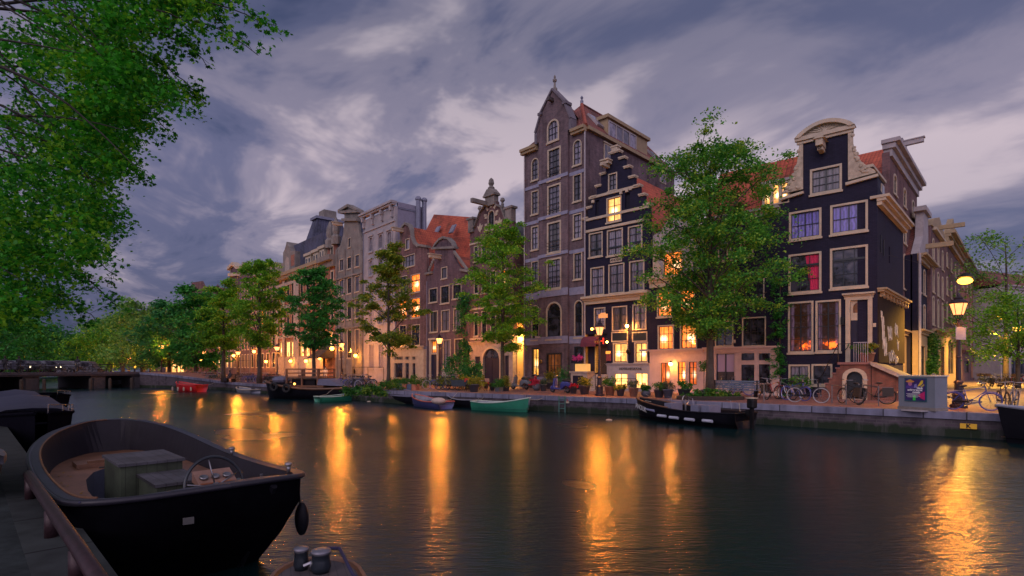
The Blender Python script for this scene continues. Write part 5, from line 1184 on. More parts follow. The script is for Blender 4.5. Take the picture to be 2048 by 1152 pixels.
# --- houses along the side street (frame: to the right is away from the canal)
SA = (C0[0],C0[1]); nS = Vector((-SD.y, SD.x)); G_S = 'houses along the side street'
def sfr(pl, pr, off=0.0):
    a = Vector(SA)+nS*off
    return Fr(online(pl, a, SD), online(pr, a, SD))
def street_house(pl, pr, off, ytop_l, label, rows_, cols_, wm, ground='ochre', yg=(665,None), topper=None, rm='dkred'):
    fr = sfr(pl, pr, off); L = fr.L; r = fr.root('canal_house', label, 'house', G_S)
    zt = fr.P((pl+pr)/2, ytop_l)[1]; zg = fr.P((pl+pr)/2, yg[0])[1]; ws = []
    for (ya, yb) in rows_:
        z0, z1 = fr.P((pl+pr)/2,yb)[1], fr.P((pl+pr)/2,ya)[1]
        for i in range(cols_): x = L*(i+.5)/cols_; w_ = min(.62, L/cols_*.38); ws.append(dict(r=(x-w_,x+w_,z0,z1),g='gc' if i!=1 else 'gd',cols=2,rows=3,fw=.13,rise=.25))
    wall(r, [(0,zg),(L,zg),(L,zt),(0,zt)], ws, wm); place_windows(r, ws)
    gs = [dict(r=(L*.1,L*.42,.9,zg-1.0),g='gd',cols=2,rows=2,fw=.12,sill=False),dict(r=(L*.56,L*.86,.1,zg-1.0),g='ldim',cols=2,rows=2,fw=.12,sill=False)]
    sh = wall(r, [(0,0),(L,0),(L,zg-.01),(0,zg-.01)], gs, ground, .4, 'shop_front', -.1)
    for w in gs: w['dep'] = -.1
    place_windows(sh, gs, fm=ground); cornice(sh, .05, L-.05, zg-.25, zg+.1, .35, ground, back=-.1)
    MB().box(.02,L-.02,.41,9,0,zt-.02).build('side_wall', M[wm], r)
    return fr, r, zt, ws
fr, r, zt, _ = street_house(1779.5, 1834, 1.0, 345, 'tall brick house with orange roof and grey cornice behind the black corner house', [(372,412),(428,486),(505,578),(598,664)], 3, 'rb', 'ochre')
L = fr.L; zt2 = zt
c = MB(); c.box(-.25,L+.25,-.6,.45,zt+.55,zt+.8); c.box(-.12,L+.12,-.35,.4,zt+.2,zt+.547); c.box(0,L,-.15,-.003,zt-.3,zt+.197); c.build('cornice', M['lav'], r)
c = MB(); c.box(.02,L-.02,.0,.35,zt,zt+.195); c.build('parapet', M['lav'], r)
zr = fr.P(1788,257)[1]
MB().box(L*.42,L*.58,.0,.45,zt+.8,zr+.45).build('gable_top', M['lav'], r)
sw_ = [o for o in r.children if o.name.startswith('side_wall')][0]; bpy.data.objects.remove(sw_); MB().box(.02,L-.02,.41,9,0,zt-2.3).build('side_wall', M['bb'], r)
gable_roof(r, .0, L, zt-2.28, zr+.25, .46, 9, 'redt'); k_ = MB(); k_.prism([(0,zt-2.2),(L,zt-2.2),(L,zt),(0,zt)], .302, .44); k_.build('parapet', M['rb'], r)
b = MB(); b.box(L*.42-.16,L*.42+.16,-1.25,.0,zr-.2,zr+.1); b.box(L*.42-.22,L*.42+.22,-1.32,.0,zr+.102,zr+.17); b.build('hoist_beam', M['lav'], r)
fr, r, zt, _ = street_house(1834.5, 1861, 0.25, 520, 'narrow dark brick house with tall white neck gable and drainpipe in the side street', [(538,590),(608,664)], 3, 'bb', 'ochre')
L = fr.L; zt3 = fr.P(1845,424)[1]; MB().prism([(L*.0,zt),(L*1.0,zt),(L*.72,zt+1.6),(L*.66,zt3),(L*.34,zt3),(L*.28,zt+1.6)], -.1, .4).build('neck_gable', M['lav'], r)
MB().box(L*.28,L*.72,-.3,.5,zt3+.002,zt3+.35).build('gable_cap', M['lav'], r); cornice(r, .05, L-.05, zt-.5, zt, .6, 'ochre'); b = MB(); b.box(L*.5-.15,L*.5+.15,-1.8,-.101,zt+.9,zt+1.25); b.build('hoist_beam', M['ochre'], r)
gable_roof(r, .1, L-.1, zt-.05, zt3-.8, .45, 9, 'dkred'); MB().tube([(-.02,-.15,0),(-.02,-.15,zt)], .09, 6).build('drainpipe', M['lav'], r)
fr, r, zt, _ = street_house(1861.5, 1889, 0.0, 470, 'red brown brick house with cream bell gable and hoist beam in the side street', [(488,530),(543,592),(598,654)], 3, 'rb', 'ochre')
L = fr.L; zt3 = fr.P(1872,428)[1]; MB().prism([(0,zt),(L,zt),(L*.86,zt+.8),(L*.72,zt3-.5),(L*.5,zt3),(L*.28,zt3-.5),(L*.14,zt+.8)], -.1, .4).build('bell_gable', M['ochre'], r)
capx = MB(); capx.box(L*.1,L*.9,-.3,.3,zt-.2,zt-.002); capx.build('moulding', M['white'], r); b = MB(); b.box(L*.5-.15,L*.5+.15,-1.8,-.101,zt+.5,zt+.85); b.build('hoist_beam', M['ochre'], r); gable_roof(r, .1, L-.1, zt-.05, zt3-.8, .45, 9, 'dkred')
fr, r, zt, _ = street_house(1889.5, 1921, 0.0, 500, 'brown brick house with ochre cornice behind the large lantern', [(520,548),(565,600),(612,650)], 4, 'rb', 'ochre')
cornice(r, 0, fr.L, zt-.3, zt+.7, .8, 'ochre'); k = MB(); k.prism([(fr.L*.2,zt+.7),(fr.L*.8,zt+.7),(fr.L*.5,zt+3.4)],0,.5); k.build('gable_top', M['ochre'], r)
fr, r, zt, _ = street_house(1921.5, 1951, 0.0, 545, 'last brown brick house at the end of the side street', [(562,590),(605,640),(655,690)], 4, 'redb', 'rb', yg=(705,None))
cornice(r, 0, fr.L, zt-.3, zt+.7, .8, 'stone')
# --- pale buildings closing the street
def end_block(x0px, x1px, d, yt, label, wm, nc, lit):
    a = at(x0px, d); b = at(x1px, d+6); fr = Fr(a, b); L = fr.L; r = fr.root('apartment_building', label, 'building')
    zt = (HY-yt)/FX*d+CZ-GZ; ws = []; nf = max(3, int((zt-3.5)/3.2))
    for j in range(nf):
        for i in range(nc): x = L*(i+.5)/nc; z = 4.2+j*3.2; ws.append(dict(r=(x-.75,x+.75,z,z+1.9),g='gd',cols=2,rows=1,fw=.1,sill=False)) if z+2.2 < zt else 0
    for i in range(nc): x = L*(i+.5)/nc; ws.append(dict(r=(x-.9,x+.9,.4 if lit == i else .2,2.9),g='lo' if lit==i else 'gd',cols=2,rows=1,fw=.1,sill=False))
    wall(r, [(0,0),(L,0),(L,zt),(0,zt)], ws, wm); place_windows(r, ws); MB().box(.02,L-.02,.31,8,0,zt-.1).build('side_wall', M[wm], r); cornice(r, 0, L, zt-.3, zt+.25, .4, 'lav'); return r, fr, zt
end_block(1948, 2001, 78, 640, 'pale plaster building with an orange lit shop window at the end of the side street', 'lav', 3, 0)
r, fr, zt = end_block(2001.5, 2120, 74, 572, 'white four storey building with red tiled roof beyond the square', 'lav', 7, 9)
MB().add([(-.2,-.3,zt+.26),(fr.L+.2,-.3,zt+.26),(fr.L+.2,4,zt+3),(-.2,4,zt+3),(-.2,8,zt+.26),(fr.L+.2,8,zt+.26)], [(0,1,2,3),(3,2,5,4),(0,3,4),(1,5,2),(0,4,5,1)]).build('roof', M['dkred'], r)
# ------------------------------------------------------------------ trees
LEAF = dict(
 elm=leafmat('elm_leaves', (0.035,0.19,0.025), (0.13,0.42,0.045), (0.30,0.46,0.04)),
 lime=leafmat('lime_green_leaves', (0.08,0.27,0.02), (0.20,0.48,0.03), (0.32,0.48,0.03)),
 yell=leafmat('yellowing_leaves', (0.09,0.19,0.018), (0.24,0.33,0.028), (0.38,0.32,0.03)),
 dark=leafmat('dark_elm_leaves', (0.022,0.15,0.028), (0.060,0.31,0.042), None),
 blue=leafmat('blue_green_leaves', (0.016,0.12,0.036), (0.045,0.24,0.055), None),
 near=leafmat('near_maple_leaves', (0.014,0.13,0.010), (0.06,0.38,0.022), (0.20,0.46,0.02), .5),
 pale=leafmat('pale_green_leaves', (0.08,0.24,0.045), (0.20,0.42,0.07), (0.26,0.40,0.08)),
 bush=leafmat('bush_leaves', (0.02,0.11,0.02), (0.07,0.24,0.03), (0.18,0.28,0.03)),
 grey=leafmat('grey_green_leaves', (0.05,0.08,0.05), (0.12,0.16,0.09), None),
 gold=leafmat('yellow_green_leaves', (0.14,0.17,0.02), (0.30,0.29,0.03), None),
 red=leafmat('red_flowers', (0.35,0.02,0.03), (0.6,0.04,0.10), None, .2), pinkf=leafmat('pink_flowers', (0.5,0.04,0.25), (0.8,0.12,0.45), None, .2),
)
LS4 = ((-.5,0,0),(-.05,.36,.06),(.55,0,-.12),(-.05,-.36,.06))
LS9 = ((-.48,0,0),(-.30,.20,.02),(-.22,.50,-.04),(.02,.24,.05),(.30,.42,-.05),(.30,.14,.03),(.62,0,-.12),(.30,-.14,.03),(.30,-.42,-.05),(.02,-.24,.05),(-.22,-.50,-.04),(-.30,-.20,.02))
def leaves_mesh(centers, radii, per, size, rng, flat=0.5, droop=0.25, shape=LS4):
    C = np.repeat(np.array(centers, dtype=np.float32), per, axis=0); Rr = np.repeat(np.array(radii, dtype=np.float32), per, axis=0)
    n = len(C); g = rng.normal(0, .52, (n,3)).astype(np.float32); g = np.clip(g, -1.35, 1.35); g[:,2] *= flat
    rad2 = g[:,0]**2+g[:,1]**2
    P = C+g*Rr[:,None]; P[:,2] -= rad2*Rr*droop
    nrm = rng.normal(0, .55, (n,3)); nrm[:,2] += .8; nrm /= np.linalg.norm(nrm,axis=1)[:,None]
    t = rng.normal(0, 1, (n,3)); t -= nrm*np.sum(t*nrm,axis=1)[:,None]; t /= np.linalg.norm(t,axis=1)[:,None]
    b = np.cross(nrm, t); s = size*rng.uniform(.6, 1.25, n)[:,None]
    K = len(shape); v = np.empty((n,K,3), dtype=np.float32)
    for k_, (a_, b_, c_) in enumerate(shape): v[:,k_] = P+t*s*a_+b*s*b_+nrm*s*c_
    return v.reshape(-1,3)
def leaf_object(name, V, mat_, parent, K=4):
    me = bpy.data.meshes.new(name); n = len(V)//K
    me.vertices.add(len(V)); me.vertices.foreach_set('co', V.ravel())
    me.loops.add(n*K); me.loops.foreach_set('vertex_index', np.arange(n*K, dtype=np.int32))
    me.polygons.add(n); me.polygons.foreach_set('loop_start', np.arange(0, n*K, K, dtype=np.int32)); me.polygons.foreach_set('loop_total', np.full(n, K, dtype=np.int32))
    me.materials.append(mat_); me.update(calc_edges=True); me.validate()
    o = bpy.data.objects.new(name, me); link(o, parent); return o
def branch(mb, a, b, r0, r1, rng, k=4, sag=.12):
    a = np.array(a, float); b = np.array(b, float); L = np.linalg.norm(b-a); pts = []; rs = []
    off = rng.normal(0, abs(sag)*L*.35, 3)
    for i in range(k+1):
        t = i/k; p = a+(b-a)*t+off*math.sin(math.pi*t); p[2] += -sag*L*math.sin(math.pi*t)*.6; pts.append(tuple(p)); rs.append(r0+(r1-r0)*t)
    mb.tube(pts, rs, 5, cap=False); return pts
def make_tree(base, H, Rc, z0, seed, leafm, label, cat='tree', group='elm trees along the quay', n=150, per=70, size=.16, lean=(0,0), name='elm_tree', prof=(.35,.9,1.0,.8,.45,.1), flat=.5, tr=.17, zbase=GZ, asym=(0,0), cf=.22, gap=0.0):
    rng = np.random.default_rng(seed); root = empty(name, (base[0],base[1],zbase), 0, label, cat, group)
    wood = MB(); trunk = []; ks = 10; top = H*.9
    for i in range(ks+1):
        t = i/ks; trunk.append((lean[0]*t**1.5+rng.normal(0,.05)*H*.06*t, lean[1]*t**1.5+rng.normal(0,.05)*H*.06*t, top*t))
    wood.tube(trunk, [tr*(1.25 if i == 0 else 1)*(1-.88*i/ks)+.012 for i in range(ks+1)], 8)
    def tp(z): 
        t = min(max(z/top,0),1)*ks; i = min(int(t),ks-1); f = t-i; a = np.array(trunk[i]); b = np.array(trunk[i+1]); return a+(b-a)*f
    def rad(z): 
        t = (z-z0)/(H-z0)*(len(prof)-1); i = min(max(int(t),0),len(prof)-2); f = t-i; return Rc*(prof[i]+(prof[i+1]-prof[i])*f)
    cs = []; rs = []; boughs = []
    nb = max(9, n//8)
    for i in range(nb):
        z = z0+(H-z0)*((i+.5)/nb)**.92*.97; an = i*2.39996+rng.normal(0,.35); r = rad(z)*rng.uniform(.72,1.08)
        c = tp(z*.9)[:2]
        e = np.array([c[0]+asym[0]*r/Rc+math.cos(an)*r, c[1]+asym[1]*r/Rc+math.sin(an)*r, z+rng.normal(0,.02)*H])
        zs = max(z-r*rng.uniform(.55,1.0), z0*.75); s = tp(min(zs, top)); pts = branch(wood, s, e, tr*.42*(1-z/H*.75), .02, rng, 5, -.10); boughs.append((pts, r))
    for i in range(n):
        pts, r = boughs[i % nb]; t = 1-abs(rng.normal(0,.36)); t = min(max(t,.22),1.04); q = t*(len(pts)-1); k = min(int(q),len(pts)-2); f = q-k
        p = np.array(pts[k])+(np.array(pts[k+1])-np.array(pts[k]))*f
        j = rng.normal(0,1,3)*np.array([.2,.2,.15])*max(r,.8)*(.5+.7*t); c = p+j
        if c[2] > H: c[2] = H-rng.uniform(0,.4)
        cr = Rc*cf*rng.uniform(.55,1.2); cs.append(c); rs.append(cr)
        if rng.random() < .35: branch(wood, p, c, .022, .008, rng, 2, .1)
    if gap: pass
    leaf_object('crown', leaves_mesh(cs, rs, per, size, rng, flat), leafm, root)
    wood.build('trunk', M['bark'], root, smooth=True); return root
GT = 'street trees along the far quay'
b = atz(1420,796,GZ)
make_tree(b, 14.0, 3.6, 4.0, 29, LEAF['elm'], 'large full green elm in front of the dark houses, its roots in a planted bed', n=370, per=125, size=.145, prof=(.40,.98,1.05,1.0,.90,.74,.48), tr=.22, group=GT, cf=.185, flat=.5)
b = at(1005, 39.5)
make_tree(b, 12.2, 3.0, 3.5, 11, LEAF['lime'], 'bright green elm before the stone gabled house with the arched door', n=200, per=120, size=.16, prof=(.30,.85,1.0,.95,.7,.25), tr=.16, group=GT, cf=.19, flat=.38)
b = at(777, 42)
make_tree(b, 11.2, 2.6, 3.6, 13, LEAF['yell'], 'yellowing olive green tree before the pale stucco house', n=180, per=110, size=.165, prof=(.4,1.0,.95,.65,.4,.12), tr=.15, group=GT, cf=.19, flat=.38)
b = at(628, 50)
make_tree(b, 10.8, 2.9, 4.0, 17, LEAF['dark'], 'deep green tree before the mansion, behind the wooden barge', n=180, per=100, size=.2, prof=(.45,.9,1.0,.85,.55,.15), tr=.18, group=GT, cf=.20, flat=.4)
b = at(519, 57)
make_tree(b, 13.2, 2.9, 4.2, 19, LEAF['lime'], 'tall bright green elm right of the bench with the sitting person', n=200, per=100, size=.21, prof=(.3,.8,1.0,.95,.65,.2), tr=.24, group=GT, cf=.21, flat=.4)
b = at(447, 62)
make_tree(b, 11.6, 2.8, 4.2, 23, LEAF['lime'], 'pale green elm with a lamp lit trunk beside the cafe', n=180, per=95, size=.23, prof=(.4,.9,1.0,.9,.6,.25), tr=.24, group=GT, cf=.22, flat=.4)
for px, d, H, Rc, sd_, lf, lab in ((392,76,13.2,4.2,31,'dark','dark elm before the brown brick house with the red brick top'),
        (338,86,12.0,4.6,37,'blue','dark blue green tree behind the lamps on the bridge ramp'),
        (284,94,13.5,6.0,41,'pale','tall pale green tree with thin feathery top beyond the bridge'),
        (246,112,13.0,6.2,42,'elm','broad mid green tree beyond the bridge, below the pale feathery one'),
        (205,118,11.5,6.0,43,'lime','lower bright green tree at the bend beyond the bridge')):
    b = at(px, d); make_tree(b, H, Rc, 2.6, sd_, LEAF[lf], lab, n=150, per=70, size=.42, prof=(.6,.95,1.0,.85,.6,.25), tr=.3, group='trees beyond the bridge', cf=.27)
for px, d, H, Rc, sd_, lf, lab in ((165,150,11,8,51,'dark','far dark tree in the middle of the tree line closing the canal'),(125,160,12,8,52,'blue','far blue green tree left of the middle of the tree line'),(85,140,13.5,8,53,'blue','far dark tree second from the left in the tree line closing the canal'),(45,120,12,7,54,'dark','far dark tree nearest the left end of the distant tree line'),(-5,100,15,8,55,'dark','tall dark tree on the left bank behind the bridge end')):
    b = at(px, d); make_tree(b, H, Rc, 1.2, sd_, LEAF[lf], lab, n=150, per=55, size=.6, prof=(.8,1.0,1.0,.85,.6,.3), tr=.3, group='distant trees closing the canal', cf=.28)
# left bank trees whose crowns hang over the water
make_tree((-52,43,0), 17.5, 8.0, 3.2, 61, LEAF['dark'], 'big dark green tree leaning over the water from the left bank near the bridge', n=260, per=90, size=.34, prof=(.75,1.0,.95,.8,.55,.2), tr=.35, group='trees on the near left bank', lean=(4,1), cf=.2)
make_tree((-36,28,0), 15.5, 7.4, 3.6, 62, LEAF['dark'], 'dark green tree on the left bank with low spreading boughs above the moored boats', n=300, per=95, size=.26, prof=(.7,1.0,.95,.8,.55,.2), tr=.33, group='trees on the near left bank', lean=(4.5,0), cf=.2)
# the near tree: its crown fills the upper left of the view
def near_tree():
    rng = np.random.default_rng(5); bx, by = -13.5, 9.5
    root = empty('maple_tree', (bx,by,GZ), 0, 'large leafy tree reaching in from the upper left with some yellow leaves', 'tree', None)
    wood = MB(); base = np.array([0,0,0.]); tr_ = []
    for i in range(9): t = i/8; tr_.append((1.6*t**1.4, .4*t, 11*t))
    wood.tube(tr_, [.34*(1-.8*i/8)+.02 for i in range(9)], 9)
    edge = [(-100,540),(0,480),(40,372),(85,300),(125,305),(165,392),(190,388),(225,330),(255,330),(300,295),(340,262),(400,248),(430,262),(470,240),(520,205),(560,172),(600,168),(640,60),(680,10),(720,0)]
    def lim(y):
        for (ya, xa), (yb, xb) in zip(edge, edge[1:]):
            if ya <= y <= yb: return xa+(xb-xa)*(y-ya)/(yb-ya)
        return -100
    cs = []; rs = []; bo = []
    # boughs
    for i in range(40):
        py = rng.uniform(-380, 640); px = lim(max(py,0))-rng.uniform(0,170) if py > 0 else rng.uniform(-250, 420)
        d = rng.uniform(7.8, 14.5); q = np.array([(px-HX)/FX*d-bx, d-by, (HY-py)/FX*d+CZ-GZ])
        s = np.array(tr_[int(rng.integers(4,9))]); k = .25+rng.random()*.3
        bo.append(branch(wood, s, q, .055, .006, rng, 9, -.16))
    for i in range(930):
        py = rng.uniform(-330, 655); l = lim(max(py,0)) if py > -60 else 430
        px = l-22-abs(rng.normal(0,1))*150-rng.random()*25; px = max(px, -320-rng.random()*60)
        d = rng.uniform(8.5, 15.5)
        q = np.array([(px-HX)/FX*d-bx, d-by, (HY-py)/FX*d+CZ-GZ])
        if q[2] < 2.2: continue
        cs.append(q); rs.append(.26+.22*rng.random()*d/11)
    # thin hanging sprays
    tips = [((300,-20),(538,32)),((310,20),(500,88)),((330,55),(398,118)),((300,-10),(470,55)),((280,60),(345,72)),((250,130),(395,190)),((230,210),(322,252)),((200,300),(275,352)),((150,560),(212,610)),((120,500),(205,545)),((100,590),(172,640)),((260,100),(385,178))]
    sp_c = []; sp_r = []
    for (a, b_), (c, e) in tips:
        d = rng.uniform(9, 11.5); P = []
        for t in np.linspace(0,1,9):
            px = a+(c-a)*t; py = b_+(e-b_)*t-14*math.sin(math.pi*t)+rng.normal(0,2.5); P.append(((px-HX)/FX*d-bx, d-by+.3*t, (HY-py)/FX*d+CZ-GZ))
        wood.tube(P, [.014*(1-.8*t)+.003 for t in np.linspace(0,1,9)], 4)
        for t in rng.uniform(.15,1.0,16):
            q = t*8; i = min(int(q),7); p = np.array(P[i])+(np.array(P[i+1])-np.array(P[i]))*(q-i); j = rng.normal(0,.10,3); sp_c.append(p+j); sp_r.append(.13)
            wood.tube([tuple(p), tuple(p+j)], .004, 3)
    V = np.concatenate([leaves_mesh(cs, rs, 78, .082, rng, .5, .3, LS9), leaves_mesh(sp_c, sp_r, 12, .085, rng, .9, .3, LS9)])
    leaf_object('crown', V, LEAF['near'], root, len(LS9)); wood.build('trunk', plain('dark_bark', (.018,.014,.012), .9, var=.4, scale=4, bmp=.6), root, smooth=True)
near_tree()
# right side trees beyond the square
b = at(2012, 52); make_tree(b, 15.0, 5.6, 5.5, 71, LEAF['pale'], 'thin topped tree with airy branches against the sky above the square', n=120, per=34, size=.26, prof=(.5,.9,1.0,.95,.8,.5), tr=.22, group='trees on the square', cf=.2)
b = at(2036, 44); make_tree(b, 7.6, 4.4, 3.2, 72, LEAF['lime'], 'low spreading green tree lit by the street lights on the square', n=150, per=60, size=.2, prof=(.7,1.0,.9,.6,.3), tr=.16, group='trees on the square', cf=.22)
# planted bed at the foot of the elm
def bush(base, rx, ry, h, seed, leafm, label, name='bush', cat='bush', group=None, n=26, per=50, size=.12, z=GZ, parent=None, stem=True):
    rng = np.random.default_rng(seed)
    r = empty(name, (base[0],base[1],z), 0, label, cat, group) if parent is None else parent
    cs = []; rs = []
    for i in range(n):
        a = rng.random()*6.283; q = math.sqrt(rng.random()); zz_ = h*(.15+.8*rng.random()*(1-q*.5)); cs.append((math.cos(a)*q*rx, math.sin(a)*q*ry, zz_)); rs.append(max(.12, min(rx,ry,h)*.36*rng.uniform(.6,1.1)))
    leaf_object('foliage', leaves_mesh(cs, rs, per, size, rng, .8, .2), leafm, r)
    if stem:
        w = MB()
        for c in cs[:10]: w.tube([(c[0]*.2,c[1]*.2,0),(c[0]*.7,c[1]*.7,c[2]*.6),c], .012, 4)
        w.build('stems', M['bark'], r)
    return r
b = atz(1420,799,GZ); r = bush(b, 1.45, .75, .55, 81, LEAF['bush'], 'round bed of low green plants around the trunk of the large elm', 'flower_bed', 'flower bed', n=40, per=60, size=.13, stem=False)
MB().lathe([(1.0,0),(1.0,.16),(.9,.2),(.85,.1)], n=20, sx=1.7, sy=.95).build('soil_edge', plain('dark_soil', (.03,.022,.018), .9), r)
b = atz(735,792,GZ); bush((b.x-.3,b.y+.5), 1.2, .8, .65, 82, LEAF['bush'], 'rough green bush hanging over the quay wall left of the planter boxes', n=34, per=60, size=.14)
b = atz(770,782,GZ); bush((b.x,b.y+1.2), 1.2, .8, .8, 83, LEAF['bush'], 'low green bush at the foot of the yellowing tree', n=24, per=50)
b = at(921, 43); bush(b, 1.7, 1.2, 3.2, 84, LEAF['blue'], 'tall blue green shrub beside the arched door house', 'shrub', 'shrub', n=46, per=70, size=.16)
b = at(925, 41); bush(b, 1.7, 1.0, 1.3, 85, LEAF['gold'], 'yellow green hedge plant below the tall shrub', 'shrub', 'shrub', n=34, per=60, size=.14)
b = at(822, 43.5); bush(b, 1.9, .8, 1.1, 86, LEAF['bush'], 'green and ochre planting before the cream shop front', n=34, per=50)
b = at(655, 50); bush(b, 2.6, .8, .7, 87, LEAF['gold'], 'yellow green plants on the quay behind the barge', n=26, per=40, size=.15)
# creepers on walls
def creeper(fr, pxs, seed, leafm, label, off=-.12, wid=.5, size=.13, name='climbing_plant', per=40, n=60):
    rng = np.random.default_rng(seed); pts = [fr.P(*p) for p in pxs]; r = empty(name, tuple(fr.world(pts[0][0], off, pts[0][1])), fr.ang, label, 'climbing plant')
    x0, z0 = pts[0]; P = [(x-x0, 0, z-z0) for x, z in pts]; cs = []; rs = []
    for i in range(n):
        q = rng.random()*(len(P)-1); k = int(q); f = q-k; p = np.array(P[k])+(np.array(P[k+1])-np.array(P[k]))*f; cs.append(p+np.array([rng.normal(0,wid*.5), -abs(rng.normal(0,.12)), rng.normal(0,.1)])); rs.append(wid*.45)
    leaf_object('foliage', leaves_mesh(cs, rs, per, size, rng, .8, .2), leafm, r); w = MB().tube(P, .03, 5); w.build('stem', M['bark'], r)
creeper(FRA, [(1563,790),(1561,740),(1560,700),(1562,660),(1560,610),(1563,560)], 91, LEAF['dark'], 'dark green creeper climbing the left edge of the black corner house', wid=.5, n=46, per=36)
fN = Fr(onL(854), onL(939.5)); creeper(fN, [(933,760),(932,720),(931,680),(930,620),(933,590)], 92, LEAF['blue'], 'dense dark ivy column between the plum brick house and the arched door house', wid=.9, n=70, per=50, size=.18)
fS = sfr(1834.5, 1861, 0.25); creeper(fS, [(1852,745),(1853,720),(1854,695),(1856,670)], 93, LEAF['bush'], 'thick green climber on the ochre shop front of the side street', wid=1.1, n=80, per=60, size=.16)
# ------------------------------------------------------------------ street lanterns
def lantern(base, label, h=3.95, sc=1.0, group='street lanterns with glowing glass', z=GZ, sign=False, bright=None):
    r = empty('street_lamp', (base[0],base[1],z), .4, label, 'street lamp', group); s = sc
    MB().lathe([(.24*s,0),(.24*s,.12),(.17*s,.16),(.17*s,.5),(.2*s,.54),(.12*s,.62),(.11*s,1.0),(.14*s,1.03),(.075*s,1.12),(.065*s,2.0),(.08*s,2.03),(.06*s,2.08),(.05*s,h-.85),(.08*s,h-.82),(.04*s,h-.78)], n=10).build('post', plain('dark_maroon_iron', (.035,.022,.03), .4, .3), r)
    b = MB(); b.tube([(-.3*s,0,h-1.0),(.3*s,0,h-1.0)], .018*s, 5)
    for k in range(4):
        a = k*math.pi/2+.78; b.tube([(.04*math.cos(a),.04*math.sin(a),h-.85),(.12*s*math.cos(a),.12*s*math.sin(a),h-.62)], .012*s, 4)
    b.build('ladder_bar', M['iron'], r)
    g = MB().lathe([(.13*s,h-.62),(.235*s,h-.18)], n=4 if False else 6); go = g.build('lantern_glass', bright or M['lamp'], r)
    f = MB()
    for k in range(6):
        a = k*math.pi/3; f.tube([(.135*s*math.cos(a),.135*s*math.sin(a),h-.63),(.243*s*math.cos(a),.243*s*math.sin(a),h-.17)], .011*s, 4)
    f.lathe([(.15*s,h-.645),(.15*s,h-.622)], n=6); f.build('lantern_frame', M['iron'], go)
    t = MB().lathe([(.27*s,h-.178),(.28*s,h-.14),(.17*s,h-.04),(.12*s,h+.0),(.13*s,h+.05),(.05*s,h+.12),(.05*s,h+.17),(.015*s,h+.27)], n=8); t.build('lantern_hood', plain('dark_maroon_iron', (.035,.022,.03), .4), r)
    l = bpy.data.lights.new('lantern_light', 'POINT'); l.energy = 1500*s*s*(1.7 if s > 1.3 else 1); l.color = (1.0,.32,.03); l.shadow_soft_size = .27*s; lo = bpy.data.objects.new('lantern_light', l); link(lo, r); lo.location = (0,0,h-.4)
    if sign:
        q = MB(); q.box(-.33,.33,-.09,-.07,h-1.62,h-1.12); q.build('sign_plate', plain('blank_grey_plate', (.30,.30,.36), .5), r)
    return r
lamp_near = emit('lantern_glass_near', (1.0,.36,.12), 2.6)
lantern(atz(1917,816,GZ), 'large lantern at the side street corner with a blank grey plate on its post', 4.35, 1.22, sign=True, bright=lamp_near)
lantern(atz(1199,792,GZ), 'glowing lantern standing between the plant pots before the hotel', 4.1, 1.15, bright=lamp_near)
lantern(at(879,48), 'glowing lantern before the plum brick house with the neck gable', 4.35, 1.25)
lantern(at(683,62), 'glowing lantern before the grey sandstone house', 4.55, 1.35)
lantern(at(554,74), 'glowing lantern before the yellow lit windows of the mansion', 4.6, 1.45)
lantern(at(476,86), 'glowing lantern between the two tall green elms', 4.3, 1.5)
lantern(at(407,93), 'glowing lantern in front of the lit cafe', 4.6, 1.55)
for px, d, h, l in ((323,84,5.2,'lantern tallest in the group on the bridge ramp'),(300,96,5.1,'lantern second from the right in the group on the bridge ramp'),(290,100,4.3,'lantern third from the right on the bridge ramp'),(258,104,3.7,'lantern standing alone left of the ramp group'),(222,118,3.6,'small far lantern right of the red signal'),(187,128,3.7,'small far lantern above the middle of the bridge'),(177,132,3.5,'farthest small lantern left above the bridge'),(197,122,3.8,'small far lantern left of the red signal')):
    lantern(at(px,d), l, h, 1.45)
# wall lamps: bracket, cap and a bare glowing bulb
def wall_lamp(fr, px, py, label, r_=.13, out=.5, m='bulbs', group='wall lamps glowing on the house fronts'):
    x, z = fr.P(px, py, -out); r = empty('wall_lamp', tuple(fr.world(x,0,z)), fr.ang, label, 'wall lamp', group)
    MB().tube([(0,0,.1),(0,-out,.22),(0,-out,r_)], .02, 5).build('bracket', M['iron'], r); MB().ball((0,-out,0), r_, r_, r_, 10, 6).build('bulb', M[m], r); MB().lathe([(r_*1.3,r_*.8),(r_*.5,r_*1.4)], (0,-out,0), 8).build('cap', M['iron'], r)
    if r_ > .115: l = bpy.data.lights.new('wall_light', 'POINT'); l.energy = 1200 if r_ > .2 else 620; l.color = (1.0,.34,.04); l.shadow_soft_size = r_*1.15; lo = bpy.data.objects.new('wall_light', l); link(lo, r); lo.location = (0,-out,0)
    return r
M['bulbsm'] = emit('small_wall_bulb', (1.0,.44,.10), 30)
wall_lamp(FRG, 1184, 658, 'bright starry bulb above the crimson awning', .10); wall_lamp(FRG, 1254, 652, 'small lamp between the two curtained windows of the hotel', .12, .4, 'bulbsm'); wall_lamp(FRG, 1214, 684, 'small lamp right of the red neon letters', .08, .4, 'bulbsm')
f = Fr(onL(791), onL(853.5)); wall_lamp(f, 784, 690, 'glowing bulb between the stucco house and the claret house', .14)
f = Fr(onL(673), onL(726.5)); wall_lamp(f, 711, 711, 'lantern hung on the grey sandstone house', .22)
f = Fr(onL(554), onL(646.8)); wall_lamp(f, 664, 697, 'lamp over the brown awning', .28); wall_lamp(f, 532, 723, 'left wall lamp low on the mansion', .24); wall_lamp(f, 581, 722, 'right wall lamp low on the mansion', .24); 
f = Fr(onL(500), onL(553)); wall_lamp(f, 508, 703, 'lamp on the brown brick house left of the mansion', .28); wall_lamp(f, 467, 711, 'lamp beside the orange lit window far down the row', .28)
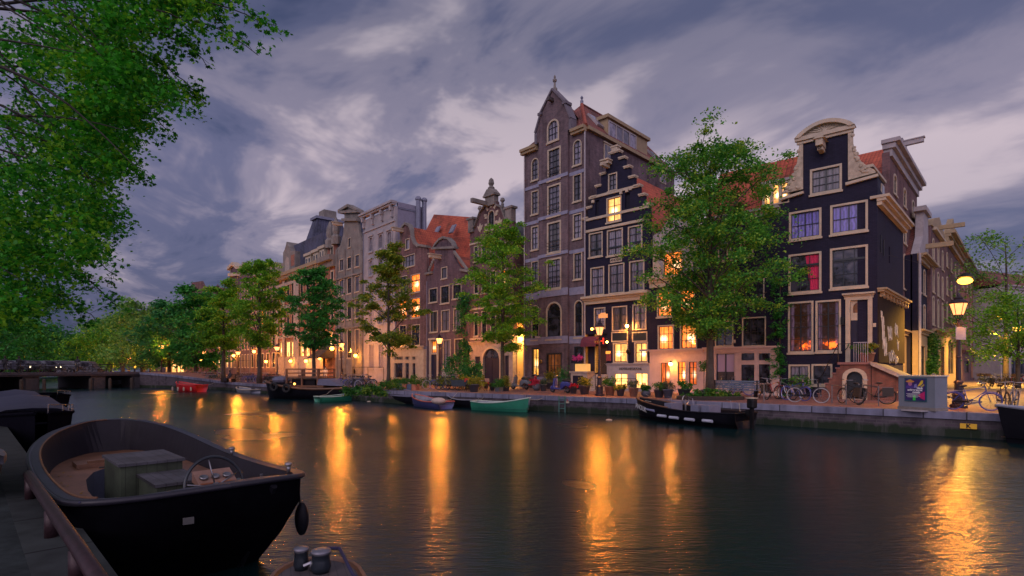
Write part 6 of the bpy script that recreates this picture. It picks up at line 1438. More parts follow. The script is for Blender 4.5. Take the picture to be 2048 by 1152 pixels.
for px, py, d, l in ((288,727,110,'orange far light low left of the lantern group'),(270,734,112,'orange far light at the foot of the ramp'),(188,702,150,'single far orange light hanging in the trees')):
    p = at(px,d); z = (HY-py)/FX*d+CZ; r = empty('street_light', (p.x,p.y,GZ), 0, l, 'street light', 'far street lights'); MB().tube([(0,0,0),(0,0,z-GZ-.2)], .08, 5).build('pole', M['iron'], r); MB().ball((0,0,z-GZ), .3,.3,.22, 8, 5).build('bulb', M['bulb'], r)
p = at(208,120); z = (HY-731)/FX*120+CZ; r = empty('traffic_light', (p.x,p.y,GZ), 0, 'red traffic light glowing beyond the bridge', 'traffic light'); MB().tube([(0,0,0),(0,0,z-GZ-.5)], .07, 5).build('pole', M['iron'], r); MB().box(-.3,.3,.05,.4,z-GZ-1.6,z-GZ+.6).build('housing', M['iron'], r); MB().ball((0,-.12,z-GZ), .36,.15,.36,10,6).build('red_lens', M['redl'], r)
fo = Fr(P13, online(1408, C0, D1)); wall_lamp(fo, 1341, 728, 'bright lamp beside the door of the orange windowed house', .12, .35, 'bulbsm')
f = Fr(onL(554), onL(646.8)); wall_lamp(f, 612, 722, 'third wall lamp on the mansion, beside the tree trunk', .24); wall_lamp(f, 639, 716, 'wall lamp at the right end of the mansion', .24)
f = Fr(onL(388), onL(434)); wall_lamp(f, 403, 722, 'lamp over the cafe door', .3, 7.2); wall_lamp(f, 428, 722, 'lamp at the right corner of the cafe', .3, 7.2)
# hanging sodium lights over the side street
def hang(px, py, d, label, e=1.0, r_=.26):
    p = at(px,d); z = (HY-py)/FX*d+CZ; r = empty('hanging_street_light', (p.x,p.y,z), 0, label, 'street light', 'sodium lights hung over the side street')
    MB().lathe([(.12,.45),(r_*.9,.26),(r_*1.0,.20)], n=12).build('shade', M['iron'], r); MB().ball((0,0,-.02), r_, r_, r_*.55, 12, 6).build('bulb', M['bulb'], r)
    MB().tube([(-7,-3,1.0),(0,0,.38),(8,3,1.1)], .012, 4).build('span_wire', M['iron'], r)
    l = bpy.data.lights.new('sodium_light', 'SPOT'); l.energy = 6000*e; l.color = (1.0,.50,.07); l.shadow_soft_size = .15; l.spot_size = R(160); l.spot_blend = .6; lo = bpy.data.objects.new('sodium_light', l); link(lo, r); lo.location = (0,0,-r_*.55-.2); return r
hang(1930,561,34,'brightest sodium light hung on a wire high over the side street', 1.5, .40); hang(2004,634,50,'sodium light hung lower at the end of the side street', 1.3, .45); hang(2036,657,56,'sodium light hung farthest right over the square', 1.2, .45)
# alley lamp
def alley():
    q = FRP; r = empty('wall_lamp', tuple(q.world(q.L+.55,1.2,5.0)), q.ang, 'lamp lighting the cream alley wall beside the tall warehouse', 'wall lamp', 'wall lamps glowing on the house fronts')
    MB().lathe([(.22,.02),(.05,.2)], n=10).build('shade', M['iron'], r); MB().ball((0,0,0),.10,.10,.08,10,6).build('bulb', M['bulbs'], r); MB().tube([(0,0,.2),(-.5,0,.3)], .02, 5).build('bracket', M['iron'], r)
    l = bpy.data.lights.new('alley_light', 'SPOT'); l.energy = 2300; l.color = (1,.52,.13); l.shadow_soft_size = .08; l.spot_size = R(165); l.spot_blend = .4; lo = bpy.data.objects.new('alley_light', l); link(lo, r); lo.location = (0,0,-.12)
    l = bpy.data.lights.new('alley_glow', 'POINT'); l.energy = 420; l.color = (1,.36,.05); l.shadow_soft_size = .14; lo = bpy.data.objects.new('alley_glow', l); link(lo, r)
    # gate between the two houses
    g = empty('alley_gate', tuple(q.world(q.L+.02,3.2,0)), q.ang, 'pale timber fence closing the lit alley', 'gate'); MB().box(0,1.5,0,.05,0,9.5).build('boards', MATS['alley_plaster_cream'], g)
alley()
# warm uplight along the mansion ground floor comes from its own wall lamps
def spot(fr, px, py, out, e, c=(1,.55,.12)): pass

# ------------------------------------------------------------------ bicycles
def make_bike(fc, tyre='rubber', rimm='chrome', simple=False, basket=False, bag=None):
    r = empty('bicycle', (0,0,0)); wr = .34
    for x in (-.54,.56):
        w = MB(); w.ring((x,0,wr), wr-.012, .020, 'y', 28, 6); wo_ = w.build('tyre', M[tyre], r)
        s = MB(); s.ring((x,0,wr), wr-.036, .010, 'y', 28, 4)
        for k in range(12): a = k*math.pi/6; s.tube([(x,0,wr),(x+.31*math.cos(a),0,wr+.31*math.sin(a))], .0035, 3)
        s.tube([(x,-.04,wr),(x,.04,wr)], .02, 6); s.build('rim', M[rimm], wo_)
    f = MB(); bb = (-.08,0,.30); st = (-.22,0,.80); hd = (.40,0,.90); hb = (.43,0,.74)
    f.tube([bb,st], .016,6); f.tube([bb,hb], .018,6); f.tube([(-.2,0,.72),hd], .014,6); f.tube([hb,hd], .02,6)
    for y in (-.05,.05): f.tube([(-.54,y,wr),bb], .010,5); f.tube([(-.54,y,wr),(-.21,y*.4,.74)], .009,5); f.tube([(.56,y,wr),(.44,y*.5,.72)], .011,5)
    f.build('frame', fc, r)
    m = MB(); m.ring((-.54,0,wr), wr+.03, .014, 'y', 14, 4, R(10), R(170)); m.ring((.56,0,wr), wr+.03, .014, 'y', 10, 4, R(25), R(130)); m.build('mudguard', fc, r)
    h = MB(); h.tube([hd,(.38,0,1.04)], .014,5); h.tube([(.16,-.28,1.06),(.33,-.26,1.08),(.40,-.1,1.06),(.40,.1,1.06),(.33,.26,1.08),(.16,.28,1.06)], .013,6); h.build('handlebar', M['chrome'], r)
    s = MB(); s.ball((-.25,0,.93), .14,.085,.045, 10, 6); s.tube([st,(-.245,0,.9)], .014,5); s.build('saddle', M['rubber'], r)
    c = MB(); c.ring((bb[0],-.05,bb[2]), .085, .008, 'y', 14, 4); c.tube([(bb[0]-.12,-.08,bb[2]-.12),(bb[0]+.12,.08,bb[2]+.12)], .010,5); c.box(-.25,-.15,-.14,-.06,.165,.185); c.box(-.01,.09,.06,.14,.41,.43); c.box(-.54,-.05,-.065,-.045,.29,.37); c.build('crank', M['iron'], r)
    k = MB(); k.tube([(-.75,-.06,.74),(-.2,-.06,.74)], .007,4); k.tube([(-.75,.06,.74),(-.2,.06,.74)], .007,4); k.tube([(-.54,.06,wr),(-.7,.06,.74)], .007,4); k.tube([(-.54,-.06,wr),(-.7,-.06,.74)], .007,4); k.build('luggage_rack', M['chrome'], r)
    l = MB(); l.ball((.52,0,.86),.035,.035,.04,8,5); l.ball((-.9,0,.55),.025,.03,.03,8,5); l.build('headlight', M['chrome'], r)
    if bag:
        q = MB(); q.box(-.78,-.36,-.17,-.08,.36,.74); q.box(-.78,-.36,.08,.17,.36,.74); q.build('pannier', bag, r)
    if basket:
        q = MB(); q.lathe([(.15,0),(.2,.24),(.19,.24),(.14,.02)], (.58,0,.88), 8, .9, 1.1); q.build('basket', plain('wicker', (.2,.12,.06), .8), r)
    return r
BK = {}
cp = {'black': plain('black_bike_paint', (.02,.02,.024), .3), 'blue': plain('blue_bike_paint', (.04,.07,.30), .3), 'grey': plain('grey_bike_paint', (.22,.23,.26), .3, .5), 'green': plain('green_bike_paint', (.03,.10,.07), .3), 'red': plain('red_bike_paint', (.30,.03,.03), .3), 'cream': plain('cream_bike_paint', (.5,.45,.36), .35)}
M['bluet'] = plain('blue_tyre', (.06,.07,.34), .5); M['whitet'] = plain('white_tyre', (.34,.34,.36), .6)
bagm = plain('black_pannier', (.02,.02,.022), .6)
protos = {'black': make_bike(cp['black']), 'bag': make_bike(cp['black'], bag=bagm), 'white': make_bike(cp['black'], 'whitet', basket=False), 'blue': make_bike(cp['blue'], 'bluet'), 'grey': make_bike(cp['grey']), 'green': make_bike(cp['green'], basket=True), 'redb': make_bike(cp['red'], bag=bagm)}
used = set()
def bike(kind, p, rz, label, group='bicycles parked along the quay', tilt=0.0, z=None, sc=1.0):
    o = protos[kind] if kind not in used else copy_tree(protos[kind])
    used.add(kind); o.location = (p[0], p[1], GZ if z is None else z); o.rotation_euler = (tilt, 0, rz); o.scale = (sc,)*3; tag(o, label, 'bicycle', group); return o
def qa(px, py, z=GZ): return atz(px, py, z)
QD = math.atan2(-10.2, 11.75)      # direction of the quay, towards the right
GB = 'bicycles parked before the dark houses'
bike('grey', qa(1498,789), QD+.5, 'grey bicycle left of the others, beside the flower bed', GB)
bike('black', qa(1454,789), QD+.1+math.pi, 'black bicycle behind the trunk of the large elm', GB, .25)
bike('blue', qa(1478,790), QD+.3+math.pi, 'blue bicycle leaning at the bench behind the elm', GB, .2)
bike('black', qa(1524,798), QD-.9, 'black bicycle turned towards the water, first in the rack', GB, -.1)
bike('redb', qa(1549,797), QD-.6, 'dark red bicycle with panniers second from the elm', GB, .1)
bike('grey', qa(1570,799), QD+2.5, 'grey bicycle in the middle of the cluster', GB, .1)
bike('blue', qa(1590,801), QD-.5, 'blue bicycle with blue tyres in the cluster of bicycles', GB, -.08)
bike('white', qa(1615,805), QD+.05, 'black bicycle with white tyres before the stoop steps', GB)
bike('bag', qa(1700,808), QD+2.35, 'black bicycle at the left end of the steel hoop', GB, .1)
bike('bag', qa(1745,808), QD+math.pi+.1, 'black bicycle with panniers parked before the cellar door', GB)
bike('blue', atz(1942,820,GZ), QD+.1, 'blue bicycle against the post of the large lantern', GB, .12)
bike('black', atz(2008,819,GZ), QD-1.35, 'black bicycle left of the pair at the far right', GB, .06)
bike('grey', atz(2026,819,GZ), QD-1.75, 'grey bicycle right of the pair at the far right', GB, -.08)
# steel hoops
for i, (a, c, l) in enumerate((((1504,800),(1528,803),'steel bicycle hoop before the pink shop front'),((1664,806),(1692,809),'steel bicycle hoop before the stoop steps'),((1727,807),(1757,812),'steel bicycle hoop before the arched cellar door'))):
    A, B = qa(*a), qa(*c); m = MB().tube([(0,0,0),(0,0,.82),tuple((B-A)+Vector((0,0,.82))),tuple(B-A)], .024, 6); o = m.build('bicycle_hoop', plain('galvanised_steel', (.16,.165,.18), .45, .6), None, loc=A); tag(o, l, 'bicycle hoop', 'steel hoops for bicycles')
# rows further off
rb_ = random.Random(77); kinds = ['black','bag','green','grey','white','redb','blue']
QL = math.atan2(4.9-0, -7.1)
KW = dict(black='black',bag='panniered black',green='green basket',grey='grey',white='white tyred',redb='dark red',blue='blue')
def brow(a, b_, n, lab, grp, ang, jit=.25):
    for i in range(n):
        t = i/max(1,n-1); p = Vector(a)+(Vector(b_)-Vector(a))*t; kd = rb_.choice(kinds); bike(kd, (p.x+rb_.uniform(-.1,.1), p.y+rb_.uniform(-.1,.1)), ang+rb_.uniform(-jit,jit)+(math.pi if rb_.random()<.5 else 0), KW[kd]+' '+lab, grp, rb_.uniform(-.1,.1))
brow(atz(690,776,GZ)+Vector((0,.6,0)), atz(732,777,GZ)+Vector((0,.6,0)), 9, 'bicycle in the dense row before the grey sandstone house', 'bicycles before the grey sandstone house', QL+1.3)
bike('white', atz(729,779,GZ), QL+math.pi+.3, 'bicycle with white tyres at the right end of the row before the grey house', 'bicycles before the grey sandstone house')
brow(at(522,60), at(560,57), 10, 'bicycle in the row behind the barge and the bright elm', 'bicycles behind the barge', QL+1.2)
brow(at(484,62), at(512,60), 8, 'bicycle in the row left of the bright elm', 'bicycles left of the bright elm', QL+1.2)
brow(at(384,78), at(440,66), 18, 'bicycle in the long row before the lit cafe', 'bicycles before the cafe', QL+1.2)
brow(at(866,41.5), at(900,40.6), 4, 'bicycle in the group before the plum brick house', 'bicycles before the plum brick house', QL+.2)
brow(at(1962,48), at(2045,47), 12, 'bicycle in the far row across the square', 'bicycles across the square', 1.2)
# cargo bicycle
def cargo():
    r = bike('black', at(905,39.6), QL+math.pi, 'cargo bicycle with long dark box before the yellow green hedge', 'bicycles before the plum brick house'); q = MB(); q.prism([(.2,.3),(1.5,.3),(1.6,.75),(.1,.75)], -.3, .3); q.build('cargo_box', plain('cargo_box_dark', (.03,.04,.05), .5), r); w = MB().ring((1.75,0,.25), .22, .02, 'y', 18, 5); w.build('front_wheel', M['rubber'], r)
cargo()
# ------------------------------------------------------------------ scooters
def make_scooter(p, rz, body, label, seatm='rubber', orange=False):
    r = empty('scooter', (p[0],p[1],GZ), rz, label, 'scooter', None)
    for x in (-.62,.66): 
        w = MB().ring((x,0,.21), .15, .06, 'y', 18, 8); wo_ = w.build('wheel', M['rubber'], r); MB().lathe([(.1,-.05),(.1,.05)], n=10).xf(Matrix.Translation((x,0,.21)) @ Matrix.Rotation(R(90),4,'X')).build('hub', M['chrome'], wo_)
    b = MB(); b.prism([(-.95,.42),(-.9,.62),(-.7,.74),(-.3,.74),(-.15,.6),(-.1,.30),(-.3,.28),(-.42,.42),(-.62,.50),(-.82,.40)], -.19, .19); bo_ = b.build('rear_body', body, r, True)
    bv = bo_.modifiers.new('bevel', 'BEVEL'); bv.width = .05; bv.segments = 3
    b = MB(); b.prism([(-.2,.24),(.42,.22),(.55,.35),(.44,.95),(.36,.98),(.42,.42),(.3,.31),(-.15,.31)], -.2, .2); bo_ = b.build('leg_shield', body, r, True); bv = bo_.modifiers.new('bevel', 'BEVEL'); bv.width = .04; bv.segments = 3
    MB().ball((.66,0,.33), .24,.10,.16, 12, 6).build('front_mudguard', body, r, True)
    MB().ball((-.5,0,.80), .40,.15,.08, 12, 6).build('seat', M[seatm], r, True)
    h = MB(); h.tube([(.40,0,.95),(.34,0,1.08)], .03, 6); h.tube([(.24,-.32,1.07),(.34,-.12,1.08),(.34,.12,1.08),(.24,.32,1.07)], .018, 6)
    for y in (-.25,.25): h.tube([(.32,y,1.08),(.28,y*1.15,1.28)], .007, 4); h.ball((.28,y*1.15,1.30), .015,.05,.04, 8, 5)
    h.build('handlebar', M['chrome'], r); MB().ball((.38,0,1.06), .09,.09,.075, 10, 6).build('headlight', M['chrome'], r, True)
    MB().tube([(-.1,.2,.22),(-.7,.22,.2),(-.9,.22,.26)], .035, 6).build('exhaust', M['chrome'], r); MB().tube([(-.12,-.1,.28),(-.2,-.22,.02)], .015, 5).build('kick_stand', M['iron'], r)
    if orange: 
        MB().lathe([(.17,-.02),(.17,.02)], n=16).xf(Matrix.Translation((.20,-.24,.52)) @ Matrix.Rotation(R(90),4,'X') @ Matrix.Scale(1.4,4,(0,1,0))).build('round_reflector', plain('orange_wheel_cover', (.8,.30,.05), .5), r)
    return r
make_scooter(atz(1121,786,GZ), QD+math.pi-.1, plain('blue_scooter_paint', (.03,.04,.20), .25, coat=.6), 'blue scooter parked on the quay before the tall warehouse')
make_scooter(atz(1040,779,GZ), QL+math.pi+.0, plain('grey_scooter_paint', (.12,.14,.17), .25, coat=.6), 'grey scooter left of the alley light', orange=True).rotation_euler.z = math.pi+QD
make_scooter(atz(1062,776,GZ), QD+.2, plain('red_scooter_paint', (.45,.02,.03), .25, coat=.6), 'red scooter behind the round plant pot by the alley')
# ------------------------------------------------------------------ potted plants and tubs
def pot(px, py, r_, h, ph, lf, label, seed, shape='taper', m='slatepot', grassy=False, w=1.0, z=GZ):
    p = atz(px, py, z); r = empty('plant_pot', (p.x,p.y,z), 0, label, 'plant pot', 'plant pots along the quay')
    prof = {'taper': [(r_*.68,0),(r_,h),(r_*1.06,h),(r_*1.06,h+.04),(r_*.92,h+.04),(r_*.9,h-.05)], 'round': [(r_*.6,0),(r_*1.02,h*.35),(r_*1.0,h*.75),(r_*.8,h),(r_*.72,h),(r_*.7,h-.05)], 'square': [(r_*.95,0),(r_,h),(r_*.9,h),(r_*.88,h-.05)]}[shape]
    MB().lathe(prof, n=4 if shape == 'square' else 16).build('pot', M[m], r, smooth=shape!='square')
    rng = np.random.default_rng(seed); cs = []; rs = []
    for i in range(18):
        a = rng.random()*6.283; q = math.sqrt(rng.random())*r_*1.15*w; cs.append((math.cos(a)*q, math.sin(a)*q, h+ph*rng.uniform(.1,.85))); rs.append(max(.09, ph*.3))
    leaf_object('foliage', leaves_mesh(cs, rs, 34, .10 if not grassy else .07, rng, .9, .1), LEAF[lf], r)
    s = MB()
    for i in range(26 if grassy else 8): a = rng.random()*6.283; q = r_*.6*rng.random(); e = (math.cos(a)*(q+ph*.35), math.sin(a)*(q+ph*.35), h+ph*rng.uniform(.7,1.15)); s.tube([(math.cos(a)*q*.5,math.sin(a)*q*.5,h-.05),e], .008, 3)
    s.build('stems', LEAF[lf], r); return r
M['slatepot'] = plain('slate_grey_pot', (.07,.075,.10), .6, var=.2); M['clay'] = plain('clay_pot', (.32,.19,.14), .75, var=.2); M['bluepot'] = plain('blue_grey_pot', (.10,.13,.20), .55); M['terra'] = plain('terracotta_pot', (.42,.14,.08), .75)
PT = [(1073,781,.30,.45,.35,'red','round','slatepot','round slate pot with red flowers beside the grey scooter'),(1077+10,782,.25,.42,.40,'grey','taper','slatepot','tapered slate pot with grey grass right of the round pot'),
 (1147,787,.24,.40,.22,'red','taper','slatepot','slate pot with orange red plant right of the blue scooter'),(1169,789,.34,.50,.55,'gold','taper','slatepot','large slate pot with bright yellow green plant left of the hotel lamp'),
 (1220,791,.32,.52,.50,'bush','taper','clay','clay pot with flowering green plant right of the hotel lamp'),(1241,792,.25,.36,.30,'gold','taper','slatepot','slate pot with low yellow green plant before the lit basement window'),
 (1267,793,.28,.46,.45,'grey','taper','clay','clay pot with grey lavender between the basement windows'),(1292,793,.27,.34,.30,'bush','round','slatepot','bowl pot with clipped green plant before the right basement window'),
 (1318,795,.28,.40,.40,'bush','taper','slatepot','slate pot with leafy plant left of the pair before the orange house'),(1336,796,.27,.42,.45,'grey','taper','bluepot','blue grey pot with grey grass right of the pair before the orange house'),
 (1368,797,.32,.48,.42,'bush','taper','slatepot','large slate pot with broad leaves left of the flower bed'),
 (948,784,.36,.48,.45,'gold','taper','slatepot','slate tub with yellow flowers below the arched door house'),(972,777,.2,.3,.3,'red','taper','slatepot','small pot with red flowers on the left of the arched door'),
 (976+9,781,.2,.3,.2,'bush','taper','slatepot','small dark pot by the folding table'),(998,783,.3,.3,.6,'bush','square','slatepot','square dark tub with tall green plant at the tree'),(1012,782,.26,.32,.7,'gold','taper','slatepot','tall bright plant in a dark pot at the foot of the lime green elm'),
 (1046+7,772,.35,.5,.9,'gold','taper','clay','big pot with yellow green bush before the lit alley'),(1100,778,.3,.45,.9,'gold','taper','slatepot','yellow green bush in a pot left of the warehouse door'),(1127,779,.3,.4,1.3,'dark','taper','slatepot','tall dark green plant by the warehouse door')]
for i, (px, py, r_, h, ph, lf, shp, m, lab) in enumerate(PT): pot(px, py, r_, h, ph, lf, lab, 200+i, shp, m, lf == 'grey')
def platpot(x, lf, m, lab, seed):   # pots standing on the stoop
    p = FRA.world(x, -1.0, DRA[2]); r = empty('plant_pot', tuple(p), 0, lab, 'plant pot', 'plant pots on the stoop'); MB().lathe([(.15,0.02),(.22,.40),(.24,.40),(.24,.46),(.2,.46),(.19,.4)], n=14).build('pot', M[m], r, True)
    rng = np.random.default_rng(seed); leaf_object('foliage', leaves_mesh([(rng.normal(0,.16),rng.normal(0,.16),.5+rng.random()*.35) for _ in range(14)], [.15]*14, 34, .12, rng, .9, .1), LEAF[lf], r); MB().tube([(0,0,.4),(0,0,.8)], .012, 4).build('stems', M['bark'], r)
platpot(FRA.X(1727,-1.0), 'bush', 'terra', 'terracotta pot with green plant on the stoop', 301); platpot(FRA.X(1740,-1.0), 'gold', 'clay', 'small pot with yellow green plant at the right edge of the stoop', 302)
# hanging flowers and planters
p = FRG.world(-.1,-.9,1.362+.6); r = empty('flower_box', tuple(p), FRG.ang, 'box of pink flowers on the menu cabinet beside the awning', 'flower box'); MB().box(-.4,.5,-.15,.15,0,.2).build('box', M['black'], r); rng = np.random.default_rng(9); leaf_object('flowers', leaves_mesh([(rng.uniform(-.45,.55),rng.normal(0,.1),.25+rng.random()*.25) for _ in range(18)], [.13]*18, 26, .09, rng, .9, .1), LEAF['pinkf'], r)
for i, (px, py, l) in enumerate(((1512,793,'wooden planter with leafy bush behind the grey bicycle'),(1541,794,'red tub with green bush among the bicycles'),(1580,795,'planter with spreading plant below the pink door post'),(1601,797,'planter with long leaves before the basement window'))):
    pot(px, py-4, .33, .5, .75 if i != 1 else .5, 'bush' if i != 3 else 'elm', l, 400+i, 'square' if i in (0,2) else 'taper', 'terra' if i == 1 else 'slatepot', w=1.25)
for i in range(6):
    p = atz(783+i*9.6, 777.5+i*.5, GZ); r = empty('planter_box', (p.x,p.y,GZ), -.55, 'low square planter box in the blue and orange row before the shop front' , 'planter', 'row of square planter boxes'); mm = M['bluepot'] if i % 2 == 0 else M['terra']
    r['label'] = ('low blue planter box in the row before the shop front' if i % 2 == 0 else 'low orange planter box in the row before the shop front')
    MB().box(-.2,.2,-.2,.2,0,.42).build('box', mm, r); rng = np.random.default_rng(500+i); leaf_object('foliage', leaves_mesh([(rng.normal(0,.15),rng.normal(0,.15),.45+rng.random()*.3) for _ in range(9)], [.14]*9, 30, .10, rng, .9, .1), LEAF['bush'], r)
# low potted standard tree before the white shop front
p = at(1408, 30.5); r = empty('potted_tree', tuple(p), 0, 'small ball headed tree in a pot left of the elm trunk', 'potted tree'); MB().lathe([(.16,0),(.2,.4),(.17,.4)], n=10).build('pot', M['slatepot'], r); MB().tube([(0,0,.3),(0,0,1.5)], .02, 5).build('trunk', M['bark'], r); rng = np.random.default_rng(8); leaf_object('crown', leaves_mesh([tuple(rng.normal(0,.13,3)+np.array([0,0,1.7])) for _ in range(12)], [.18]*12, 30, .1, rng, .9, .1), LEAF['bush'], r)
# benches, table and chairs
def bench(p, rz, label, m='bluebench', L=1.6):
    r = empty('bench', (p[0],p[1],GZ), rz, label, 'bench'); s = MB(); k = MB()
    for i in range(4): s.box(-L/2,L/2,-.25+i*.12,-.16+i*.12,.42,.45)
    s.build('seat', M[m], r)
    for i in range(4): k.box(-L/2,L/2,.24+i*.02,.265+i*.02,.52+i*.11,.60+i*.11)
    k.build('backrest', M[m], r)
    for x in (-L/2+.1,L/2-.1): l = MB(); l.box(x-.03,x+.03,-.24,.24,0,.42); l.box(x-.03,x+.03,.2,.24,.42,.95); l.build('leg', M['iron'], r)
    return r
M['bluebench'] = plain('blue_grey_bench_paint', (.10,.14,.20), .5)
bench(at(1468,29.2), QD, 'slatted blue grey bench against the pink shop front behind the elm', L=2.4)
bench(at(460,61), QL+math.pi, 'low bench on the quay where a person sits', 'bark')
def folding_set():
    p = at(962,38.4); r = empty('folding_table', tuple(p), .3, 'small round folding table before the arched door', 'table'); MB().lathe([(.32,.70),(.33,.72),(.32,.735)], n=16).build('tabletop', M['chrome'], r)
    for a in (-.22,.22): l = MB().tube([(a,-.2,0),(-a,.2,.7)], .012, 5); l.build('leg', M['iron'], r)
    for px, l_ in ((936,'folding chair with a red cushion left of the slate tub'),(976,'slatted folding chair right of the small round table')):
        p = at(px,38.4); r = empty('folding_chair', tuple(p), .5, l_, 'chair', 'folding chairs on the quay'); MB().box(-.2,.2,-.2,.2,.44,.46).build('seat', M['iron'], r); b = MB(); b.box(-.2,.2,.18,.2,.62,.88); b.build('backrest', plain('red_chair_back', (.4,.04,.03), .6) if px == 936 else M['clay'], r)
        for x in (-.19,.19): l = MB(); l.tube([(x,-.2,0),(x,.2,.9)], .011, 5); l.tube([(x,.2,0),(x,-.18,.45)], .011, 5); l.build('leg', M['iron'], r)
folding_set()
# utility box with poster
def poster_box():
    pL, pR = atz(1797,818,GZ), atz(1870,823,GZ); fr = Fr(pL, pR); L = fr.L; r = fr.root('utility_box', 'grey metal utility box with a colourful poster on its canal side', 'utility box'); h = fr.P(1832,753)[1]
    g = plain('grey_box_paint', (.15,.175,.215), .5, var=.1, scale=2)
    MB().box(0,L,0,.7,.12,h).build('cabinet', g, r); MB().box(-.04,L+.04,-.04,.74,h+.002,h+.05).build('lid', plain('pale_lid', (.5,.47,.4), .5), r); MB().box(-.02,L+.02,-.02,.72,0,.118).build('plinth', M['stone'], r); MB().box(L*.3,L*.85,-.45,-.05,-.02,.02).build('step_plate', M['lav'], r)
    x0,x1,z0,z1 = fr.rect(1810,1854,756,803)
    p = MB().box(x0,x1,-.03,-.003,z0,z1).build('poster_frame', plain('teal_frame', (.02,.07,.11), .4), r)
    MB().box(x0+.04,x1-.04,-.036,-.031,z0+.05,z1-.04).build('poster', plain('indigo_print', (.035,.02,.12), .4, var=.3), p)
    W_ = x1-x0; H_ = z1-z0
    def blob(poly, m, y=-.040): q = [(x0+W_*a, z0+H_*b_) for a, b_ in poly]; return MB().prism(q, y, y+.003).build('printed_shape', m, p)
    def ell(cx, cy, rx, ry, n=14): return [(cx+rx*math.cos(2*math.pi*i/n), cy+ry*math.sin(2*math.pi*i/n)) for i in range(n)]
    blob([(.06,.56),(.42,.56),(.40,.66),(.30,.72),(.18,.72),(.08,.64)], plain('purple_print', (.06,.03,.22)), -.040)
    blob(ell(.27,.76,.095,.10), plain('mauve_skin_print', (.38,.13,.25)), -.0435); blob(ell(.27,.85,.20,.045), plain('straw_hat_print', (.55,.25,.05)), -.047); blob(ell(.27,.885,.10,.05), plain('straw_hat_print', (.55,.25,.05)), -.050)
    blob([(.44,.58),(.58,.60),(.56,.76),(.46,.72)], plain('lilac_print', (.20,.18,.42)), -.0405)
    blob([(.60,.64),(.78,.90),(.86,.90),(.84,.78),(.74,.68)], plain('yellow_print', (.62,.45,.03)), -.0410); blob([(.72,.62),(.9,.76),(.92,.70),(.82,.62)], plain('olive_print', (.35,.28,.05)), -.0445)
    blob([(.62,.28),(.93,.44),(.93,.08),(.74,.16)], plain('crimson_print', (.45,.01,.12)), -.0400); blob([(.40,.05),(.52,.05),(.52,.26),(.40,.26)], plain('green_print', (.03,.55,.05)), -.0400)
    tw = plain('white_print', (.8,.8,.85), .5)
    for s_, cx, cz, sz in (('black',.72,.575,.12),('achievement',.50,.49,.125),('month',.56,.40,.12)): text(s_, sz*H_*.95, tw, p, (x0+W_*cx,-.054,z0+H_*cz), ext=.002, bold=.003)
    for i in range(4): q = MB(); a = (.10,.62,.20,.10)[i]; q.box(x0+W_*(.1+.05*(i%2)),x0+W_*(.62+.12*((i+1)%2)),-.052,-.050,z0+H_*(.32-.045*i),z0+H_*(.333-.045*i)); q.build('small_print_line', tw, p)
poster_box()
# things lying by the box: folded spotlight and tilted glass bin
p = atz(1882,815,GZ); r = empty('floor_spotlight', tuple(p), QD, 'small black floodlight lying right of the grey utility box', 'floodlight'); MB().box(-.16,.14,-.1,.15,.02,.28).build('body', M['iron'], r); MB().ring((.17,0,.15), .09, .025, 'x', 12, 5).build('rim', M['chrome'], r)
p = at(1857,27); r = empty('glass_screen', tuple(p), QD+.3, 'pale translucent windscreen shaped panel behind the utility box', 'screen'); MB().prism([(-.5,0),(.4,0),(.42,1.2),(.2,1.35),(-.1,1.1)], -.03, .03).build('panel', plain('frosted_panel', (.16,.18,.17), .3), r)
# K sign and rescue ladder on the quay wall
def on_quay(px, py):   # frame of the quay wall segment
    pass
fq = Fr((12.0,23.5),(24,12.9)); fq = Fr((16.95,19.1),(24,12.9)) 
def quay_sign():
    fq = Fr((12.0,23.5),(16.95,19.1)); fq2 = Fr((16.95,19.1),(24,12.9)); f = fq if fq.X(1936) < fq.L else fq2
    x0 = f.X(1920); x1 = f.X(1954); z0 = f.P(1937,857.5)[1]; z1 = f.P(1937,847.5)[1]; r = f.root('letter_sign', 'yellow sign with a black letter K on the quay wall', 'sign'); MB().box(x0,x1,-.02,.055,z0,z1).build('plate', plain('yellow_sign', (.75,.42,.02), .5, var=.08), r); text('K', .20, 'iron', r, ((x0+x1)/2,-.03,(z0+z1)/2), ext=.004, bold=.008)
quay_sign()
f = Fr((-.7,33.5),(5.3,29.5))
r = f.root('quay_ladder', 'green rescue ladder fixed to the quay wall below the blue scooter', 'ladder'); 
xl, xr = f.X(1119), f.X(1131)
for x in (xl,xr): MB().tube([(x,-.06,-1.2),(x,-.06,.02)], .03, 6).build('rail', plain('green_ladder_paint', (.06,.16,.13), .5), r)
for i in range(4): MB().tube([(xl,-.06,-.15-i*.27),(xr,-.06,-.15-i*.27)], .022, 5).build('rung', MATS['green_ladder_paint'], r)
x = f.X(1135); r = f.root('depth_sign', 'small white number plate right of the quay ladder', 'sign'); MB().box(x-.09,x+.09,-.02,.055,-.38,-.1).build('plate', M['white'], r); text('3', .2, plain('red_sign_paint', (.5,.05,.03)), r, (x,-.03,-.24), ext=.003)
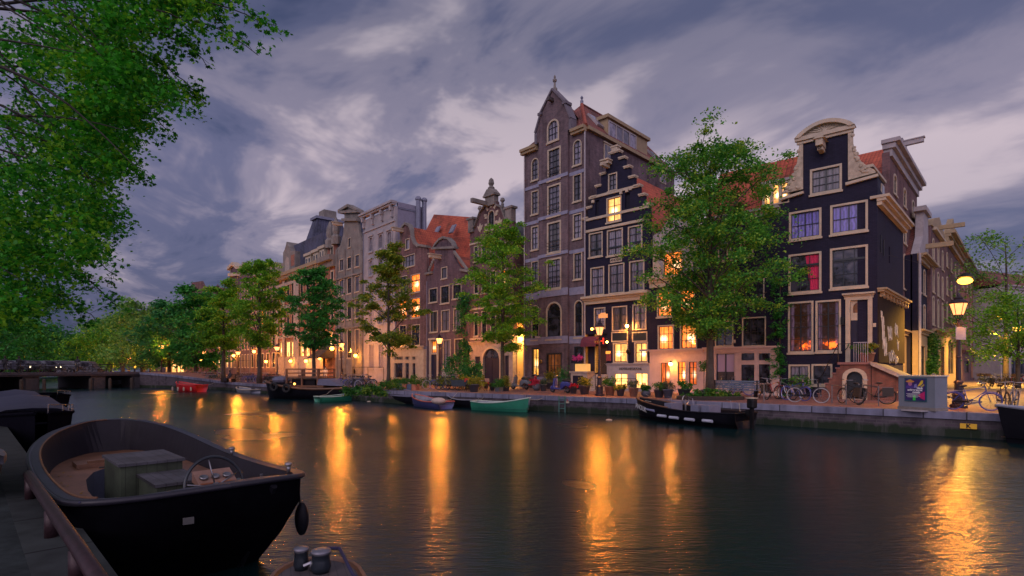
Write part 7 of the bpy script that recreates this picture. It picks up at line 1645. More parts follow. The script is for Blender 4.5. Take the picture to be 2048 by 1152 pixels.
# ------------------------------------------------------------------ people
def person(p, rz, pts, edges, rad, clothes, label, z=GZ, top=None):
    r = empty('person', (p[0],p[1],z), rz, label, 'person'); me = bpy.data.meshes.new('body'); me.from_pydata(pts, edges, []); o = bpy.data.objects.new('body', me); link(o, r); o.modifiers.new('skin','SKIN'); 
    for i, v_ in enumerate(me.skin_vertices[0].data): v_.radius = (rad[i], rad[i]*.85); v_.use_root = (i == 0)
    s = o.modifiers.new('sub','SUBSURF'); s.levels = 1; s.render_levels = 1; me.materials.append(clothes); hp = pts[-1]; MB().ball((hp[0],hp[1]+.01,hp[2]+.04), .10,.11,.10, 10, 7).build('hair', plain('dark_hair', (.02,.014,.01)), r, True)
    return r
E_ = [(0,1),(1,2),(2,3),(2,4),(4,5),(5,6),(2,7),(7,8),(8,9),(0,10),(10,11),(11,12),(0,13),(13,14),(14,15),(3,16)]
R_ = [.15,.14,.15,.06,.07,.05,.035,.07,.05,.035,.095,.06,.045,.095,.06,.045,.10]
def stand(sw=0.0): return [(0,0,.95),(0,0,1.15),(0,0,1.40),(0,0,1.50),(.19,0,1.40),(.24,.02,1.12),(.22,-.12,.88),(-.19,0,1.40),(-.24,.02,1.12),(-.22,-.1,.88),(.10,0,.90),(.11,-.02-sw,.48),(.11,-sw*.5,.05),(-.10,0,.90),(-.11,sw,.48),(-.11,sw,.05),(0,0,1.66)]
sit = [(0,0,.52),(0,.06,.72),(0,.04,.98),(0,.02,1.08),(.19,.02,.98),(.24,-.08,.74),(.18,-.3,.62),(-.19,.02,.98),(-.24,-.08,.74),(-.18,-.3,.62),(.11,-.1,.50),(.13,-.48,.50),(.13,-.52,.06),(-.11,-.1,.50),(-.13,-.46,.52),(-.13,-.62,.08),(0,-.02,1.24)]
person(at(460,61), QL+math.pi, sit, E_, R_, plain('dark_blue_clothes', (.015,.018,.035)), 'person in dark clothes sitting on the low bench by the water')
person(at(651,66), .3, stand(), E_, R_, plain('white_shirt', (.6,.58,.55)), 'person in a white coat standing under the brown awning')
for px, d, l in ((155,60.5,'person in dark clothes cycling over the bridge'),(38,58,'person in dark clothes walking over the left part of the bridge'),(10,57,'person in dark clothes at the left end of the bridge')):
    person(at(px,d), .5, stand(.15), E_, R_, plain('black_clothes', (.012,.012,.02)), l, z=1.97)
bike('black', at(152,60), -1.0, 'bicycle ridden over the bridge', 'bicycles on the bridge', z=1.97)
for i in range(6): kd = rb_.choice(['black','bag']); bike(kd, at(25+i*34+rb_.uniform(-4,4), 56.0+i*.8), -1.9+rb_.uniform(-.2,.2), KW[kd]+' bicycle leaning on the bridge railing', 'bicycles leaning on the bridge railing', z=1.97)
# parked vehicles beyond the bridge
def car(p, rz, bodym, label, z, van=False, lights=True):
    r = empty('parked_car', (p[0],p[1],z), rz, label, 'van' if van else 'car', 'vehicles on and beyond the bridge')
    if van: prof = [(-2.3,.35),(2.3,.35),(2.35,.9),(2.0,1.2),(1.5,1.95),(-2.2,2.05),(-2.35,1.8)]
    else: prof = [(-2.1,.35),(2.1,.35),(2.15,.75),(1.2,.9),(.6,1.4),(-1.2,1.45),(-1.9,.95),(-2.15,.9)]
    b = MB().prism(prof, -.85, .85).build('body', bodym, r); bv = b.modifiers.new('b','BEVEL'); bv.width = .08; bv.segments = 2
    for x in (-1.35,1.35):
        for y in (-.86,.86): w = MB().ring((x,y,.32), .22,.10,'y',14,6); w.build('wheel', M['rubber'], r)
    g = MB(); 
    for y in (-.87,.856): g.box(-1.0 if not van else .6, .45 if not van else 1.4, y, y+.014, .95 if not van else 1.25, 1.34 if not van else 1.8)
    g.build('window', M['gd'], r)
    for y in (-.6,.6): l = MB().ball((2.14,y,.68),.06,.12,.08,8,5); l.build('headlight', emit('headlight_glow', (1,.8,.5), 6) if lights else M['chrome'], r); l = MB().ball((-2.13,y,.78),.05,.12,.08,8,5); l.build('tail_light', emit('tail_light_glow', (1,.05,.02), 3) if lights else M['chrome'], r)
    return r
car(at(157,70),0.3,plain('grey_van_paint',(.07,.07,.09),.5),'grey delivery van beyond the bridge railing',1.4,True,False)
car(at(20,62),.3,plain('dark_car_paint',(.03,.03,.05),.3),'dark car with lit lamps at the left end of the bridge',1.95); car(at(72,64),.35,MATS['dark_car_paint'],'dark car with glowing tail lamps second on the bridge',1.95); car(at(118,66),.3,plain('slate_car_paint',(.06,.06,.08),.5),'slate grey car left of the white van',1.95,False,False)
# ------------------------------------------------------------------ boats
def hull(name_root, p, rz, L, B, F0, F1, hm, label, z_sheer=None, stern=.75, inner='bark', floor=.18, rim='white', cat='boat', group=None, bow_pow=.55, depth=.35, thwarts=3, rimw=.05, root=None, rope=True):
    # bow at +x; F0 freeboard amidships, F1 at the bow
    r = root or empty(name_root, (p[0],p[1],0), rz, label, cat, group); n = 14; secs = []
    def st(t):  # t 0 stern .. 1 bow
        w = B/2*(stern+(1-stern)*min(1,t/.35)**.8) if t < .35 else B/2*max(0.02,(1-((t-.35)/.65)**2.2))**bow_pow
        s = F0+(F1-F0)*max(0,(t-.3)/.7)**2+(.10*(F1-F0))*max(0,(.25-t)/.25); return w, s
    for i in range(n+1):
        t = i/n; w, s = st(t); x = -L/2+L*t; rake = .22*F1*(t**4)
        secs.append([(x+rake, -w, s), (x+rake*.6, -w*.93, s*.5), (x+rake*.1-.1*t*L*.02, -w*.68, -.02), (x-.03*L*t, -w*.2, -depth), (x-.03*L*t, w*.2, -depth), (x+rake*.1-.1*t*L*.02, w*.68, -.02), (x+rake*.6, w*.93, s*.5), (x+rake, w, s)])
    b = MB(); vs = [q for s_ in secs for q in s_]; fs = [(i*8+j, i*8+j+1, (i+1)*8+j+1, (i+1)*8+j) for i in range(n) for j in range(7)]; fs.append(tuple(range(8))); b.add(vs, fs)
    # inner skin
    vi = []; 
    for i, s_ in enumerate(secs):
        for q in (s_[0], s_[1], s_[6], s_[7]): vi.append((q[0], q[1]*.93, q[2]))
    fi = [(i*4+0, (i+1)*4+0, (i+1)*4+1, i*4+1) for i in range(n)]+[(i*4+3, i*4+2, (i+1)*4+2, (i+1)*4+3) for i in range(n)]+[(0,1,2,3)]
    ho = b.build('hull', hm, r, True)
    MB().add(vi, fi).build('inner_planking', M[inner], r)
    f = MB(); vf = []
    for s_ in secs: z = floor; vf += [(s_[1][0], s_[1][1]*.95, z), (s_[6][0], s_[6][1]*.95, z)]
    f.add(vf, [(i*2, (i+1)*2, (i+1)*2+1, i*2+1) for i in range(n)]); f.build('floor_boards', M[inner], r)
    g = MB(); g.tube([s_[0] for s_ in secs], rimw, 6); g.tube([s_[7] for s_ in secs], rimw, 6); g.tube([secs[0][0],secs[0][7]], rimw, 6); g.build('gunwale', M[rim], r)
    for k in range(thwarts):
        t = .2+.55*k/max(1,thwarts-1); w, s = st(t); x = -L/2+L*t; MB().box(x-.12,x+.12,-w*.9,w*.9,s*.72,s*.72+.04).build('bench_board', M[inner], r)
    if root is None and rope:
        rot = -rz; q = Vector((.65,.76)); ql = Vector((q.x*math.cos(rot)-q.y*math.sin(rot), q.x*math.sin(rot)+q.y*math.cos(rot))); tl = Vector((ql.y,-ql.x))
        for sx in (-1,1):
            a_ = Vector((sx*L*.46,0,F0+(.3*(F1-F0) if sx < 0 else .75*(F1-F0)))); e_ = Vector((sx*L*.46+ql.x*1.6+tl.x*.6*sx, ql.y*1.6+tl.y*.6*sx, .93)); m_ = (a_+e_)/2-Vector((0,0,.18)); MB().tube([a_,m_,e_], .014, 4).build('mooring_rope', plain('pale_rope', (.3,.28,.24)), r)
    return r, st, secs
M['wood'] = plain('oiled_wood', (.13,.06,.03), .45, var=.35, scale=5); M['varn'] = plain('varnished_tan_deck', (.16,.075,.042), .5, var=.4, scale=2.5)  # varn: tan lowered so the near sloop's tree shade sits in the colour
M['green'] = plain('emerald_boat_paint', (.025,.20,.12), .35, var=.12); M['redp'] = plain('red_boat_paint', (.55,.015,.02), .4, var=.1); M['redi'] = plain('red_inner_paint', (.42,.03,.03), .5)
M['dullchrome'] = plain('worn_steel', (.22,.22,.24), .3, .9, bmp=0); M['gwhite'] = plain('greenish_white_rim', (.40,.50,.42), .5); M['blk'] = plain('black_hull_paint', (.006,.006,.010), .5, var=.2, bmp=.05, spec=.18); M['blkn'] = plain('matt_black_hull', (.006,.006,.010), .8, var=.2, bmp=.05, spec=0); M['blueh'] = plain('blue_hull_paint', (.045,.05,.15), .5); M['orim'] = plain('orange_rim_paint', (.42,.10,.07), .5)
M['greyb'] = plain('grey_boat_paint', (.22,.23,.28), .5); M['cover'] = plain('grey_boat_canvas', (.13,.13,.19), .8, var=.2, bmp=.4)
def along(pa, pb, z=0.0):
    A = atz(pa[0], pa[1], z); B = atz(pb[0], pb[1], z); return (A+B)/2, math.atan2(B.y-A.y, B.x-A.x), (B-A).length
# green boat: bow on the right
c, a, L = along((952,819),(1050,824)); hull('rowing_boat', c, a, L*1.08, 1.5, .48, .82, M['green'], 'emerald green rowing boat moored under the tall warehouse', rim='gwhite', inner='greyb', stern=.5, rimw=.035)
c, a, L = along((830,811),(893,818)); hull('rowing_boat', c, a+math.pi, L, 1.5, .42, .75, M['blueh'], 'small blue boat with orange rim and red patches on its stern', rim='orim', inner='greyb', rimw=.04)
q = empty('rubbish_bag', (0,0,0)); bpy.data.objects.remove(q)
c, a, L = along((892,813),(945,817)); c = c+Vector((.3,.5,0)); hull('rowing_boat', c, a+math.pi, L*1.1, 1.4, .5, .75, M['blk'], 'low black boat between the blue boat and the emerald one', rim='greyb', inner='blk', rimw=.03)
p = atz(877,806,.5); b = MB().ball((0,0,.12), .42,.3,.2,10,6); o = b.build('tarpaulin', plain('pale_tarpaulin', (.42,.33,.28), .8, bmp=.6), None, True, p); tag(o, 'crumpled pale tarpaulin lying on the black boat beside the blue one', 'tarpaulin')
# covered boat
c, a, L = along((772,801),(842,809)); r, st, secs = hull('covered_boat', c, a+math.pi, L*1.05, 1.9, .55, .75, M['blk'], 'dark boat under a tented grey canvas left of the blue boat', rim='cover', inner='blk')
b = MB(); vs = []
for s_ in secs: vs += [s_[0], ((s_[0][0]), 0, s_[0][2]+.45*math.sin(math.pi*min(1,max(0,(s_[0][0]+L/2)/L)))**.7), s_[7]]
b.add(vs, [(i*3+j, (i+1)*3+j, (i+1)*3+j+1, i*3+j+1) for i in range(len(secs)-1) for j in range(2)]); b.build('canvas_cover', M['cover'], r)
# green dinghy beside the barge
c, a, L = along((634,804),(702,801)); hull('dinghy', c, a, L, 1.5, .38, .55, M['green'], 'narrow green dinghy lying alongside the wooden barge', rim='gwhite', inner='dkgreen', rimw=.035)
# grey skiffs left of the barge
c, a, L = along((476,785),(505,787)); c += Vector((0,.4,0)); hull('rowing_boat', c, a+math.pi, L*1.2, 1.5, .35, .55, M['greyb'], 'low grey skiff moored left of the wooden barge', rim='white', inner='greyb')
c, a, L = along((503,786),(522,787)); c += Vector((.5,.8,0)); hull('rowing_boat', c, a+math.pi, L*1.4, 1.4, .35, .5, M['greyb'], 'second grey skiff squeezed between the first skiff and the barge', rim='lead', inner='lead')
# red sloop
c, a, L = along((358,783),(404,784)); r, st, secs = hull('sloop', c, a+math.pi, L*.98, 2.0, .70, 1.05, M['redp'], 'bright red open sloop by the quay near the bridge', rim='redp', inner='redi', thwarts=2)
for i, x in enumerate((-.38,-.15,.1,.42)):
    MB().lathe([(.03,0),(.08,.06),(.08,.36),(.03,.42)], (x*L, 1.16 if abs(x) < .3 else .95, .12), 8).build('fender', M['white'], r)
# wooden barge with raised cabin frame
def barge():
    c, a, L = along((527,797),(690,800)); c += Vector((.2,.9,0)); r, st, secs = hull('barge', c, a+math.pi, L, 3.2, .85, 1.45, M['blk'], 'long black wooden work barge with a brown railed wheelhouse frame', rim='wood', inner='bark', floor=.6, thwarts=0, rimw=.09, stern=.6, bow_pow=.5)
    MB().box(-L*.28,L*.30,-1.25,1.25,.95,1.12).build('deck', M['wood'], r)
    x0, x1 = -L*.20, L*.18
    w = MB(); 
    for x in (x0,(x0+x1)/2,x1):
        for y in (-1.1,1.1): w.box(x-.06,x+.06,y-.06,y+.06,1.12,2.42)
    for z in (1.72,2.04,2.36): 
        for y in (-1.15,1.12): w.box(x0,x1,y,y+.05,z,z+.09)
        for x in (x0,x1): w.box(x-.03,x+.03,-1.09,1.11,z,z+.085)
    w.build('wheelhouse_frame', M['varn'], r); MB().box(x0+.02,x1-.02,-1.05,1.05,1.60,1.68).build('upper_deck', M['bark'], r); MB().box(x0+.4,x1-.3,-.9,.9,1.13,1.59).build('cabin', M['blk'], r)
    MB().box(L*.22,L*.26,-1.3,-1.1,.6,1.9).build('post', M['varn'], r); MB().ball((L*.36,0,1.5),.7,.8,.35,10,6).build('hatch_cover', M['cover'], r); b = MB(); b.prism([(-L*.48,1.1),(-L*.2,1.15),(-L*.22,1.65),(-L*.36,1.55)], -1.2,1.2); b.build('tarpaulin', M['cover'], r); MB().box(-L*.17,-L*.10,-1.3,-.9,1.13,1.6).build('red_crate', M['redi'], r)
    MB().ring((L*.30,1.5,1.0), .28, .1, 'y', 14, 6).build('tyre_fender', M['rubber'], r); MB().ring((L*.12,1.72,.9), .28, .1, 'y', 14, 6).build('tyre_fender', M['rubber'], r)
    l = MB().ball((L*.02,1.72,1.25),.1,.08,.09,8,5); l.build('deck_lamp', emit('deck_lamp_glow', (1,.35,.06), 8), r)
barge()
# black sloop with outboard motor
def black_sloop():
    A = atz(1283,836,0); B = atz(1492,857,0); c = (A+B)/2; a = math.atan2(A.y-B.y, A.x-B.x); L = (B-A).length*1.0
    r, st, secs = hull('sloop', c, a, L, 2.0, .60, .98, M['blk'], 'black open sloop with outboard motor moored before the flower bed', rim='blk', inner='blk', stern=.8, thwarts=3, rimw=.04)
    g = MB(); g.tube([(x,y,z+.05) for x,y,z in [s_[0] for s_ in secs][8:]], .03, 5); g.tube([(x,y,z+.05) for x,y,z in [s_[7] for s_ in secs][8:]], .03, 5); g.build('wooden_rim', M['varn'], r)
    s = 1 if True else -1
    f = MB(); w, sz = st(.93); 
    for t in (.35,.5,.63,.2):
        w, sz = st(t); x = -L/2+L*t; k = MB(); k.tube([(x-.24,w+.05,sz*.45),(x+.24,w+.05,sz*.45)], .065, 8); k.build('fender', plain('grey_white_fender', (.40,.42,.50), .5), r)
    w, sz = st(.80); x = -L/2+L*.8; k = MB(); k.tube([(x-.4,w+.06,sz*.62),(x+.4,w-.16,sz*.68)], .06, 8); k.build('rubbing_strake', plain('blue_white_paint', (.25,.27,.42), .5), r)
    tx = text('ANOUK', .34, plain('white_boat_lettering', (.6,.6,.62), .6), r, (0,0,0), ext=.004, bold=.006)
    w1, s1 = st(.97); w0, s0 = st(.86); X1 = -L/2+L*.97+.22*1.35*.88*.7; X0 = -L/2+L*.86
    d = Vector((X0-X1, w0-w1, -.12)).normalized(); up = Vector((-.05,.18,1)).normalized(); up = (up-d*up.dot(d)).normalized(); n_ = d.cross(up); cpos = Vector(((X0+X1)/2, (w0+w1)/2+.035, s0*.66))
    tx.matrix_local = Matrix(((d.x,up.x,n_.x,cpos.x),(d.y,up.y,n_.y,cpos.y),(d.z,up.z,n_.z,cpos.z),(0,0,0,1)))
    m = MB(); m.box(-L/2-.42,-L/2-.12,-.17,.17,.85,1.25); mo = m.build('outboard_motor', M['iron'], r); bv = mo.modifiers.new('b','BEVEL'); bv.width = .06; bv.segments = 3
    k = MB(); k.box(-L/2-.33,-L/2-.2,-.06,.06,-.3,.848); k.box(-L/2-.05,-L/2-.2,-.12,.12,.55,.8); k.build('motor_leg', M['iron'], mo); k = MB(); k.box(-L/2-.44,-L/2-.1,-.18,.18,1.252,1.29); k.build('motor_cap', M['white'], mo)
    k = MB(); k.ring((L*.03,0,1.05), .22,.02,'x',16,5); k.tube([(L*.03,0,.4),(L*.03,0,1.05)], .04, 6); k.build('steering_wheel', M['chrome'], r)
    for x in (-.1,-.2,.16): k = MB(); k.box(L*x-.2,L*x+.2,-.45,.35,.2,.86); k.build('locker', M['lead'], r)
    for x in (.27,-.3,.05): k = MB(); k.tube([(L*x,-.7,.7),(L*x+.05,-.7,1.08),(L*x+.25,-.7,1.1)], .014, 4); k.build('cleat', M['chrome'], r)
    k = MB(); k.tube([(L*.45,0,1.2),(L*.53,-1.0,.95)], .012, 4); k.build('mooring_rope', plain('pale_rope', (.3,.28,.24)), r)
black_sloop()
# black boat leaving the frame on the right
A = atz(1999,884,0); r, st, secs = hull('sloop', A+Vector((3.45,-2.9,0)), math.atan2(2.9,-3.45), 8.6, 2.0, .85, 1.25, M['blk'], 'bow of a black boat cut off by the right edge of the picture', rim='greyb', inner='blk')
k = MB(); k.ball((4.5,0,1.22), .14,.12,.10,8,5); k.tube([(4.5,0,1.2),(4.7,-.4,1.6)], .012, 4); k.build('bow_cleat', M['white'], r)
# boats moored beyond the bridge
for px, d, L_, m, l in ((138,92,7,'blk','dark motor boat moored beyond the bridge'),(168,88,6,'greyb','white hulled boat moored between the bridge piers'),(182,90,6,'greyb','pale launch moored nearest the right pier'),(239,74,6,'blk','small black boat moored under the last bridge span')):
    p = at(px,d,0); hull('motor_boat', p, 2.4, L_, 2.2, .8, 1.2, M['white'] if m == 'greyb' else M[m], l, rim='greyb', inner='greyb', group=None, rope=False)
# --- near left bank boats; frame: x = away from the near quay, y = along it (towards upper left)
QE = Vector((-.71,.705)); QN = Vector((.705,.71))
def qw(c, a, z=0.0): return Vector((QE.x*a+QN.x*c, QE.y*a+QN.y*c, z))
def near_sloop():
    r = empty('sloop', (0,0,0), math.atan2(QE.y,QE.x)-math.pi/2, 'large black open sloop with tan benches and a steering wheel at the near quay', 'boat')
    # local x = QN direction, local y = QE direction
    S = [(6.52,2.16,2.62,1.19),(6.62,1.35,2.93,1.17),(6.85,.88,3.06,1.16),(7.4,.74,3.09,1.13),(8.5,.70,3.08,1.12),(9.7,.70,3.08,1.15),(10.8,.76,3.07,1.21),(11.7,.90,3.03,1.27),(12.5,1.14,2.92,1.34),(13.1,1.48,2.70,1.40),(13.45,1.80,2.42,1.43),(13.58,2.02,2.20,1.44)]
    def low(i, f, z, tuck):   # lower hull line
        y, a, b, zg = S[i]; m = (a+b)/2; y2 = y+(9.8-y)*tuck*((9.8-y)/3.4 if y < 9.8 else 1); return y2, m+(a-m)*f, m+(b-m)*f, z
    S0 = S; S = []
    for i in range(len(S0)-1):
        p0, p1, p2, p3 = S0[max(i-1,0)], S0[i], S0[i+1], S0[min(i+2,len(S0)-1)]
        for q in range(4):
            t = q/4; S.append(tuple(.5*((2*p1[j])+(p2[j]-p0[j])*t+(2*p0[j]-5*p1[j]+4*p2[j]-p3[j])*t*t+(3*p1[j]-p0[j]-3*p2[j]+p3[j])*t**3) for j in range(4)))
    S.append(S0[-1])
    rows = [[(s[0],s[1],s[2],s[3]) for s in S]]
    for f, z, tk in ((.985,.85,.0),(.9,.4,.13),(.74,-.02,.26),(.35,-.4,.33)): rows.append([low(i,f,z,tk) for i in range(len(S))])
    vs = []; n = len(S)
    for row in rows: vs += [(q[1],q[0],q[3]) for q in row]+[(q[2],q[0],q[3]) for q in row[::-1]]
    m = 2*n; fs = [(k*m+i, k*m+(i+1)%m, (k+1)*m+(i+1)%m, (k+1)*m+i) for k in range(len(rows)-1) for i in range(m)]
    h = MB().add(vs, fs).build('hull', plain('black_steel_hull', (.0030,.0030,.0045), .5, var=.5, scale=.8, bmp=.0, spec=.0), r, True)
    def loop(ins, z=None, dz=0): 
        pts = []; 
        for (y,a,b,zg) in S: pts.append((a+ins, y, (zg if z is None else z)+dz))
        R2 = [(b-ins, y, (zg if z is None else z)+dz) for (y,a,b,zg) in S[::-1]]
        out = []
        for p in pts+R2:
            yy = min(max(p[1], S[0][0]+ins*1.5), S[-1][0]-ins*1.5); mid = 2.0; x = p[0]
            out.append((x, yy, p[2]))
        # keep left points left of right points
        for i in range(n):
            a_, b_ = out[i], out[2*n-1-i]
            if a_[0] > b_[0]: mx = (a_[0]+b_[0])/2; out[i] = (mx-.02,a_[1],a_[2]); out[2*n-1-i] = (mx+.02,b_[1],b_[2])
        return out
    def band(A, B): return [A[i] for i in range(m)]+[B[i] for i in range(m)], [(i,(i+1)%m,m+(i+1)%m,m+i) for i in range(m)]
    v_, f_ = band(loop(0,dz=.03), loop(.10,dz=.03)); MB().add(v_, f_).build('gunwale_top', plain('dark_gunwale', (.018,.017,.026), .4, spec=.3), r)
    g = MB(); lp = loop(-.02,dz=.0); g.tube(lp+[lp[0]], .034, 8, False); g.build('rubbing_rail', plain('dark_gunwale', (.05,.045,.07), .35), r, True)
    g = MB(); lp = loop(.105,dz=.035); g.tube(lp[8:n], .012, 5); g.build('bright_inner_edge', M['wood'], r)
    v_, f_ = band(loop(.10,dz=.025), loop(.21,.862)); MB().add(v_, f_).build('inner_side', plain('dark_inner_side', (.016,.014,.020), .6, spec=.2), r)
    # side benches of tan boards around an open well
    bz = .86
    well = [(1.22,7.5),(1.20,8.3),(1.22,9.2),(1.32,10.1),(1.5,10.75),(1.7,11.05),(2.35,11.05),(2.50,10.9),(2.52,10.0),(2.52,9.0),(2.52,8.0),(2.52,7.5)]
    o_ = [(p[0],p[1]) for p in loop(.20)]
    poly = [Vector((x,y,0)) for x,y in o_]; hole = [Vector((x,y,0)) for x,y in well]
    tris = tessellate_polygon([poly,hole]); allp = o_+well
    MB().add([(x,y,bz) for x,y in allp], [t if ((allp[t[1]][0]-allp[t[0]][0])*(allp[t[2]][1]-allp[t[0]][1])-(allp[t[2]][0]-allp[t[0]][0])*(allp[t[1]][1]-allp[t[0]][1]))>0 else t[::-1] for t in tris]).build('bench_deck', M['varn'], r)
    k = MB(); q = well+[well[0]]
    for a_, b_ in zip(q, q[1:]): k.add([(a_[0],a_[1],bz+.004),(b_[0],b_[1],bz+.004),(b_[0],b_[1],.2),(a_[0],a_[1],.2)], [(0,1,2,3)])
    k.build('bench_front', plain('blue_grey_panel', (.09,.10,.14), .5), r)
    def chequer():
        m_, t, b_ = newmat('tread_plate'); oc = objc(t); ck = N(t,'ShaderNodeTexBrick'); mp = N(t,'ShaderNodeMapping'); mp.inputs['Rotation'].default_value = (0,0,R(45)); t.links.new(oc,mp.inputs[0]); t.links.new(mp.outputs[0],ck.inputs[0]); ck.inputs['Scale'].default_value = 1; ck.inputs['Brick Width'].default_value=.09; ck.inputs['Row Height'].default_value=.045; ck.inputs['Mortar Size'].default_value=.008
        ck.inputs['Color1'].default_value=(.07,.07,.10,1); ck.inputs['Color2'].default_value=(.05,.05,.08,1); ck.inputs['Mortar'].default_value=(.05,.05,.07,1); t.links.new(ck.outputs[0],b_.inputs['Base Color']); b_.inputs['Roughness'].default_value=.5; bump(t,b_,ck.outputs[1],-.5,.01); return m_
    MB().add([(1.15,7.75,.34),(2.6,7.75,.34),(2.6,11.3,.34),(1.15,11.3,.34)], [(0,1,2,3)]).build('floor', chequer(), r)
    MB().box(1.35,2.75,11.25,11.75,.864,.93).build('fore_hatch', M['varn'], r); MB().box(1.5,2.6,11.3,11.36,.932,.97).build('hatch_batten', M['wood'], r)
    s_ = MB(); s_.tube([(1.62,11.1,.875),(2.5,11.1,.875)], .012, 4); s_.build('deck_seam', M['sash'], r)
    # planked engine boxes
    def planks(nm, c_):
        m_, t, b_ = newmat(nm); oc = objc(t); s = N(t,'ShaderNodeSeparateXYZ'); t.links.new(oc,s.inputs[0]); fr_ = mth(t,'FRACT',mth(t,'MULTIPLY',s.outputs[0],8.0)); ln = ramp(t,fr_,[(0,(.25,)*3),(.06,(1,)*3),(.94,(1,)*3),(1,(.25,)*3)]); n_ = noise(t,oc,2.2,5,.7)
        t.links.new(mixc(t,1.0,ramp(t,n_,[(.35,tuple(x*.55 for x in c_)),(.65,tuple(x*1.4 for x in c_))]),ln,'MULTIPLY'),b_.inputs['Base Color']); b_.inputs['Roughness'].default_value=.8; bump(t,b_,fr_,.1,.01); return m_
    pm = planks('mossy_planks', (.032,.044,.026)); pt = planks('grey_plank_lid', (.045,.045,.056))
    for (xa,xb,ya,yb,zt,nm) in ((1.57,2.32,9.12,10.3,1.18,'engine_box'),(1.78,2.30,8.12,9.11,1.02,'engine_box')):
        e = MB().box(xa,xb,ya,yb,.345,zt-.04).build(nm, pm, r); MB().box(xa-.03,xb+.03,ya-.03,yb+.02,zt-.038,zt).build('lid', pt, e)
    # console with dials
    cs = MB().box(2.18,2.60,7.72,8.02,.35,1.02).build('console', plain('orange_varnished_wood', (.22,.07,.025), .35), r)
    pl_ = MB().add([(2.16,7.70,.98),(2.62,7.70,.98),(2.62,8.06,1.14),(2.16,8.06,1.14),(2.16,8.06,1.0),(2.62,8.06,1.0)], [(0,1,2,3),(3,2,5,4),(0,3,4),(1,5,2)]).build('dial_panel', plain('tan_dial_panel', (.20,.11,.08), .4), cs)
    for x in (2.25,2.39,2.53): d = MB(); d.lathe([(.052,0),(.052,.025),(.04,.03)], n=14); d.xf(Matrix.Translation((x,7.88,1.065)) @ Matrix.Rotation(R(24),4,'X')).build('dial', M['dullchrome'], cs, True)
    # wheel
    w = MB(); w.ring((0,0,0), .37, .020, 'y', 40, 8); Mx = Matrix.Translation((2.25,7.42,1.03)) @ Matrix.Rotation(R(14),4,'Z') @ Matrix.Rotation(R(-16),4,'X')
    w.xf(Mx); wo_ = w.build('steering_wheel', M['sash'], r, True)
    s = MB(); 
    for k_ in range(5): a_ = R(95+72*k_); s.tube([(0,0,0),(.36*math.cos(a_),0,.36*math.sin(a_))], .010, 5)
    s.ball((0,-.02,0), .055,.04,.055, 12, 6); s.xf(Mx).build('spokes', M['dullchrome'], wo_, True)
    s = MB(); s.tube([(0,0,0),(0,.34,-.02)], .025, 6); s.xf(Mx).build('steering_column', M['iron'], wo_)
    MB().tube([(2.7,7.78,.9),(2.7,7.95,.9)], .10, 12).build('exhaust_silencer', plain('dull_green_metal', (.06,.08,.06), .4), r); MB().tube([(2.78,7.35,.86),(2.78,7.35,1.12)], .02, 6).build('gear_lever', M['dullchrome'], r)
    # bollards, stern post, rudder, cleats, plate, ropes
    for x, y, z in ((2.98,6.92,1.17),(3.02,9.1,1.14)): k = MB(); k.tube([(x-.03,y,z),(x-.03,y,z+.10)], .022, 8); k.ball((x-.03,y,z+.11), .05,.05,.03, 10,5); k.build('mooring_cleat', M['dullchrome'], r, True)
    k = MB(); k.tube([(2.60,6.50,1.12),(2.58,6.72,.8),(2.54,7.05,.35),(2.5,7.4,-.1)], .042, 6); k.build('rudder_post', M['blk'], r); k = MB(); k.ball((2.585,6.72,.72), .03,.04,.03,8,5); k.build('rudder_bolt', M['dullchrome'], r)
    k = MB(); k.obox((1.72,6.54,.88), (.05,-.010,0), (.0,.006,0), (0,.0,.036)); k.build('registration_plate', plain('dull_plate', (.06,.06,.06)), r)
    k = MB(); k.tube([(3.12,7.05,1.1),(3.16,7.05,.72)], .012, 4); k.ball((3.18,7.05,.52), .09,.09,.22, 10, 8); k.build('fender', M['blk'], r, True)
    rr_ = random.Random(3); k = MB()
    for q in range(3):
        pts = [(.80+.02*q,6.95-.06*q,1.18)]+[(.80+.25*j+rr_.uniform(-.03,.03), 7.2+.1*j-.25*q*math.sin(j*.7), .90+.01*q+.01*j) for j in range(1,6)]; k.tube(pts, .012, 5)
    k.tube([(2.0+.12*math.cos(i*.7),7.6+.2*math.sin(i*.7)*.6,.90+.003*i) if False else (1.25+.16*math.cos(i*.8),7.15+.10*math.sin(i*.8),.885+.004*i) for i in range(24)], .013, 5); k.build('mooring_rope', plain('dark_blue_rope', (.02,.02,.06), .8), r)
    lf = MB()
    for i in range(46): x = rr_.uniform(.85,1.2) if i < 30 else rr_.uniform(1.25,1.9); y = rr_.uniform(7.6,11); z = bz+.006 if x < 1.19 else .35; a_ = rr_.random()*6.28; lf.quad((x,y,z),(x+.03*math.cos(a_),y+.03*math.sin(a_),z+.005),(x+.04*math.cos(a_+.7),y+.04*math.sin(a_+.7),z+.01),(x+.03*math.cos(a_+1.5),y+.03*math.sin(a_+1.5),z+.003))
    o = lf.build('leaf_litter', leafmat('fallen_leaves', (.25,.14,.03), (.38,.24,.05)), r); o['kind'] = 'stuff'
near_sloop()
# low pipe rail on the near quay
def rail():
    r = empty('pipe_rail', (0,0,0), math.atan2(QE.y,QE.x)-math.pi/2, 'rusty low pipe rail on short posts along the edge of the near quay', 'railing'); m = plain('rusty_maroon_pipe', (.030,.014,.018), .5, .3, var=.6, scale=9)
    MB().tube([(.62,3.0,GZ+.26),(.63,5.3,GZ+.26),(.62,9.2,GZ+.26)], .052, 14).build('pipe', m, r, True)
    for y in (3.9,5.15,6.75,8.9): MB().tube([(.62,y,GZ-.01),(.62,y,GZ+.25)], .055, 10).build('post', m, r, True)
rail()
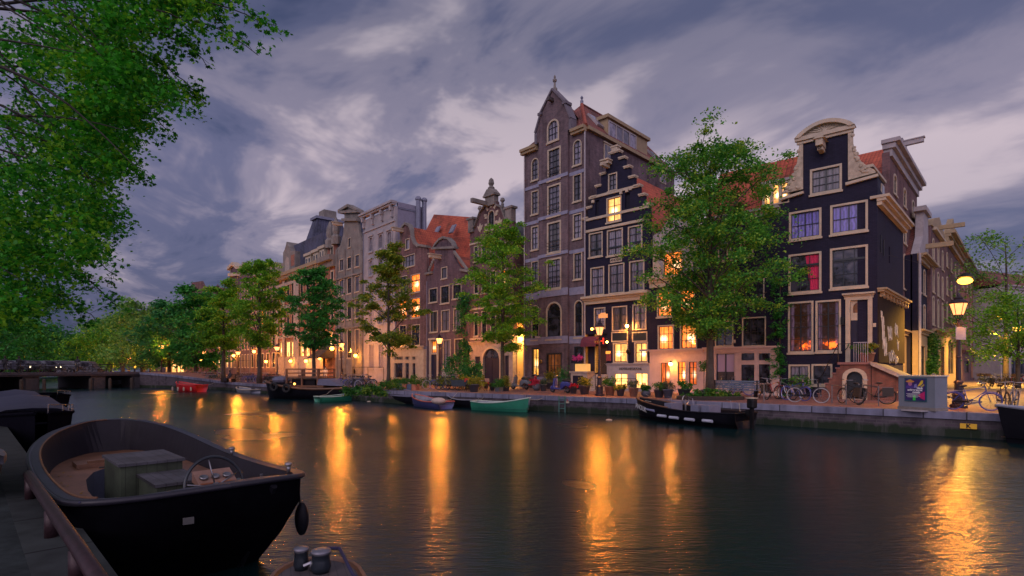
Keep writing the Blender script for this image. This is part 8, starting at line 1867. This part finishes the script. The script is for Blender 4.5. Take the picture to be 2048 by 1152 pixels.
# grey cruiser bow at the left edge with an orange plate
def cruiser():
    r = empty('motor_boat', tuple(qw(-.35, 10.75, .0)), math.atan2(-QE.y,-QE.x)+.34, 'grey decked motor boat at the left edge with an orange number plate', 'boat')
    # bow towards -y..: local +x points towards the camera end of the quay
    m1 = plain('dark_navy_hull', (.02,.022,.035), .3); m2 = plain('grey_deck', (.055,.055,.07), .4, var=.2)
    secs = [(-5,.80,1.34),(-3,.86,1.34),(-1.2,.82,1.35),(0,.68,1.36),(.9,.48,1.38),(1.5,.27,1.40),(1.85,.10,1.41)]; n = len(secs); vs = []; 
    for x, w, z in secs: vs += [(x,-w,z),(x-.05,-w*.95,1.15),(x-.3,-w*.6,.93),(x-.3,w*.6,.93),(x-.05,w*.95,1.15),(x,w,z)]
    MB().add(vs, [(i*6+j,(i+1)*6+j,(i+1)*6+j+1,i*6+j+1) for i in range(n-1) for j in range(5)]+[(6*(n-1)+k for k in range(6))] if False else [(i*6+j,(i+1)*6+j,(i+1)*6+j+1,i*6+j+1) for i in range(n-1) for j in range(5)]+[tuple(6*(n-1)+k for k in range(6))]).build('hull', m1, r, True)
    vs = []
    for x, w, z in secs: vs += [(x,-w-.03,z-.07),(x,-w-.03,z+.02),(x,-w*.8,z+.05),(x,0,z+.09),(x,w*.8,z+.05),(x,w+.03,z+.02),(x,w+.03,z-.07)]
    MB().add(vs, [(i*7+j,(i+1)*7+j,(i+1)*7+j+1,i*7+j+1) for i in range(n-1) for j in range(6)]+[tuple(7*(n-1)+k for k in range(7))]).build('deck', m2, r, True)
    vs = []; cabs = [(-5,.66,1.68),(-2.6,.68,1.68),(-1.2,.62,1.62),(.1,.45,1.52),(.9,.22,1.44)]
    for x, w, z in cabs: vs += [(x,-w,1.38),(x,-w*.85,z-.05),(x,0,z),(x,w*.85,z-.05),(x,w,1.38)]
    MB().add(vs, [(i*5+j,(i+1)*5+j,(i+1)*5+j+1,i*5+j+1) for i in range(4) for j in range(4)]+[(20,21,22,23,24)]).build('cabin_top', plain('grey_canvas_top', (.05,.05,.065), .6), r, True)
    return r
cr = cruiser()
k = MB(); k.obox((0,0,0),(.17,0,0),(0,.006,0),(0,0,.075)); pl_ = k.build('number_plate', plain('orange_plate', (.75,.22,.02), .5, var=.06), cr)
pl_.matrix_local = Matrix.Translation((.45,-.60,1.22)) @ Matrix.Rotation(R(18),4,'Z'); text('45', .15, 'iron', pl_, (0,-.012,0), ext=.002, bold=.006)
# dark moored boats further along the left bank
def left_boat(c, a, L, B, F, label, cover=True):
    p = qw(c,a); r, st, secs = hull('motor_boat', p, math.atan2(-QE.y,-QE.x), L, B, F, F*1.25, M['blkn'], label, rim='blkn', inner='blkn', stern=.85, rope=False)
    if cover:
        vs = []; S2 = secs[:11]
        for i, s_ in enumerate(S2): h = .55*math.sin(math.pi*min(1,(i+1)/11.5))**.6; vs += [s_[0],(s_[0][0],s_[0][1]*.6,s_[0][2]+h*.8),(s_[0][0],0,s_[0][2]+h),(s_[7][0],s_[7][1]*.6,s_[7][2]+h*.8),s_[7]]
        MB().add(vs, [(i*5+j,(i+1)*5+j,(i+1)*5+j+1,i*5+j+1) for i in range(10) for j in range(4)]+[(50,51,52,53,54),(4,3,2,1,0)]).build('canvas_cover', plain('navy_canvas', (.02,.022,.05), .7), r, True)
    k = MB(); 
    for i in range(9,15): q = secs[min(i,14)]; k.tube([q[7],(q[7][0],q[7][1],q[7][2]+.22)], .012, 4)
    k.tube([(q_[7][0],q_[7][1],q_[7][2]+.22) for q_ in secs[9:]], .014, 5); k.build('bow_rail', M['chrome'], r)
    k = MB(); k.obox((L*.46,.25,F*1.08),(.10,0,0),(0,.02,0),(0,0,.05)); k.build('orange_tag', plain('orange_plate', (.75,.22,.02)), r)
    return r
left_boat(1.55, 23.6, 8.6, 2.3, 1.05, 'black motor boat with navy canvas hood moored beyond the large sloop')
left_boat(2.0, 35, 8, 2.3, .9, 'second dark covered boat further along the left bank')
left_boat(3.5, 41, 8, 2.2, .9, 'third dark boat under the left end of the bridge', False)
# wooden foredeck with two bollards entering at the bottom edge
def near_deck():
    QE = Vector((-.4,.9165)); QN = Vector((.9165,.4)); r = empty('wooden_boat', (0,0,0), math.atan2(QE.y,QE.x)-math.pi/2, 'planked wooden foredeck with two capped bollards entering at the bottom edge', 'boat')
    z = .78; P0 = atz(620,1120,z); rot = r.rotation_euler.z
    def tol(w): d = Vector((w.x,w.y)); return (d.dot(QN), d.dot(QE))
    tip = tol(P0); cx, cy = tip
    out = []
    k = 12
    for i in range(k+1): a_ = math.pi*i/k; out.append((cx+.02-.36*math.cos(a_)*(1.0), cy-.62+.62*math.sin(a_)**.8))
    body = out+[(cx+.42,cy-2.6),(cx-.38,cy-2.6)]
    b = MB(); n = len(body); b.add([(x,y,z-.05) for x,y in body]+[(cx+(x-cx)*.8,cy-1.2+(y-cy+1.2)*.8,-.3) for x,y in body], [(i,(i+1)%n,n+(i+1)%n,n+i) for i in range(n)]); b.build('hull', M['wood'], r)
    m_, t, b_ = newmat('teak_planks'); oc = objc(t); s = N(t,'ShaderNodeSeparateXYZ'); t.links.new(oc,s.inputs[0]); fr_ = mth(t,'FRACT',mth(t,'MULTIPLY',s.outputs[0],14)); t.links.new(mixc(t,1.0,ramp(t,noise(t,oc,4,4),[(.3,(.045,.038,.042)),(.7,(.075,.062,.066))]),ramp(t,fr_,[(0,(.1,)*3),(.10,(1,)*3)]),'MULTIPLY'),b_.inputs['Base Color']); b_.inputs['Roughness'].default_value=.6
    MB().add([(x,y,z) for x,y in body], [tuple(range(n))[::-1]]).build('foredeck', m_, r)
    g = MB().tube([(x,y,z) for x,y in body+[body[0]]], .03, 6, False); g.build('deck_edge', M['wood'], r)
    for px, rr_ in ((602,.065),(641,.085)):
        q = tol(atz(px,1135 if px < 620 else 1140,z)); k_ = MB().lathe([(rr_*.8,0),(rr_,.05),(rr_*.85,.10),(rr_*.85,.15),(rr_*1.0,.16)], (q[0],q[1]-.05,z), 14); o = k_.build('bollard', M['sash'], r, True); MB().lathe([(rr_*1.0,.161),(rr_*.95,.185),(rr_*.3,.19)], (q[0],q[1]-.05,z), 14).build('bollard_cap', plain('zinc_cap', (.16,.16,.19), .4, .5), o, True)
    q = tol(atz(622,1142,z)); k_ = MB(); k_.tube([(q[0]-.06,q[1],z+.05),(q[0]+.06,q[1],z+.09)], .018, 6); k_.ring((q[0],q[1],z+.05), .04,.012,'x',12,5); k_.build('shackle', M['chrome'], r)
    q = tol(atz(655,1124,z)); q2 = tol(atz(705,1160,z)); k_ = MB(); k_.tube([(q[0],q[1]-.05,z+.14),(q[0]+.10,q[1]-.04,z+.12),(q2[0],q2[1],z+.05),(q2[0]+.1,q2[1]-.5,z+.04)], .014, 6); k_.build('mooring_rope', MATS['dark_blue_rope'], r)
near_deck()
# stray papers and a gull-white float drifting on the water
for px, py, l in ((738,803,'small white float drifting near the overgrown quay'),(1218,840,'tiny pale leaf scrap floating below the quay wall')):
    p = atz(px,py,.02); o = MB().ball((0,0,0), .16,.12,.05,8,5).build('float', M['white'], None, True, p); tag(o, l, 'float')
for k_ in list(protos):
    if k_ not in used:
        for ch in list(protos[k_].children_recursive): bpy.data.objects.remove(ch)
        bpy.data.objects.remove(protos[k_])
